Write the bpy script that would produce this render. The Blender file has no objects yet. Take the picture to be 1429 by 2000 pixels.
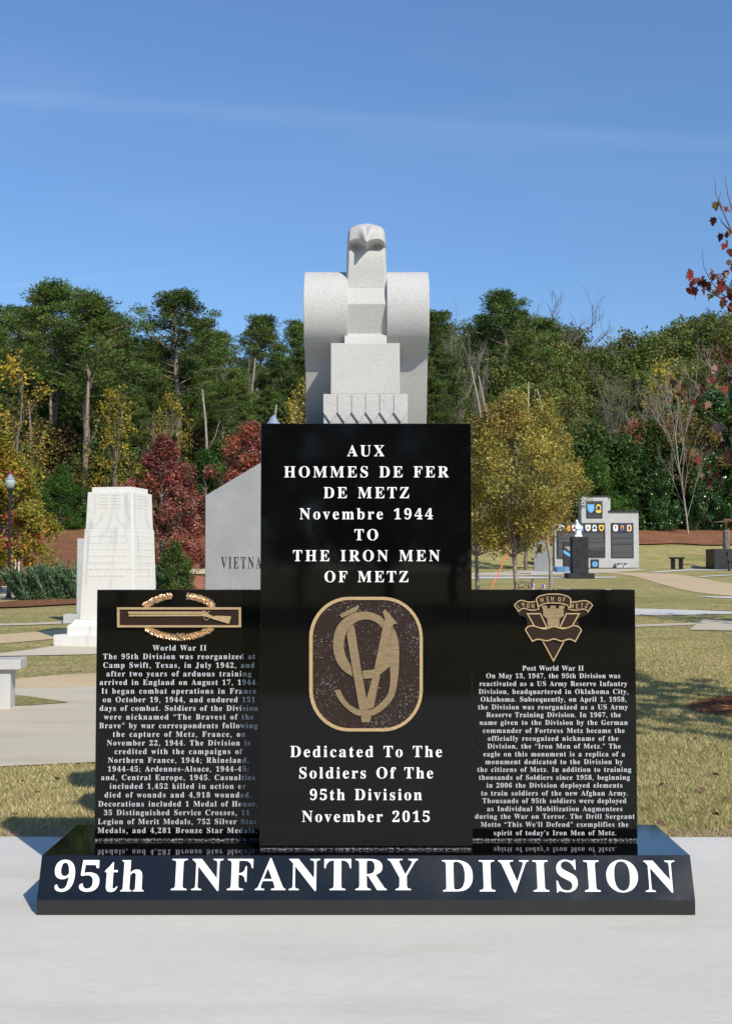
import bpy, bmesh, math, random
import numpy as np
from mathutils import Vector, Matrix
from mathutils.geometry import tessellate_polygon

# ------------------------------------------------------------------ camera, sky, sun, exposure
S = bpy.context.scene
COL = S.collection
FPX, PITCH, EYE = 2308.0, math.atan(110/2308), 1.5
cam_d = bpy.data.cameras.new('camera'); cam = bpy.data.objects.new('camera', cam_d); COL.objects.link(cam)
cam.location = (0, 0, EYE); cam.rotation_euler = (math.pi/2 + PITCH, 0, 0)
cam_d.sensor_fit = 'VERTICAL'; cam_d.sensor_height = 36; cam_d.lens = 36*FPX/2000
cam_d.clip_start = 0.05; cam_d.clip_end = 3000
S.camera = cam
S.view_settings.view_transform = 'Standard'; S.view_settings.look = 'None'
S.view_settings.exposure = 0.0; S.view_settings.gamma = 1
ELEV = math.radians(38.5); SUNH = Vector((0.5145, -0.857))
sun_dir = Vector((SUNH.x*math.cos(ELEV), SUNH.y*math.cos(ELEV), math.sin(ELEV)))
ld = bpy.data.lights.new('sun', 'SUN'); ld.energy = 4.9; ld.angle = math.radians(0.53); ld.color = (1, 0.93, 0.82)
sun = bpy.data.objects.new('sun', ld); COL.objects.link(sun)
sun.rotation_euler = sun_dir.to_track_quat('Z', 'Y').to_euler(); sun.location = (20, -30, 40)
W = bpy.data.worlds.new('World'); S.world = W; W.use_nodes = True
nt = W.node_tree; nt.nodes.clear(); N = nt.nodes.new; L = nt.links.new
wo = N('ShaderNodeOutputWorld'); bg = N('ShaderNodeBackground'); L(bg.outputs[0], wo.inputs[0])
sky = N('ShaderNodeTexSky'); sky.sky_type = 'NISHITA'; sky.sun_disc = False
sky.sun_elevation = ELEV; sky.sun_rotation = math.atan2(SUNH.x, SUNH.y)
sky.altitude = 0; sky.air_density = 1.0; sky.dust_density = 0.3; sky.ozone_density = 2.2
bg.inputs[1].default_value = 0.105
# thin cirrus veil and two old vapour trails, laid out by sky direction
tc = N('ShaderNodeTexCoord'); mp = N('ShaderNodeMapping'); L(tc.outputs['Generated'], mp.inputs[0])
mp.inputs['Rotation'].default_value = (0, math.radians(12), 0); mp.inputs['Scale'].default_value = (2.0, 2, 9)
nz = N('ShaderNodeTexNoise'); nz.inputs['Scale'].default_value = 1.6; nz.inputs['Detail'].default_value = 7; nz.inputs['Distortion'].default_value = 0.8
L(mp.outputs[0], nz.inputs[0])
rm = N('ShaderNodeMapRange'); rm.inputs[1].default_value = 0.48; rm.inputs[2].default_value = 0.85; rm.inputs[4].default_value = 0.05
L(nz.outputs[0], rm.inputs[0])
def math_node(op, a, b=None, clamp=False):
    m = N('ShaderNodeMath'); m.operation = op; m.use_clamp = clamp
    for i, v in enumerate((a, b)):
        if v is None: continue
        if isinstance(v, (int, float)): m.inputs[i].default_value = v
        else: L(v, m.inputs[i])
    return m.outputs[0]
def raydir(px, py):
    x = (px-714.5)/FPX; u = (1000-py)/FPX; c, s = math.cos(PITCH), math.sin(PITCH)
    return Vector((x, c - s*u, s + c*u))
total = rm.outputs[0]  # faint veil only
for (pa, pb, width, gain) in (((0, 188), (1429, 283), 0.009, 0.06), ((0, 180), (1429, 345), 0.04, 0.03), ((0, 560), (430, 515), 0.003, 0.10)):
    n = raydir(*pa).cross(raydir(*pb)).normalized()
    vm = N('ShaderNodeVectorMath'); vm.operation = 'DOT_PRODUCT'; vm.inputs[1].default_value = n; L(tc.outputs['Generated'], vm.inputs[0])
    d = math_node('ABSOLUTE', vm.outputs['Value'])
    d = math_node('SUBTRACT', 1.0, math_node('DIVIDE', d, width), True)
    if width < 0.005:      # the low trail fades out towards the right
        sx = N('ShaderNodeSeparateXYZ'); L(tc.outputs['Generated'], sx.inputs[0])
        d = math_node('MULTIPLY', d, math_node('MULTIPLY', math_node('SUBTRACT', -0.1, sx.outputs[0], True), 5, True))
    n2 = math_node('MULTIPLY', math_node('MULTIPLY', d, nz.outputs[0]), gain*2)
    total = math_node('ADD', total, n2)
mx = N('ShaderNodeMixRGB'); mx.inputs[2].default_value = (6.0, 7.2, 9.4, 1)
tint = N('ShaderNodeMixRGB'); tint.blend_type = 'MULTIPLY'; tint.inputs[0].default_value = 1; tint.inputs[2].default_value = (0.93, 1.17, 1.42, 1)
L(sky.outputs[0], tint.inputs[1])
szz = N('ShaderNodeSeparateXYZ'); L(tc.outputs['Generated'], szz.inputs[0])
gz = N('ShaderNodeMapRange'); gz.inputs[1].default_value = 0.15; gz.inputs[2].default_value = 0.46; gz.inputs[3].default_value = 0.90; gz.inputs[4].default_value = 1.09
L(szz.outputs[2], gz.inputs[0])
g2 = N('ShaderNodeMixRGB'); g2.blend_type = 'MULTIPLY'; g2.inputs[0].default_value = 1; L(tint.outputs[0], g2.inputs[1]); L(gz.outputs[0], g2.inputs[2])
L(total, mx.inputs[0]); L(g2.outputs[0], mx.inputs[1]); L(mx.outputs[0], bg.inputs[0])

# ------------------------------------------------------------------ helpers
def sm(t):
    t = min(1, max(0, t)); return t*t*(3-2*t)
def bank_start(x): return 47 + 18*sm((x+6)/14)
def tz(x, y):
    yb = bank_start(x)
    z = 0.03*max(0, min(y, yb)-15)
    t = y-yb
    if t > 0: z += 0.155*min(t, 16)
    if t > 16: z += 0.13*min(t-16, 150)
    return z
def at(px, py, off=0.0):
    d = raydir(px, py); t = 2.0; last = t
    while t < 400:
        p = Vector((0, 0, EYE)) + d*t
        if p.z <= tz(p.x, p.y)+off:
            a, b = last, t
            for _ in range(30):
                m = (a+b)/2; p = Vector((0, 0, EYE)) + d*m
                if p.z <= tz(p.x, p.y)+off: b = m
                else: a = m
            return Vector((0, 0, EYE)) + d*b
        last = t; t *= 1.01
    return Vector((0, 0, EYE)) + d*t
def at_depth(px, py, Y):
    d = raydir(px, py); return Vector((0, 0, EYE)) + d*(Y/d.y)
def zat(py, Y): return at_depth(714.5, py, Y).z
def xat(px, Y): return at_depth(px, 1110, Y).x

def newmat(name):
    m = bpy.data.materials.new(name); m.use_nodes = True
    return m, m.node_tree, m.node_tree.nodes['Principled BSDF']
def tex(t, kind, scale, coord='Object', detail=6, stretch=None, rough=0.55):
    tc = t.nodes.new('ShaderNodeTexCoord'); mp = t.nodes.new('ShaderNodeMapping')
    t.links.new(tc.outputs[coord], mp.inputs[0])
    if stretch: mp.inputs['Scale'].default_value = stretch
    n = t.nodes.new(kind); t.links.new(mp.outputs[0], n.inputs['Vector']); n.inputs['Scale'].default_value = scale
    if kind == 'ShaderNodeTexNoise': n.inputs['Detail'].default_value = detail; n.inputs['Roughness'].default_value = rough
    return n
def ramp(t, src, stops):
    r = t.nodes.new('ShaderNodeValToRGB'); e = r.color_ramp.elements
    while len(e) < len(stops): e.new(0.5)
    for k, (p, c) in enumerate(stops): e[k].position = p; e[k].color = (*c, 1) if len(c) == 3 else c
    t.links.new(src, r.inputs[0]); return r.outputs[0]
def mixc(t, a, b, f, mode='MIX'):
    m = t.nodes.new('ShaderNodeMixRGB'); m.blend_type = mode
    for i, v in ((0, f), (1, a), (2, b)):
        if isinstance(v, (int, float)): m.inputs[i].default_value = v
        elif isinstance(v, tuple): m.inputs[i].default_value = (*v, 1)
        else: t.links.new(v, m.inputs[i])
    return m.outputs[0]
def bump(t, bs, src, s, dist=0.01):
    b = t.nodes.new('ShaderNodeBump'); b.inputs['Strength'].default_value = s; b.inputs['Distance'].default_value = dist
    t.links.new(src, b.inputs['Height']); t.links.new(b.outputs[0], bs.inputs['Normal'])
def simple(name, col, rough=0.6, metal=0.0, var=0.12, scale=12, bmp=0.0, spec=0.5):
    m, t, b = newmat(name)
    n = tex(t, 'ShaderNodeTexNoise', scale)
    c = ramp(t, n.outputs[0], [(0.3, tuple(v*(1-var) for v in col)), (0.7, tuple(min(1, v*(1+var)) for v in col))])
    t.links.new(c, b.inputs['Base Color']); b.inputs['Roughness'].default_value = rough; b.inputs['Metallic'].default_value = metal
    b.inputs['Specular IOR Level'].default_value = spec
    if bmp: bump(t, b, n.outputs[0], bmp)
    return m
def granite(name, base, speck, dark, scale, rough, bmp=0.15):
    m, t, b = newmat(name)
    n = tex(t, 'ShaderNodeTexNoise', scale, detail=2, rough=0.7)
    v = tex(t, 'ShaderNodeTexNoise', scale*0.6, detail=2, rough=0.8)
    big = tex(t, 'ShaderNodeTexNoise', 2.2, detail=4)
    c = ramp(t, n.outputs[0], [(0.33, dark), (0.46, base), (0.6, base), (0.72, speck)])
    c = mixc(t, c, ramp(t, big.outputs[0], [(0.3, (0.9, 0.9, 0.9)), (0.7, (1.06, 1.06, 1.05))]), 1.0, 'MULTIPLY')
    t.links.new(c, b.inputs['Base Color']); b.inputs['Roughness'].default_value = rough
    if bmp: bump(t, b, v.outputs[0], bmp, 0.003)
    return m
def polished(name, base=(0.0022, 0.0022, 0.0024), rough=0.03, speck=0.035, ior=1.5):
    m, t, b = newmat(name)
    n = tex(t, 'ShaderNodeTexNoise', 420, detail=1, rough=0.6)
    c = ramp(t, n.outputs[0], [(0.66, base), (0.80, (speck, speck, speck*1.02))])
    d = tex(t, 'ShaderNodeTexNoise', 3.5, detail=5)      # faint dust film
    c = mixc(t, c, ramp(t, d.outputs[0], [(0.45, (0, 0, 0)), (0.8, (0.0018, 0.0018, 0.0018))]), 1.0, 'ADD')
    t.links.new(c, b.inputs['Base Color'])
    r = ramp(t, d.outputs[0], [(0.3, (rough,)*3), (0.8, (rough*2.2,)*3)]); t.links.new(r, b.inputs['Roughness'])
    b.inputs['IOR'].default_value = ior
    return m

M = {}
M['black'] = polished('polished_black_granite', ior=1.37)
M['black_base'] = polished('polished_black_base', ior=1.7)
M['black_face'] = polished('steeled_black_granite', rough=0.16, speck=0.09, ior=1.55)
M['black_far'] = polished('dark_granite', (0.012, 0.012, 0.013), 0.35, 0.03)
M['dull_black'] = polished('honed_dark_granite', (0.02, 0.021, 0.024), 0.6, 0.05)
M['statue'] = granite('pale_grey_granite', (0.475, 0.47, 0.45), (0.56, 0.555, 0.535), (0.31, 0.31, 0.30), 210, 0.75)
M['grey'] = granite('grey_granite', (0.30, 0.305, 0.31), (0.46, 0.46, 0.46), (0.17, 0.17, 0.175), 60, 0.75)
M['grey_light'] = granite('light_grey_granite', (0.44, 0.44, 0.43), (0.58, 0.58, 0.57), (0.3, 0.3, 0.3), 40, 0.8)
M['letter'] = simple('white_lettering', (0.86, 0.86, 0.85), 0.7, var=0.02)
M['etched'] = simple('etched_lettering', (0.50, 0.515, 0.53), 0.75, var=0.05, scale=60)
M['black_paint'] = simple('black_lettering', (0.015, 0.015, 0.02), 0.6)
M['gold'] = simple('satin_gold_bronze', (0.62, 0.44, 0.23), 0.42, 0.6, var=0.12, scale=80)
M['leafgold'] = simple('polished_bronze', (0.68, 0.48, 0.28), 0.36, 0.85, var=0.25, scale=200)
m, t, b = newmat('grooved_bronze')
wv = t.nodes.new('ShaderNodeTexWave'); wv.bands_direction = 'Z'; tcx = t.nodes.new('ShaderNodeTexCoord'); t.links.new(tcx.outputs['Object'], wv.inputs[0])
wv.inputs['Scale'].default_value = 75; wv.inputs['Distortion'].default_value = 0.6; wv.inputs['Detail'].default_value = 3
nn = tex(t, 'ShaderNodeTexNoise', 25, stretch=(1, 1, 9))
c = mixc(t, ramp(t, wv.outputs['Fac'], [(0.0, (0.13, 0.085, 0.04)), (0.35, (0.29, 0.205, 0.11)), (1, (0.36, 0.265, 0.145))]), ramp(t, nn.outputs[0], [(0.3, (0.7, 0.7, 0.7)), (0.65, (1.1, 1.1, 1.1))]), 1.0, 'MULTIPLY')
t.links.new(c, b.inputs['Base Color']); b.inputs['Metallic'].default_value = 0.5; b.inputs['Roughness'].default_value = 0.5; bump(t, b, wv.outputs['Fac'], 0.4, 0.001)
M['groove'] = m
def brown_mat(name, sp):
    m, t, b = newmat(name)
    n = tex(t, 'ShaderNodeTexNoise', 170, detail=1, rough=0.7); k = tex(t, 'ShaderNodeTexNoise', 9, detail=3)
    mul = t.nodes.new('ShaderNodeMath'); mul.operation = 'MULTIPLY_ADD'; t.links.new(k.outputs[0], mul.inputs[0]); mul.inputs[1].default_value = 0.35; t.links.new(n.outputs[0], mul.inputs[2])
    c = ramp(t, mul.outputs[0], [(sp, (0.024, 0.013, 0.009)), (sp+0.05, (0.30, 0.28, 0.26))])
    t.links.new(c, b.inputs['Base Color']); b.inputs['Roughness'].default_value = 0.4; b.inputs['Specular IOR Level'].default_value = 0.3; bump(t, b, n.outputs[0], 0.3, 0.002)
    return m
M['brown'] = brown_mat('dark_bronze_enamel', 0.835)
M['brown_plain'] = simple('brown_enamel', (0.026, 0.014, 0.009), 0.35, var=0.15, spec=0.3)
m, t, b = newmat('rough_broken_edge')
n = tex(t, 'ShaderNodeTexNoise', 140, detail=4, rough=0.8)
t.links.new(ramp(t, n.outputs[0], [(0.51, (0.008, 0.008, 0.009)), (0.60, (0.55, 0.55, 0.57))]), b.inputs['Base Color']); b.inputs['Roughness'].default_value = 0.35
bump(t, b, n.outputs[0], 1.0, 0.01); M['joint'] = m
m, t, b = newmat('veined_white_marble')
n = tex(t, 'ShaderNodeTexNoise', 1.3, detail=8, stretch=(3.0, 3.0, 0.55), rough=0.65); n.inputs['Distortion'].default_value = 1.2
n2 = tex(t, 'ShaderNodeTexNoise', 1.1, detail=3)
c = ramp(t, n.outputs[0], [(0.36, (0.73, 0.715, 0.68)), (0.57, (0.71, 0.70, 0.665)), (0.66, (0.56, 0.56, 0.55)), (0.76, (0.42, 0.425, 0.42))])
c = mixc(t, c, ramp(t, n2.outputs[0], [(0.3, (0.94, 0.93, 0.89)), (0.7, (1, 1, 1))]), 1.0, 'MULTIPLY')
t.links.new(c, b.inputs['Base Color']); b.inputs['Roughness'].default_value = 0.6; M['marble'] = m
M['shadow_line'] = simple('shaded_marble_groove', (0.54, 0.53, 0.50), 0.8)  # shade of the carved lines, put into a darker marble colour
M['whitestone'] = simple('white_marble_figure', (0.8, 0.8, 0.78), 0.6)
def concrete(name, col, sc=1.0, warm=(1, 1, 1)):
    m, t, b = newmat(name)
    a = tex(t, 'ShaderNodeTexNoise', 0.9*sc, detail=8, stretch=(0.45, 1, 1)); f = tex(t, 'ShaderNodeTexNoise', 55*sc, detail=5, stretch=(0.25, 1, 1), rough=0.7)
    s = tex(t, 'ShaderNodeTexNoise', 2.3*sc, detail=5, stretch=(0.3, 1, 1))
    c = ramp(t, a.outputs[0], [(0.3, tuple(v*0.93 for v in col)), (0.7, tuple(v*1.05 for v in col))])
    c = mixc(t, c, ramp(t, f.outputs[0], [(0.3, (0.93, 0.93, 0.93)), (0.7, (1.05, 1.05, 1.05))]), 1.0, 'MULTIPLY')
    c = mixc(t, c, ramp(t, s.outputs[0], [(0.52, (1, 1, 1)), (0.74, (0.88, 0.85, 0.80))]), 1.0, 'MULTIPLY')
    t.links.new(c, b.inputs['Base Color']); b.inputs['Roughness'].default_value = 0.85; bump(t, b, f.outputs[0], 0.25, 0.004)
    return m
M['concrete'] = concrete('pale_broomed_concrete', (0.585, 0.567, 0.51))
M['pad'] = concrete('weathered_tan_concrete', (0.52, 0.455, 0.335))
M['path'] = concrete('buff_path_concrete', (0.54, 0.405, 0.235))
M['strip'] = concrete('white_concrete', (0.56, 0.55, 0.52))
def grassmat(name, straw, green, g2):
    m, t, b = newmat(name)
    f = tex(t, 'ShaderNodeTexNoise', 14, detail=7, stretch=(1.3, 0.33, 1), rough=0.85)
    p = tex(t, 'ShaderNodeTexNoise', 0.35, detail=6, stretch=(0.8, 1.2, 1), rough=0.6)
    q = tex(t, 'ShaderNodeTexNoise', 1.8, detail=4, stretch=(0.6, 1, 1))
    c = ramp(t, f.outputs[0], [(0.32, tuple(v*0.45 for v in green)), (0.45, green), (0.58, straw), (0.72, tuple(min(1, v*1.35) for v in straw))])
    c = mixc(t, c, g2, ramp(t, p.outputs[0], [(0.47, (0, 0, 0)), (0.66, (0.75, 0.75, 0.75))]))
    c = mixc(t, c, ramp(t, q.outputs[0], [(0.3, (0.80, 0.82, 0.78)), (0.7, (1.12, 1.1, 1.08))]), 1.0, 'MULTIPLY')
    t.links.new(c, b.inputs['Base Color']); b.inputs['Roughness'].default_value = 0.9; b.inputs['Specular IOR Level'].default_value = 0.15
    bump(t, b, f.outputs[0], 0.8, 0.05)
    return m
M['turf'] = grassmat('dormant_bermuda_turf', (0.53, 0.42, 0.19), (0.25, 0.23, 0.085), (0.235, 0.235, 0.07))
def mulchmat(name, a, b_, c_, sc=9):
    m, t, b = newmat(name)
    f = tex(t, 'ShaderNodeTexNoise', sc, detail=8, rough=0.85); q = tex(t, 'ShaderNodeTexNoise', 0.6, detail=4)
    c = ramp(t, f.outputs[0], [(0.36, a), (0.5, b_), (0.66, c_)])
    c = mixc(t, c, ramp(t, q.outputs[0], [(0.3, (0.75, 0.75, 0.75)), (0.7, (1.15, 1.12, 1.1))]), 1.0, 'MULTIPLY')
    t.links.new(c, b.inputs['Base Color']); b.inputs['Roughness'].default_value = 0.95; b.inputs['Specular IOR Level'].default_value = 0.1
    bump(t, b, f.outputs[0], 1.0, 0.12)
    return m
M['mulch'] = mulchmat('pine_bark_mulch', (0.11, 0.045, 0.022), (0.30, 0.14, 0.07), (0.48, 0.25, 0.14))
M['litter'] = mulchmat('forest_litter', (0.03, 0.02, 0.01), (0.10, 0.065, 0.03), (0.19, 0.13, 0.07), 2.5)
M['straw_mat'] = simple('pine_straw', (0.33, 0.15, 0.07), 0.7, var=0.3, scale=60)
def leafmat(name, trans=0.3, rough=0.55, spec=0.25):
    m, t, b = newmat(name)
    a = t.nodes.new('ShaderNodeAttribute'); a.attribute_name = 'Col'
    oi = t.nodes.new('ShaderNodeObjectInfo')
    mr = t.nodes.new('ShaderNodeMapRange'); mr.inputs[3].default_value = 0.72; mr.inputs[4].default_value = 1.25; t.links.new(oi.outputs['Random'], mr.inputs[0])
    c = mixc(t, a.outputs['Color'], mr.outputs[0], 1.0, 'MULTIPLY')
    t.links.new(c, b.inputs['Base Color']); b.inputs['Roughness'].default_value = rough; b.inputs['Specular IOR Level'].default_value = spec
    tr = t.nodes.new('ShaderNodeBsdfTranslucent'); t.links.new(c, tr.inputs[0])
    mxs = t.nodes.new('ShaderNodeMixShader'); mxs.inputs[0].default_value = trans
    out = t.nodes['Material Output']; t.links.new(b.outputs[0], mxs.inputs[1]); t.links.new(tr.outputs[0], mxs.inputs[2]); t.links.new(mxs.outputs[0], out.inputs[0])
    return m
M['leaf'] = leafmat('foliage')
M['waxy'] = leafmat('waxy_foliage', 0.12, 0.28, 0.6)
M['blade'] = leafmat('grass_blades', 0.25, 0.7, 0.15)
def barkmat(name, a, b_):
    m, t, b = newmat(name)
    n = tex(t, 'ShaderNodeTexNoise', 5, detail=7, stretch=(3, 3, 0.7), rough=0.7)
    t.links.new(ramp(t, n.outputs[0], [(0.35, a), (0.65, b_)]), b.inputs['Base Color']); b.inputs['Roughness'].default_value = 0.9; bump(t, b, n.outputs[0], 0.8, 0.05)
    return m
M['bark'] = barkmat('grey_brown_bark', (0.08, 0.065, 0.05), (0.25, 0.21, 0.17))
M['pinebark'] = barkmat('pine_bark', (0.10, 0.075, 0.055), (0.32, 0.24, 0.19))
M['pale'] = barkmat('pale_bark', (0.17, 0.14, 0.11), (0.38, 0.33, 0.27))
M['twig'] = barkmat('dark_twig', (0.06, 0.03, 0.025), (0.16, 0.09, 0.07))
M['iron'] = simple('black_painted_iron', (0.012, 0.013, 0.016), 0.4)
M['whitepaint'] = simple('white_paint', (0.75, 0.75, 0.72), 0.5, var=0.05)
M['lampcap'] = simple('grey_lamp_cap', (0.22, 0.27, 0.34), 0.4)
M['globe'] = simple('frosted_lamp_glass', (0.34, 0.40, 0.38), 0.1)
m, t, b = newmat('red_brick')
br = t.nodes.new('ShaderNodeTexBrick'); tcx = t.nodes.new('ShaderNodeTexCoord'); mp2 = t.nodes.new('ShaderNodeMapping'); mp2.inputs['Rotation'].default_value = (math.pi/2, 0, 0)
t.links.new(tcx.outputs['Object'], mp2.inputs[0]); t.links.new(mp2.outputs[0], br.inputs[0])
br.inputs['Color1'].default_value = (0.30, 0.09, 0.06, 1); br.inputs['Color2'].default_value = (0.36, 0.13, 0.09, 1); br.inputs['Mortar'].default_value = (0.36, 0.22, 0.17, 1)
br.inputs['Scale'].default_value = 1; br.inputs['Brick Width'].default_value = 0.22; br.inputs['Row Height'].default_value = 0.075; br.inputs['Mortar Size'].default_value = 0.008
t.links.new(br.outputs[0], b.inputs['Base Color']); b.inputs['Roughness'].default_value = 0.85; M['brick'] = m
for k, c in dict(fallen=(0.13, 0.06, 0.035), skyblue=(0.10, 0.38, 0.75), orange=(0.75, 0.30, 0.04), yellow=(0.75, 0.50, 0.05), navy=(0.03, 0.06, 0.25), red=(0.5, 0.04, 0.03), white=(0.8, 0.8, 0.8),
                 textgrey=(0.2, 0.2, 0.2), bluebench=(0.13, 0.28, 0.48), rust=(0.16, 0.07, 0.04), darkwood=(0.035, 0.02, 0.015), strap=(0.8, 0.16, 0.03), panel=(0.018, 0.019, 0.02)).items():
    M[k] = simple(k+'_paint', c, 0.5, var=0.06)

def link(o, parent=None):
    COL.objects.link(o)
    if parent is not None: o.parent = parent
    return o
def tag(o, label=None, cat=None, group=None, kind=None):
    for k, v in (('label', label), ('category', cat), ('group', group), ('kind', kind)):
        if v: o[k] = v
    return o
def empty(name, loc=(0, 0, 0), rz=0, label=None, cat=None, group=None):
    o = bpy.data.objects.new(name, None); COL.objects.link(o); o.location = loc; o.rotation_euler = (0, 0, rz)
    o.empty_display_size = 0.2
    return tag(o, label, cat, group)
class MB:
    def __init__(s): s.v = []; s.f = []; s.mi = []; s.mats = []
    def m(s, mat):
        if mat not in s.mats: s.mats.append(mat)
        return s.mats.index(mat)
    def add(s, v, f, mat):
        b = len(s.v); s.v += [tuple(p) for p in v]; s.f += [tuple(i+b for i in q) for q in f]; s.mi += [s.m(mat)]*len(f)
    def box(s, c, d, mat, rz=0, taper=1.0, rot=None):
        x, y, z = (k/2 for k in d); R = rot or Matrix.Rotation(rz, 3, 'Z'); v = []
        for k in (-1, 1):
            q = 1 if k < 0 else taper
            for (a, b_) in ((-1, -1), (1, -1), (1, 1), (-1, 1)): v.append(Vector(c)+R@Vector((a*x*q, b_*y*q, k*z)))
        s.add(v, [(3, 2, 1, 0), (4, 5, 6, 7), (0, 1, 5, 4), (1, 2, 6, 5), (2, 3, 7, 6), (3, 0, 4, 7)], mat)
    def tube(s, pts, rad, mat, n=8, caps=True):
        pts = [Vector(p) for p in pts]; v = []; f = []
        ref = Vector((0.13, 0.97, 0.2))
        for i, p in enumerate(pts):
            d = (pts[min(i+1, len(pts)-1)]-pts[max(i-1, 0)]).normalized()
            a = d.cross(ref);
            if a.length < 0.1: a = d.cross(Vector((1, 0, 0)))
            a.normalize(); b_ = d.cross(a)
            r = rad[i] if hasattr(rad, '__len__') else rad
            for k in range(n):
                w = 2*math.pi*k/n; v.append(p+a*math.cos(w)*r+b_*math.sin(w)*r)
        for i in range(len(pts)-1):
            for k in range(n): f.append((i*n+k, i*n+(k+1) % n, (i+1)*n+(k+1) % n, (i+1)*n+k))
        if caps: f.append(tuple(range(n))[::-1]); f.append(tuple((len(pts)-1)*n+k for k in range(n)))
        s.add(v, f, mat)
    def lathe(s, c, prof, mat, n=16):
        v = []; f = []
        for (r, z) in prof:
            for k in range(n): w = 2*math.pi*k/n; v.append((c[0]+r*math.cos(w), c[1]+r*math.sin(w), c[2]+z))
        for i in range(len(prof)-1):
            for k in range(n): f.append((i*n+k, i*n+(k+1) % n, (i+1)*n+(k+1) % n, (i+1)*n+k))
        f.append(tuple(range(n))[::-1]); f.append(tuple((len(prof)-1)*n+k for k in range(n)))
        s.add(v, f, mat)
    def poly(s, frame, pts, off, th, mat, holes=()):
        """flat prism on a frame: pts in frame (a, b) coordinates; the face stands off metres proud, th thick"""
        loops = [[Vector((a, b, 0)) for a, b in pts]]+[[Vector((a, b, 0)) for a, b in h] for h in holes]
        tris = tessellate_polygon(loops); flat = [p for l in loops for p in l]
        O, ex, ez, n = frame
        v = [O+ex*p.x+ez*p.y+n*off for p in flat]
        f = []
        for tr in tris:
            a, b_, c = (v[i] for i in tr)
            if (b_-a).cross(c-a).dot(n) < 0: tr = tr[::-1]
            f.append(tuple(tr))
        if th > 0:
            k = len(v); v += [p-n*th for p in v]; i0 = 0
            for l in loops:
                m_ = len(l)
                for i in range(m_):
                    a, b_ = i0+i, i0+(i+1) % m_; f.append((a, b_, b_+k, a+k))
                i0 += m_
        s.add(v, f, mat)
    def ribbon(s, frame, pts, w, off, th, mat, closed=True):
        P = [Vector(p) for p in pts]; m_ = len(P); inn = []; out = []
        for i in range(m_):
            a = P[(i-1) % m_] if closed or i else P[i]; c = P[(i+1) % m_] if closed or i < m_-1 else P[i]; b_ = P[i]
            d1 = (b_-a).normalized() if (b_-a).length > 1e-9 else (c-b_).normalized(); d2 = (c-b_).normalized() if (c-b_).length > 1e-9 else d1
            n1 = Vector((-d1.y, d1.x)); n2 = Vector((-d2.y, d2.x)); q = (n1+n2)
            q = n1 if q.length < 1e-4 else q.normalized(); k = 1/max(0.35, q.dot(n1)); inn.append(b_+q*k*w/2); out.append(b_-q*k*w/2)
        if closed: s.poly(frame, [tuple(p) for p in out], off, th, mat, [[tuple(p) for p in inn]])
        else: s.poly(frame, [tuple(p) for p in out+inn[::-1]], off, th, mat)
    def build(s, name, parent=None, smooth=False, loc=None, bevel=0, recalc=False):
        me = bpy.data.meshes.new(name); me.from_pydata(s.v, [], s.f)
        for m_ in s.mats: me.materials.append(m_)
        me.polygons.foreach_set('material_index', s.mi)
        if smooth: me.polygons.foreach_set('use_smooth', [True]*len(s.f))
        if recalc:
            bm = bmesh.new(); bm.from_mesh(me); bmesh.ops.remove_doubles(bm, verts=bm.verts, dist=1e-6); bmesh.ops.recalc_face_normals(bm, faces=bm.faces); bm.to_mesh(me); bm.free()
        me.update()
        o = bpy.data.objects.new(name, me); link(o, parent)
        if loc is not None: o.location = loc
        if bevel:
            bv = o.modifiers.new('bevel', 'BEVEL'); bv.width = bevel; bv.segments = 2; bv.limit_method = 'ANGLE'; bv.angle_limit = math.radians(40)
        return o
def fastmesh(name, V, per, mat, colors=None, smooth=False):
    """V: (n*per,3) array, faces of `per` consecutive vertices, one colour per face"""
    V = np.asarray(V, dtype=np.float32).reshape(-1, 3); nf = len(V)//per
    me = bpy.data.meshes.new(name); me.vertices.add(len(V)); me.vertices.foreach_set('co', V.ravel())
    me.loops.add(len(V)); me.loops.foreach_set('vertex_index', np.arange(len(V), dtype=np.int32))
    me.polygons.add(nf); me.polygons.foreach_set('loop_start', np.arange(nf, dtype=np.int32)*per)
    try: me.polygons.foreach_set('loop_total', np.full(nf, per, dtype=np.int32))
    except Exception: pass
    me.materials.append(mat); me.update(calc_edges=True)
    if colors is not None:
        ca = me.color_attributes.new('Col', 'FLOAT_COLOR', 'POINT')
        c = np.ones((len(V), 4), dtype=np.float32); c[:, :3] = np.repeat(np.asarray(colors), per, axis=0); ca.data.foreach_set('color', c.ravel())
    return me

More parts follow.
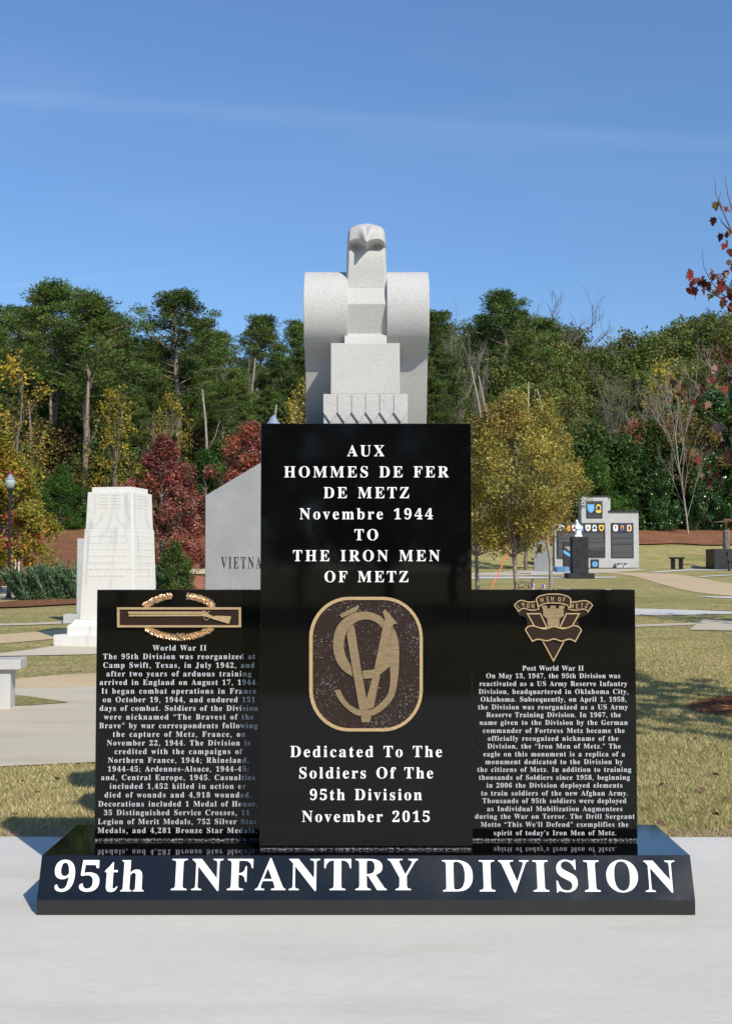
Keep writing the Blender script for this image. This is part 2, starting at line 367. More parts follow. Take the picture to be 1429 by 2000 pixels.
# ------------------------------------------------------------------ lettering
# letter shapes: advance width, then closed outlines as x, y, x, y ... in thousandths
OUTLINES = {
    'A': (437, [-9, 0, -9, 18, 5, 20, 20, 27, 39, 53, 206, 466, 224, 465, 392, 70, 414, 30, 425, 22, 443, 18, 443, 0, 229, 0, 229, 18, 262, 22, 276, 29, 283, 39, 279, 64, 253, 132, 103, 132, 77, 67, 75, 41, 81, 30, 94, 22, 128, 18, 128, 0], [113, 161, 242, 161, 177, 319]),
    'B': (443, [16, 0, 16, 17, 39, 20, 59, 29, 68, 40, 73, 58, 75, 369, 72, 404, 64, 422, 48, 434, 15, 439, 15, 455, 262, 454, 328, 441, 352, 429, 371, 414, 385, 396, 393, 375, 396, 351, 389, 313, 369, 283, 353, 271, 312, 253, 287, 247, 344, 231, 367, 219, 400, 190, 410, 173, 416, 153, 418, 116, 407, 76, 392, 54, 371, 35, 345, 19, 314, 9, 278, 2], [182, 252, 213, 253, 243, 260, 263, 272, 276, 292, 284, 333, 281, 385, 269, 412, 248, 428, 225, 434, 206, 433, 192, 429, 185, 419, 182, 397], [222, 24, 251, 28, 266, 34, 278, 43, 287, 56, 296, 81, 300, 103, 298, 166, 283, 201, 263, 218, 235, 228, 182, 231, 183, 50, 193, 31, 207, 25]),
    'C': (468, [257, -11, 208, -6, 151, 13, 101, 46, 63, 91, 38, 147, 28, 194, 28, 262, 43, 323, 64, 364, 102, 409, 139, 435, 180, 453, 226, 464, 271, 465, 309, 459, 388, 435, 408, 443, 419, 465, 437, 465, 437, 308, 420, 308, 392, 364, 356, 407, 324, 429, 290, 441, 265, 443, 237, 440, 212, 430, 191, 413, 174, 389, 161, 359, 151, 321, 146, 277, 146, 179, 152, 138, 163, 103, 177, 74, 196, 52, 219, 36, 247, 27, 298, 25, 338, 35, 368, 50, 404, 79, 428, 106, 447, 89, 409, 45, 365, 14, 314, -5]),
    'D': (496, [20, 0, 20, 17, 41, 20, 60, 27, 68, 36, 72, 52, 74, 374, 72, 400, 64, 423, 48, 434, 15, 439, 15, 455, 222, 455, 278, 452, 304, 447, 350, 432, 389, 410, 405, 396, 433, 364, 452, 325, 464, 279, 468, 228, 464, 174, 453, 128, 434, 89, 408, 57, 374, 32, 333, 14, 285, 4, 228, 0], [222, 24, 253, 27, 279, 37, 302, 53, 319, 75, 333, 104, 343, 139, 349, 181, 351, 229, 349, 277, 343, 318, 333, 353, 319, 382, 301, 404, 279, 420, 253, 430, 223, 433, 202, 431, 190, 423, 184, 409, 182, 385, 183, 53, 192, 32, 202, 27]),
    'E': (442, [14, 0, 14, 17, 50, 22, 65, 33, 72, 48, 75, 78, 73, 397, 62, 425, 44, 435, 16, 439, 16, 455, 399, 455, 399, 320, 383, 320, 374, 361, 363, 383, 349, 400, 331, 412, 295, 424, 249, 430, 203, 429, 193, 425, 187, 419, 183, 393, 183, 246, 224, 249, 254, 264, 273, 291, 288, 345, 304, 345, 304, 118, 287, 118, 276, 175, 267, 192, 255, 204, 223, 219, 183, 222, 183, 67, 188, 40, 195, 33, 206, 29, 265, 29, 313, 39, 345, 53, 371, 75, 393, 105, 411, 143, 430, 143, 402, 0]),
    'F': (404, [15, 0, 15, 17, 45, 23, 59, 30, 68, 42, 73, 60, 75, 375, 73, 399, 65, 420, 49, 431, 14, 439, 14, 455, 394, 455, 394, 320, 377, 320, 369, 357, 355, 385, 342, 402, 317, 418, 285, 427, 230, 431, 195, 428, 184, 417, 182, 247, 220, 250, 250, 265, 270, 292, 284, 347, 302, 347, 302, 118, 285, 118, 271, 178, 251, 206, 220, 220, 182, 224, 182, 75, 186, 46, 193, 34, 206, 25, 257, 17, 257, 0]),
    'G': (508, [268, -10, 200, -3, 155, 13, 104, 45, 65, 90, 39, 146, 29, 194, 29, 263, 44, 324, 65, 365, 93, 399, 139, 435, 180, 454, 225, 464, 270, 465, 311, 459, 390, 436, 406, 443, 419, 465, 437, 465, 437, 308, 420, 308, 393, 363, 357, 406, 322, 430, 291, 441, 267, 443, 239, 440, 214, 430, 193, 413, 176, 389, 163, 359, 153, 322, 148, 278, 146, 202, 154, 135, 165, 98, 180, 67, 209, 34, 233, 20, 275, 13, 308, 16, 328, 27, 340, 51, 342, 135, 337, 159, 329, 170, 321, 175, 275, 182, 275, 198, 500, 198, 500, 182, 463, 175, 450, 160, 446, 136, 446, 29, 402, 12, 357, 0, 313, -8]),
    'H': (523, [15, 0, 15, 17, 50, 24, 65, 35, 72, 50, 75, 81, 73, 400, 68, 416, 59, 427, 44, 434, 16, 439, 16, 455, 242, 455, 242, 439, 201, 431, 191, 423, 186, 412, 182, 385, 182, 251, 342, 251, 342, 385, 338, 412, 333, 423, 323, 431, 282, 439, 282, 455, 507, 455, 507, 439, 473, 432, 458, 421, 451, 401, 449, 379, 451, 58, 458, 37, 468, 27, 485, 20, 507, 17, 507, 0, 282, 0, 282, 17, 321, 25, 332, 34, 339, 49, 342, 81, 342, 221, 182, 221, 182, 81, 185, 50, 191, 35, 202, 26, 218, 20, 242, 17, 242, 0]),
    'I': (261, [13, 0, 13, 17, 48, 25, 64, 35, 72, 49, 75, 75, 74, 407, 68, 421, 60, 430, 38, 436, 13, 439, 13, 455, 244, 455, 244, 439, 214, 435, 199, 430, 190, 421, 183, 401, 183, 77, 185, 51, 192, 36, 209, 25, 246, 17, 246, 0]),
    'J': (330, [109, -65, 71, -61, 34, -44, 8, -17, -3, 17, 0, 44, 11, 61, 30, 73, 55, 74, 79, 62, 91, 42, 92, 17, 77, -19, 84, -35, 105, -40, 126, -36, 139, -25, 145, -6, 148, 21, 146, 391, 142, 409, 135, 422, 114, 433, 79, 439, 79, 455, 314, 455, 314, 439, 274, 429, 264, 420, 258, 403, 255, 89, 253, 53, 246, 21, 235, -5, 219, -27, 198, -44, 173, -56, 143, -63]),
    'K': (510, [16, 0, 16, 17, 51, 24, 66, 35, 72, 50, 75, 81, 73, 400, 68, 416, 59, 427, 39, 436, 17, 439, 17, 455, 242, 455, 242, 439, 202, 431, 192, 423, 186, 412, 183, 385, 183, 234, 327, 380, 345, 404, 349, 418, 345, 427, 326, 436, 291, 439, 291, 455, 486, 455, 486, 439, 462, 437, 431, 428, 381, 395, 271, 285, 466, 43, 490, 23, 519, 17, 519, 0, 281, 0, 281, 17, 322, 21, 332, 28, 333, 40, 320, 61, 199, 214, 183, 198, 184, 57, 189, 39, 198, 29, 213, 22, 242, 17, 242, 0]),
    'L': (426, [15, 0, 15, 17, 50, 24, 65, 35, 72, 50, 75, 81, 73, 401, 68, 417, 59, 428, 38, 436, 16, 439, 16, 455, 250, 455, 250, 439, 221, 437, 201, 431, 189, 419, 183, 401, 182, 83, 186, 44, 200, 31, 234, 28, 288, 32, 323, 43, 351, 61, 370, 80, 391, 112, 409, 154, 427, 154, 402, 0]),
    'M': (634, [14, 0, 14, 17, 48, 24, 65, 35, 73, 56, 75, 79, 74, 402, 69, 418, 59, 429, 41, 435, 15, 439, 15, 455, 185, 455, 317, 142, 449, 455, 617, 455, 617, 439, 585, 431, 570, 420, 562, 400, 560, 378, 562, 55, 568, 36, 576, 26, 592, 20, 617, 17, 617, 0, 396, 0, 396, 17, 421, 21, 438, 28, 447, 38, 453, 56, 455, 399, 288, 0, 270, 0, 105, 389, 107, 55, 113, 37, 123, 27, 139, 20, 169, 17, 169, 0]),
    'N': (494, [403, -11, 107, 350, 108, 55, 113, 38, 122, 28, 136, 21, 167, 17, 167, 0, 18, 0, 18, 17, 51, 22, 67, 33, 73, 49, 76, 79, 76, 388, 38, 432, 18, 439, 18, 455, 156, 455, 391, 169, 391, 377, 388, 407, 382, 422, 372, 430, 331, 439, 331, 455, 480, 455, 480, 439, 457, 436, 436, 428, 428, 417, 423, 400, 422, -11]),
    'O': (525, [261, -11, 213, -6, 169, 7, 120, 36, 87, 66, 60, 103, 41, 145, 30, 191, 28, 240, 34, 288, 50, 332, 73, 371, 103, 405, 139, 432, 181, 452, 228, 464, 278, 466, 325, 459, 368, 444, 406, 421, 439, 390, 465, 354, 485, 312, 496, 265, 498, 215, 491, 167, 476, 123, 453, 84, 422, 50, 386, 23, 344, 3, 310, -6], [265, 12, 292, 15, 315, 26, 335, 42, 351, 66, 363, 96, 372, 133, 379, 228, 377, 278, 371, 321, 362, 358, 348, 389, 330, 412, 310, 430, 286, 440, 260, 443, 233, 440, 210, 430, 190, 413, 174, 389, 161, 359, 152, 322, 145, 228, 147, 178, 153, 135, 163, 98, 177, 67, 195, 43, 215, 26, 238, 16]),
    'P': (418, [15, 0, 15, 17, 50, 24, 65, 35, 72, 50, 75, 81, 73, 400, 68, 416, 59, 427, 44, 434, 16, 439, 16, 455, 271, 453, 326, 444, 366, 422, 394, 391, 408, 350, 406, 305, 398, 280, 385, 259, 355, 232, 314, 214, 262, 206, 182, 206, 182, 81, 185, 50, 191, 35, 202, 26, 218, 20, 242, 17, 242, 0], [182, 230, 225, 231, 252, 239, 272, 253, 287, 283, 292, 329, 285, 384, 270, 412, 244, 428, 216, 431, 199, 429, 189, 424, 184, 414]),
    'Q': (525, [378, -116, 315, -108, 262, -87, 239, -71, 219, -51, 187, -1, 141, 21, 93, 59, 63, 96, 42, 140, 30, 189, 28, 240, 34, 288, 50, 332, 73, 371, 103, 405, 139, 432, 181, 452, 228, 464, 278, 466, 325, 459, 368, 444, 406, 421, 439, 390, 465, 354, 485, 312, 496, 265, 498, 208, 492, 170, 473, 117, 442, 71, 416, 45, 368, 15, 330, 0, 340, -19, 364, -49, 393, -69, 426, -79, 445, -81, 492, -73, 495, -92, 435, -110], [265, 12, 292, 15, 316, 26, 335, 42, 351, 66, 364, 96, 373, 133, 380, 228, 378, 278, 372, 321, 362, 358, 348, 389, 330, 412, 310, 430, 286, 440, 260, 443, 233, 440, 210, 430, 190, 413, 174, 389, 161, 359, 152, 322, 145, 228, 147, 178, 153, 135, 163, 98, 178, 67, 195, 43, 216, 26, 239, 16]),
    'R': (473, [15, 0, 15, 17, 50, 24, 65, 35, 72, 50, 75, 81, 73, 400, 68, 416, 59, 427, 44, 434, 16, 439, 16, 455, 217, 455, 285, 451, 323, 444, 354, 433, 389, 409, 405, 388, 414, 363, 417, 334, 411, 296, 392, 265, 377, 252, 339, 231, 315, 224, 443, 36, 457, 22, 480, 17, 480, 0, 338, 0, 201, 212, 182, 212, 184, 57, 189, 39, 197, 29, 212, 22, 242, 17, 242, 0], [182, 234, 228, 235, 258, 243, 280, 258, 294, 281, 303, 323, 299, 378, 284, 407, 259, 425, 243, 430, 212, 431, 195, 426, 186, 417, 182, 392]),
    'S': (390, [43, -11, 43, 158, 62, 158, 83, 94, 104, 59, 129, 34, 160, 20, 206, 15, 238, 23, 251, 31, 266, 47, 273, 60, 278, 81, 275, 110, 258, 138, 238, 153, 123, 213, 92, 236, 71, 261, 56, 289, 50, 332, 54, 370, 67, 403, 82, 423, 101, 440, 123, 453, 148, 462, 175, 466, 206, 465, 300, 445, 313, 450, 320, 466, 339, 466, 339, 319, 322, 319, 307, 362, 278, 404, 248, 429, 222, 441, 186, 444, 151, 434, 127, 411, 120, 380, 126, 351, 147, 328, 180, 307, 290, 253, 317, 233, 337, 211, 354, 176, 359, 133, 354, 93, 339, 58, 321, 36, 298, 18, 251, -3, 217, -9, 171, -9, 82, 12, 69, 7, 61, -11]),
    'T': (423, [92, 0, 92, 17, 123, 21, 142, 31, 150, 44, 155, 64, 156, 433, 112, 429, 91, 422, 73, 410, 51, 387, 41, 367, 29, 318, 11, 318, 11, 455, 410, 455, 410, 317, 394, 317, 381, 368, 371, 388, 357, 404, 339, 417, 319, 426, 295, 431, 263, 433, 265, 56, 271, 38, 280, 27, 296, 21, 328, 17, 328, 0]),
    'U': (492, [248, -13, 186, -7, 152, 3, 114, 29, 89, 66, 79, 97, 74, 135, 71, 400, 66, 416, 57, 427, 43, 434, 15, 439, 15, 455, 240, 455, 240, 439, 196, 429, 188, 421, 182, 404, 182, 112, 193, 68, 209, 45, 232, 29, 275, 22, 302, 24, 326, 31, 346, 41, 363, 56, 376, 76, 385, 99, 390, 127, 390, 400, 385, 416, 376, 426, 354, 435, 328, 439, 328, 455, 474, 455, 474, 439, 448, 432, 436, 425, 428, 414, 424, 398, 422, 156, 416, 112, 398, 58, 380, 32, 341, 5, 308, -6]),
    'V': (428, [212, -13, 39, 392, 16, 427, 3, 434, -14, 439, -14, 455, 211, 455, 211, 439, 179, 436, 160, 428, 153, 417, 153, 404, 259, 143, 348, 377, 354, 402, 354, 417, 347, 428, 329, 436, 299, 439, 299, 455, 442, 455, 442, 439, 423, 436, 412, 430, 402, 421, 389, 398, 230, -13]),
    'W': (611, [171, -11, 28, 404, 13, 430, 3, 435, -15, 439, -15, 455, 181, 455, 181, 439, 155, 435, 144, 426, 141, 414, 141, 398, 223, 153, 301, 353, 284, 405, 275, 422, 261, 433, 229, 439, 229, 455, 439, 455, 439, 439, 404, 432, 396, 423, 393, 407, 474, 166, 543, 375, 549, 403, 547, 418, 540, 429, 528, 435, 503, 439, 503, 455, 624, 455, 624, 439, 607, 433, 597, 424, 580, 392, 446, -11, 428, -11, 316, 309, 190, -11]),
    'X': (471, [11, 0, 11, 17, 33, 21, 53, 30, 81, 55, 193, 208, 70, 398, 40, 431, 29, 437, 14, 439, 14, 455, 244, 455, 244, 439, 220, 438, 200, 433, 192, 425, 190, 413, 199, 392, 265, 289, 326, 380, 339, 410, 336, 424, 328, 432, 293, 439, 293, 455, 458, 455, 458, 439, 433, 436, 414, 430, 380, 403, 281, 265, 422, 44, 442, 23, 464, 17, 464, 0, 238, 0, 238, 17, 264, 19, 278, 23, 287, 31, 290, 45, 278, 73, 210, 183, 135, 76, 125, 54, 125, 39, 131, 28, 144, 21, 174, 17, 174, 0]),
    'Y': (426, [101, 0, 101, 17, 124, 20, 141, 26, 148, 32, 156, 44, 160, 72, 161, 179, 38, 402, 18, 427, 4, 434, -13, 438, -13, 455, 207, 455, 207, 438, 183, 437, 167, 432, 157, 423, 156, 411, 248, 226, 337, 372, 348, 399, 348, 415, 341, 426, 320, 436, 295, 438, 295, 455, 439, 455, 439, 438, 412, 427, 389, 402, 268, 203, 268, 81, 271, 50, 277, 35, 288, 26, 304, 20, 328, 17, 328, 0]),
    'Z': (442, [20, 0, 20, 11, 276, 430, 183, 428, 149, 422, 128, 414, 104, 397, 89, 379, 72, 347, 61, 316, 44, 316, 57, 455, 406, 455, 406, 443, 153, 29, 272, 31, 302, 37, 327, 47, 359, 70, 376, 91, 397, 131, 407, 164, 424, 164, 407, 0]),
    'a': (344, [255, -10, 232, -7, 216, 1, 205, 15, 200, 35, 176, 16, 151, 2, 124, -6, 95, -9, 57, -1, 40, 11, 28, 28, 21, 48, 21, 74, 26, 94, 45, 121, 63, 136, 103, 157, 199, 190, 199, 248, 194, 270, 180, 288, 154, 295, 121, 292, 107, 283, 105, 271, 119, 247, 123, 231, 120, 215, 110, 202, 95, 194, 77, 191, 59, 194, 48, 200, 35, 222, 35, 253, 49, 278, 75, 298, 102, 310, 126, 316, 195, 317, 223, 312, 246, 304, 263, 292, 276, 277, 285, 259, 292, 224, 294, 43, 296, 37, 302, 34, 320, 42, 329, 28, 294, -1, 275, -8], [151, 34, 177, 43, 199, 63, 199, 169, 164, 157, 150, 148, 130, 127, 123, 114, 118, 84, 123, 53, 137, 37]),
    'b': (361, [43, -11, 43, 403, 37, 428, 26, 436, 8, 439, 8, 455, 138, 455, 138, 279, 156, 296, 175, 308, 209, 318, 230, 318, 254, 313, 290, 294, 318, 261, 336, 218, 342, 166, 337, 118, 327, 85, 306, 48, 278, 19, 252, 3, 213, -9, 170, -8, 137, 5, 105, 28, 53, -11], [183, 14, 199, 16, 213, 23, 224, 34, 232, 49, 242, 95, 245, 160, 242, 213, 231, 251, 212, 273, 184, 280, 169, 277, 155, 270, 144, 257, 138, 242, 138, 69, 141, 45, 156, 22]),
    'c': (293, [156, -10, 128, -7, 103, 2, 79, 16, 53, 43, 33, 77, 24, 106, 20, 138, 21, 174, 27, 207, 40, 237, 57, 263, 79, 285, 105, 302, 133, 313, 164, 319, 197, 318, 235, 307, 262, 287, 276, 261, 277, 245, 275, 228, 266, 215, 253, 207, 236, 204, 219, 207, 206, 216, 199, 230, 197, 277, 190, 290, 169, 297, 144, 290, 126, 269, 116, 235, 113, 170, 122, 110, 131, 86, 143, 67, 166, 48, 184, 41, 204, 38, 230, 43, 247, 51, 271, 72, 285, 60, 258, 30, 227, 8, 193, -6]),
    'd': (370, [140, -10, 107, -5, 78, 10, 53, 35, 35, 66, 23, 104, 19, 147, 22, 184, 32, 228, 45, 256, 68, 286, 96, 306, 120, 315, 146, 318, 179, 313, 207, 297, 223, 280, 221, 415, 217, 425, 209, 432, 176, 439, 176, 455, 319, 455, 319, 64, 326, 38, 339, 31, 353, 28, 353, 11, 294, 6, 223, -10, 223, 39, 207, 18, 188, 2, 166, -7], [171, 28, 187, 31, 202, 41, 215, 56, 223, 76, 222, 246, 215, 261, 203, 272, 191, 278, 174, 281, 159, 279, 147, 273, 130, 250, 121, 210, 118, 153, 120, 98, 130, 58, 146, 36]),
    'e': (301, [154, -10, 126, -7, 100, 1, 77, 16, 58, 35, 42, 59, 29, 88, 22, 121, 19, 157, 22, 191, 30, 222, 42, 249, 59, 273, 79, 292, 103, 307, 129, 315, 157, 318, 185, 316, 209, 309, 230, 297, 249, 280, 264, 259, 274, 234, 281, 206, 283, 166, 117, 166, 123, 112, 129, 91, 150, 60, 164, 50, 180, 44, 209, 43, 228, 48, 246, 59, 270, 86, 285, 73, 258, 36, 228, 11, 193, -5], [116, 192, 201, 192, 198, 259, 191, 282, 181, 292, 167, 297, 151, 295, 134, 284, 123, 260, 119, 244]),
    'f': (214, [15, 0, 15, 16, 38, 21, 48, 31, 52, 73, 52, 277, 16, 277, 16, 310, 52, 310, 53, 366, 57, 390, 71, 419, 93, 442, 123, 457, 160, 464, 194, 464, 227, 454, 250, 436, 262, 413, 260, 381, 246, 362, 232, 356, 216, 356, 201, 361, 191, 370, 185, 394, 197, 433, 191, 442, 171, 442, 157, 436, 151, 422, 148, 402, 148, 310, 203, 310, 203, 277, 148, 277, 148, 51, 152, 35, 158, 26, 173, 18, 199, 16, 199, 0]),
    'g': (327, [146, -140, 89, -136, 56, -126, 33, -111, 16, -88, 15, -67, 22, -52, 45, -35, 69, -26, 49, -14, 30, 6, 24, 30, 28, 54, 38, 69, 53, 83, 102, 110, 67, 128, 53, 138, 33, 164, 23, 195, 22, 212, 29, 249, 40, 268, 60, 289, 88, 305, 120, 315, 167, 318, 205, 313, 233, 304, 317, 304, 317, 268, 268, 268, 286, 237, 291, 203, 285, 169, 268, 140, 240, 119, 212, 108, 181, 103, 137, 104, 122, 100, 105, 87, 101, 71, 106, 58, 123, 50, 233, 46, 259, 40, 285, 29, 303, 13, 312, -9, 316, -37, 310, -70, 299, -89, 282, -106, 248, -125, 203, -136], [157, 124, 178, 130, 190, 146, 197, 173, 199, 211, 197, 249, 190, 276, 178, 292, 157, 297, 137, 292, 124, 276, 117, 249, 114, 211, 117, 173, 124, 146, 137, 130], [161, -116, 223, -109, 249, -97, 262, -78, 263, -62, 260, -51, 249, -41, 225, -35, 97, -34, 82, -47, 75, -62, 74, -77, 79, -89, 90, -100, 107, -109, 130, -114]),
    'h': (381, [18, 0, 18, 16, 38, 20, 47, 28, 52, 56, 52, 409, 44, 431, 36, 437, 19, 440, 19, 455, 148, 455, 148, 267, 168, 289, 190, 305, 229, 318, 264, 317, 281, 312, 309, 292, 318, 277, 329, 237, 332, 38, 341, 22, 363, 16, 363, 0, 202, 0, 202, 16, 219, 19, 228, 26, 233, 38, 235, 56, 234, 241, 225, 264, 216, 269, 203, 271, 188, 269, 173, 262, 148, 235, 149, 42, 158, 22, 180, 16, 180, 0]),
    'i': (198, [101, 362, 81, 366, 65, 376, 54, 393, 50, 412, 54, 432, 65, 449, 81, 460, 101, 463, 120, 460, 137, 449, 147, 432, 151, 412, 147, 393, 136, 376, 120, 366], [18, 0, 18, 16, 38, 20, 47, 28, 52, 56, 52, 268, 45, 287, 20, 293, 21, 310, 148, 310, 149, 46, 156, 24, 180, 16, 180, 0]),
    'j': (210, [106, 363, 86, 367, 70, 378, 59, 394, 56, 414, 59, 434, 71, 450, 87, 461, 106, 465, 126, 461, 142, 450, 153, 434, 157, 414, 153, 394, 142, 378, 126, 367], [36, -140, 0, -135, -29, -120, -49, -97, -56, -70, -53, -53, -42, -37, -28, -30, -6, -30, 15, -39, 25, -58, 24, -76, 11, -102, 14, -111, 26, -117, 45, -114, 55, -107, 61, -90, 64, -54, 63, 262, 59, 279, 53, 287, 43, 291, 22, 294, 22, 310, 159, 310, 159, -21, 155, -62, 141, -94, 118, -117, 88, -133]),
    'k': (359, [17, 0, 17, 16, 38, 21, 47, 28, 52, 56, 52, 408, 45, 431, 20, 439, 21, 455, 148, 455, 148, 169, 231, 252, 241, 267, 244, 278, 242, 285, 230, 291, 206, 293, 206, 310, 345, 310, 345, 293, 317, 288, 291, 274, 222, 209, 349, 30, 364, 19, 376, 16, 376, 0, 211, 0, 211, 16, 234, 20, 239, 28, 238, 37, 163, 147, 148, 134, 149, 42, 153, 29, 158, 22, 180, 16, 180, 0]),
    'l': (199, [18, 0, 18, 16, 38, 20, 47, 28, 52, 56, 52, 408, 45, 431, 34, 437, 20, 439, 20, 455, 148, 455, 149, 46, 156, 24, 180, 16, 180, 0]),
    'm': (554, [18, 0, 18, 16, 38, 20, 47, 28, 52, 56, 51, 267, 47, 281, 41, 288, 19, 294, 19, 310, 146, 310, 146, 265, 166, 288, 188, 305, 212, 315, 237, 318, 268, 315, 292, 304, 310, 286, 320, 261, 352, 296, 377, 310, 403, 317, 438, 317, 455, 312, 470, 303, 492, 277, 502, 237, 505, 42, 514, 22, 536, 16, 536, 0, 377, 0, 377, 16, 393, 19, 405, 29, 410, 56, 408, 241, 400, 264, 391, 269, 377, 271, 349, 263, 324, 237, 325, 42, 335, 22, 356, 16, 356, 0, 199, 0, 199, 16, 215, 19, 227, 29, 232, 56, 230, 241, 222, 264, 213, 269, 199, 271, 184, 269, 170, 262, 146, 235, 147, 42, 156, 22, 177, 16, 177, 0]),
    'n': (381, [18, 0, 18, 16, 38, 20, 47, 28, 52, 56, 51, 267, 47, 281, 41, 288, 19, 294, 19, 310, 148, 310, 148, 267, 168, 290, 190, 306, 229, 318, 264, 317, 281, 312, 309, 292, 318, 277, 329, 237, 332, 38, 341, 22, 363, 16, 363, 0, 202, 0, 202, 16, 219, 19, 228, 26, 233, 38, 235, 56, 234, 241, 225, 264, 216, 269, 203, 271, 188, 269, 173, 262, 148, 235, 149, 42, 158, 22, 180, 16, 180, 0]),
    'o': (336, [169, -10, 137, -7, 108, 2, 82, 17, 60, 37, 43, 61, 29, 89, 21, 120, 19, 154, 21, 188, 29, 219, 43, 248, 60, 272, 82, 292, 108, 306, 137, 315, 168, 318, 199, 315, 228, 307, 253, 292, 275, 273, 293, 249, 306, 221, 314, 189, 317, 154, 314, 119, 306, 88, 293, 60, 275, 36, 254, 16, 228, 2, 200, -7], [169, 11, 193, 18, 202, 27, 210, 43, 217, 81, 220, 154, 217, 227, 210, 263, 196, 288, 181, 297, 169, 299, 144, 292, 128, 271, 120, 227, 117, 154, 120, 82, 127, 43, 135, 27, 144, 18]),
    'p': (371, [17, -139, 17, -124, 36, -120, 48, -108, 52, -64, 52, 263, 45, 285, 19, 295, 19, 310, 143, 310, 143, 263, 169, 297, 203, 315, 248, 318, 286, 303, 306, 287, 326, 258, 341, 223, 348, 193, 350, 148, 346, 113, 338, 82, 321, 46, 304, 24, 284, 7, 261, -5, 236, -10, 204, -7, 183, 1, 164, 14, 148, 32, 148, -64, 152, -99, 164, -116, 197, -123, 197, -139], [195, 28, 222, 36, 239, 59, 249, 99, 253, 154, 248, 220, 238, 255, 230, 266, 220, 274, 199, 278, 184, 275, 171, 267, 148, 235, 148, 69, 157, 51, 167, 38, 180, 31]),
    'q': (364, [175, -139, 175, -123, 208, -117, 216, -112, 221, -102, 224, 29, 197, 6, 176, -4, 154, -9, 133, -9, 108, -5, 86, 6, 66, 21, 40, 56, 24, 101, 20, 156, 31, 214, 45, 244, 63, 270, 93, 297, 120, 310, 159, 319, 192, 317, 225, 304, 257, 281, 309, 320, 320, 320, 320, -93, 328, -116, 354, -123, 354, -139], [179, 30, 197, 33, 211, 42, 220, 55, 224, 67, 224, 241, 221, 265, 206, 287, 179, 295, 163, 293, 150, 286, 139, 276, 131, 261, 120, 218, 117, 156, 120, 100, 131, 60, 139, 47, 150, 37]),
    'r': (287, [18, 0, 18, 16, 38, 20, 47, 28, 52, 56, 52, 268, 45, 287, 20, 293, 21, 310, 146, 310, 146, 252, 170, 286, 205, 312, 222, 317, 240, 318, 258, 315, 272, 307, 284, 292, 289, 266, 285, 244, 272, 229, 252, 222, 233, 224, 222, 231, 201, 256, 189, 260, 178, 257, 168, 250, 152, 220, 149, 192, 150, 41, 155, 30, 162, 23, 197, 16, 197, 0]),
    's': (288, [151, -10, 122, -6, 73, 9, 60, 4, 51, -9, 36, -9, 36, 105, 53, 105, 62, 76, 75, 52, 93, 33, 119, 18, 146, 15, 171, 21, 187, 37, 192, 58, 187, 78, 172, 95, 90, 139, 54, 169, 44, 187, 38, 206, 37, 231, 41, 250, 48, 268, 65, 291, 98, 312, 118, 317, 147, 319, 213, 305, 223, 308, 230, 319, 244, 319, 244, 222, 228, 222, 219, 246, 206, 266, 191, 282, 174, 291, 156, 296, 130, 294, 116, 286, 106, 271, 106, 248, 115, 232, 132, 219, 200, 185, 227, 167, 245, 146, 255, 119, 255, 72, 246, 42, 235, 25, 212, 6, 194, -3]),
    't': (228, [124, -9, 97, -7, 76, 2, 62, 16, 53, 36, 48, 71, 48, 279, 20, 279, 20, 300, 88, 369, 129, 424, 144, 424, 144, 310, 208, 310, 208, 279, 144, 279, 146, 60, 154, 44, 168, 40, 189, 49, 206, 75, 222, 66, 205, 33, 182, 9, 155, -5]),
    'u': (375, [131, -10, 109, -8, 84, 1, 65, 17, 53, 41, 46, 84, 44, 268, 35, 287, 11, 294, 11, 310, 142, 310, 142, 66, 153, 44, 162, 38, 177, 36, 205, 43, 228, 66, 227, 265, 223, 281, 216, 288, 189, 294, 189, 310, 324, 310, 324, 59, 328, 44, 333, 37, 360, 30, 360, 13, 300, 7, 228, -10, 228, 40, 209, 19, 186, 3, 160, -7]),
    'v': (306, [142, -10, 32, 263, 18, 286, -3, 293, -3, 310, 164, 310, 164, 294, 136, 290, 131, 284, 129, 273, 185, 122, 241, 271, 239, 282, 232, 289, 203, 294, 203, 310, 305, 310, 305, 295, 283, 284, 265, 254, 160, -10]),
    'w': (435, [122, -10, 16, 268, 4, 286, -11, 293, -11, 310, 138, 310, 138, 293, 118, 288, 115, 280, 115, 270, 167, 127, 211, 235, 194, 283, 186, 291, 168, 295, 168, 310, 323, 310, 323, 293, 302, 288, 297, 283, 296, 274, 336, 141, 387, 271, 386, 282, 381, 288, 356, 295, 356, 310, 445, 310, 445, 295, 428, 289, 415, 266, 304, -10, 289, -10, 223, 197, 140, -10]),
    'x': (319, [5, 0, 5, 15, 27, 24, 48, 41, 123, 136, 38, 270, 24, 285, 4, 293, 4, 310, 169, 310, 169, 294, 147, 291, 142, 286, 140, 279, 183, 206, 228, 263, 234, 276, 233, 284, 227, 290, 201, 294, 201, 310, 311, 310, 311, 296, 290, 287, 268, 270, 198, 184, 296, 30, 306, 19, 319, 15, 319, 0, 155, 0, 155, 16, 180, 20, 184, 25, 185, 33, 179, 50, 138, 114, 94, 57, 85, 37, 86, 26, 92, 20, 118, 15, 118, 0]),
    'y': (300, [52, -140, 24, -134, 3, -117, -6, -90, -6, -75, 0, -60, 11, -47, 22, -42, 40, -40, 55, -43, 66, -52, 72, -61, 76, -94, 83, -99, 92, -97, 106, -85, 122, -60, 140, -5, 32, 261, 15, 287, -5, 293, -5, 310, 162, 310, 162, 293, 134, 288, 129, 282, 128, 272, 185, 119, 232, 246, 238, 269, 237, 282, 231, 288, 203, 293, 203, 310, 300, 310, 300, 293, 287, 290, 279, 284, 264, 254, 158, -35, 133, -89, 117, -112, 100, -128, 81, -137]),
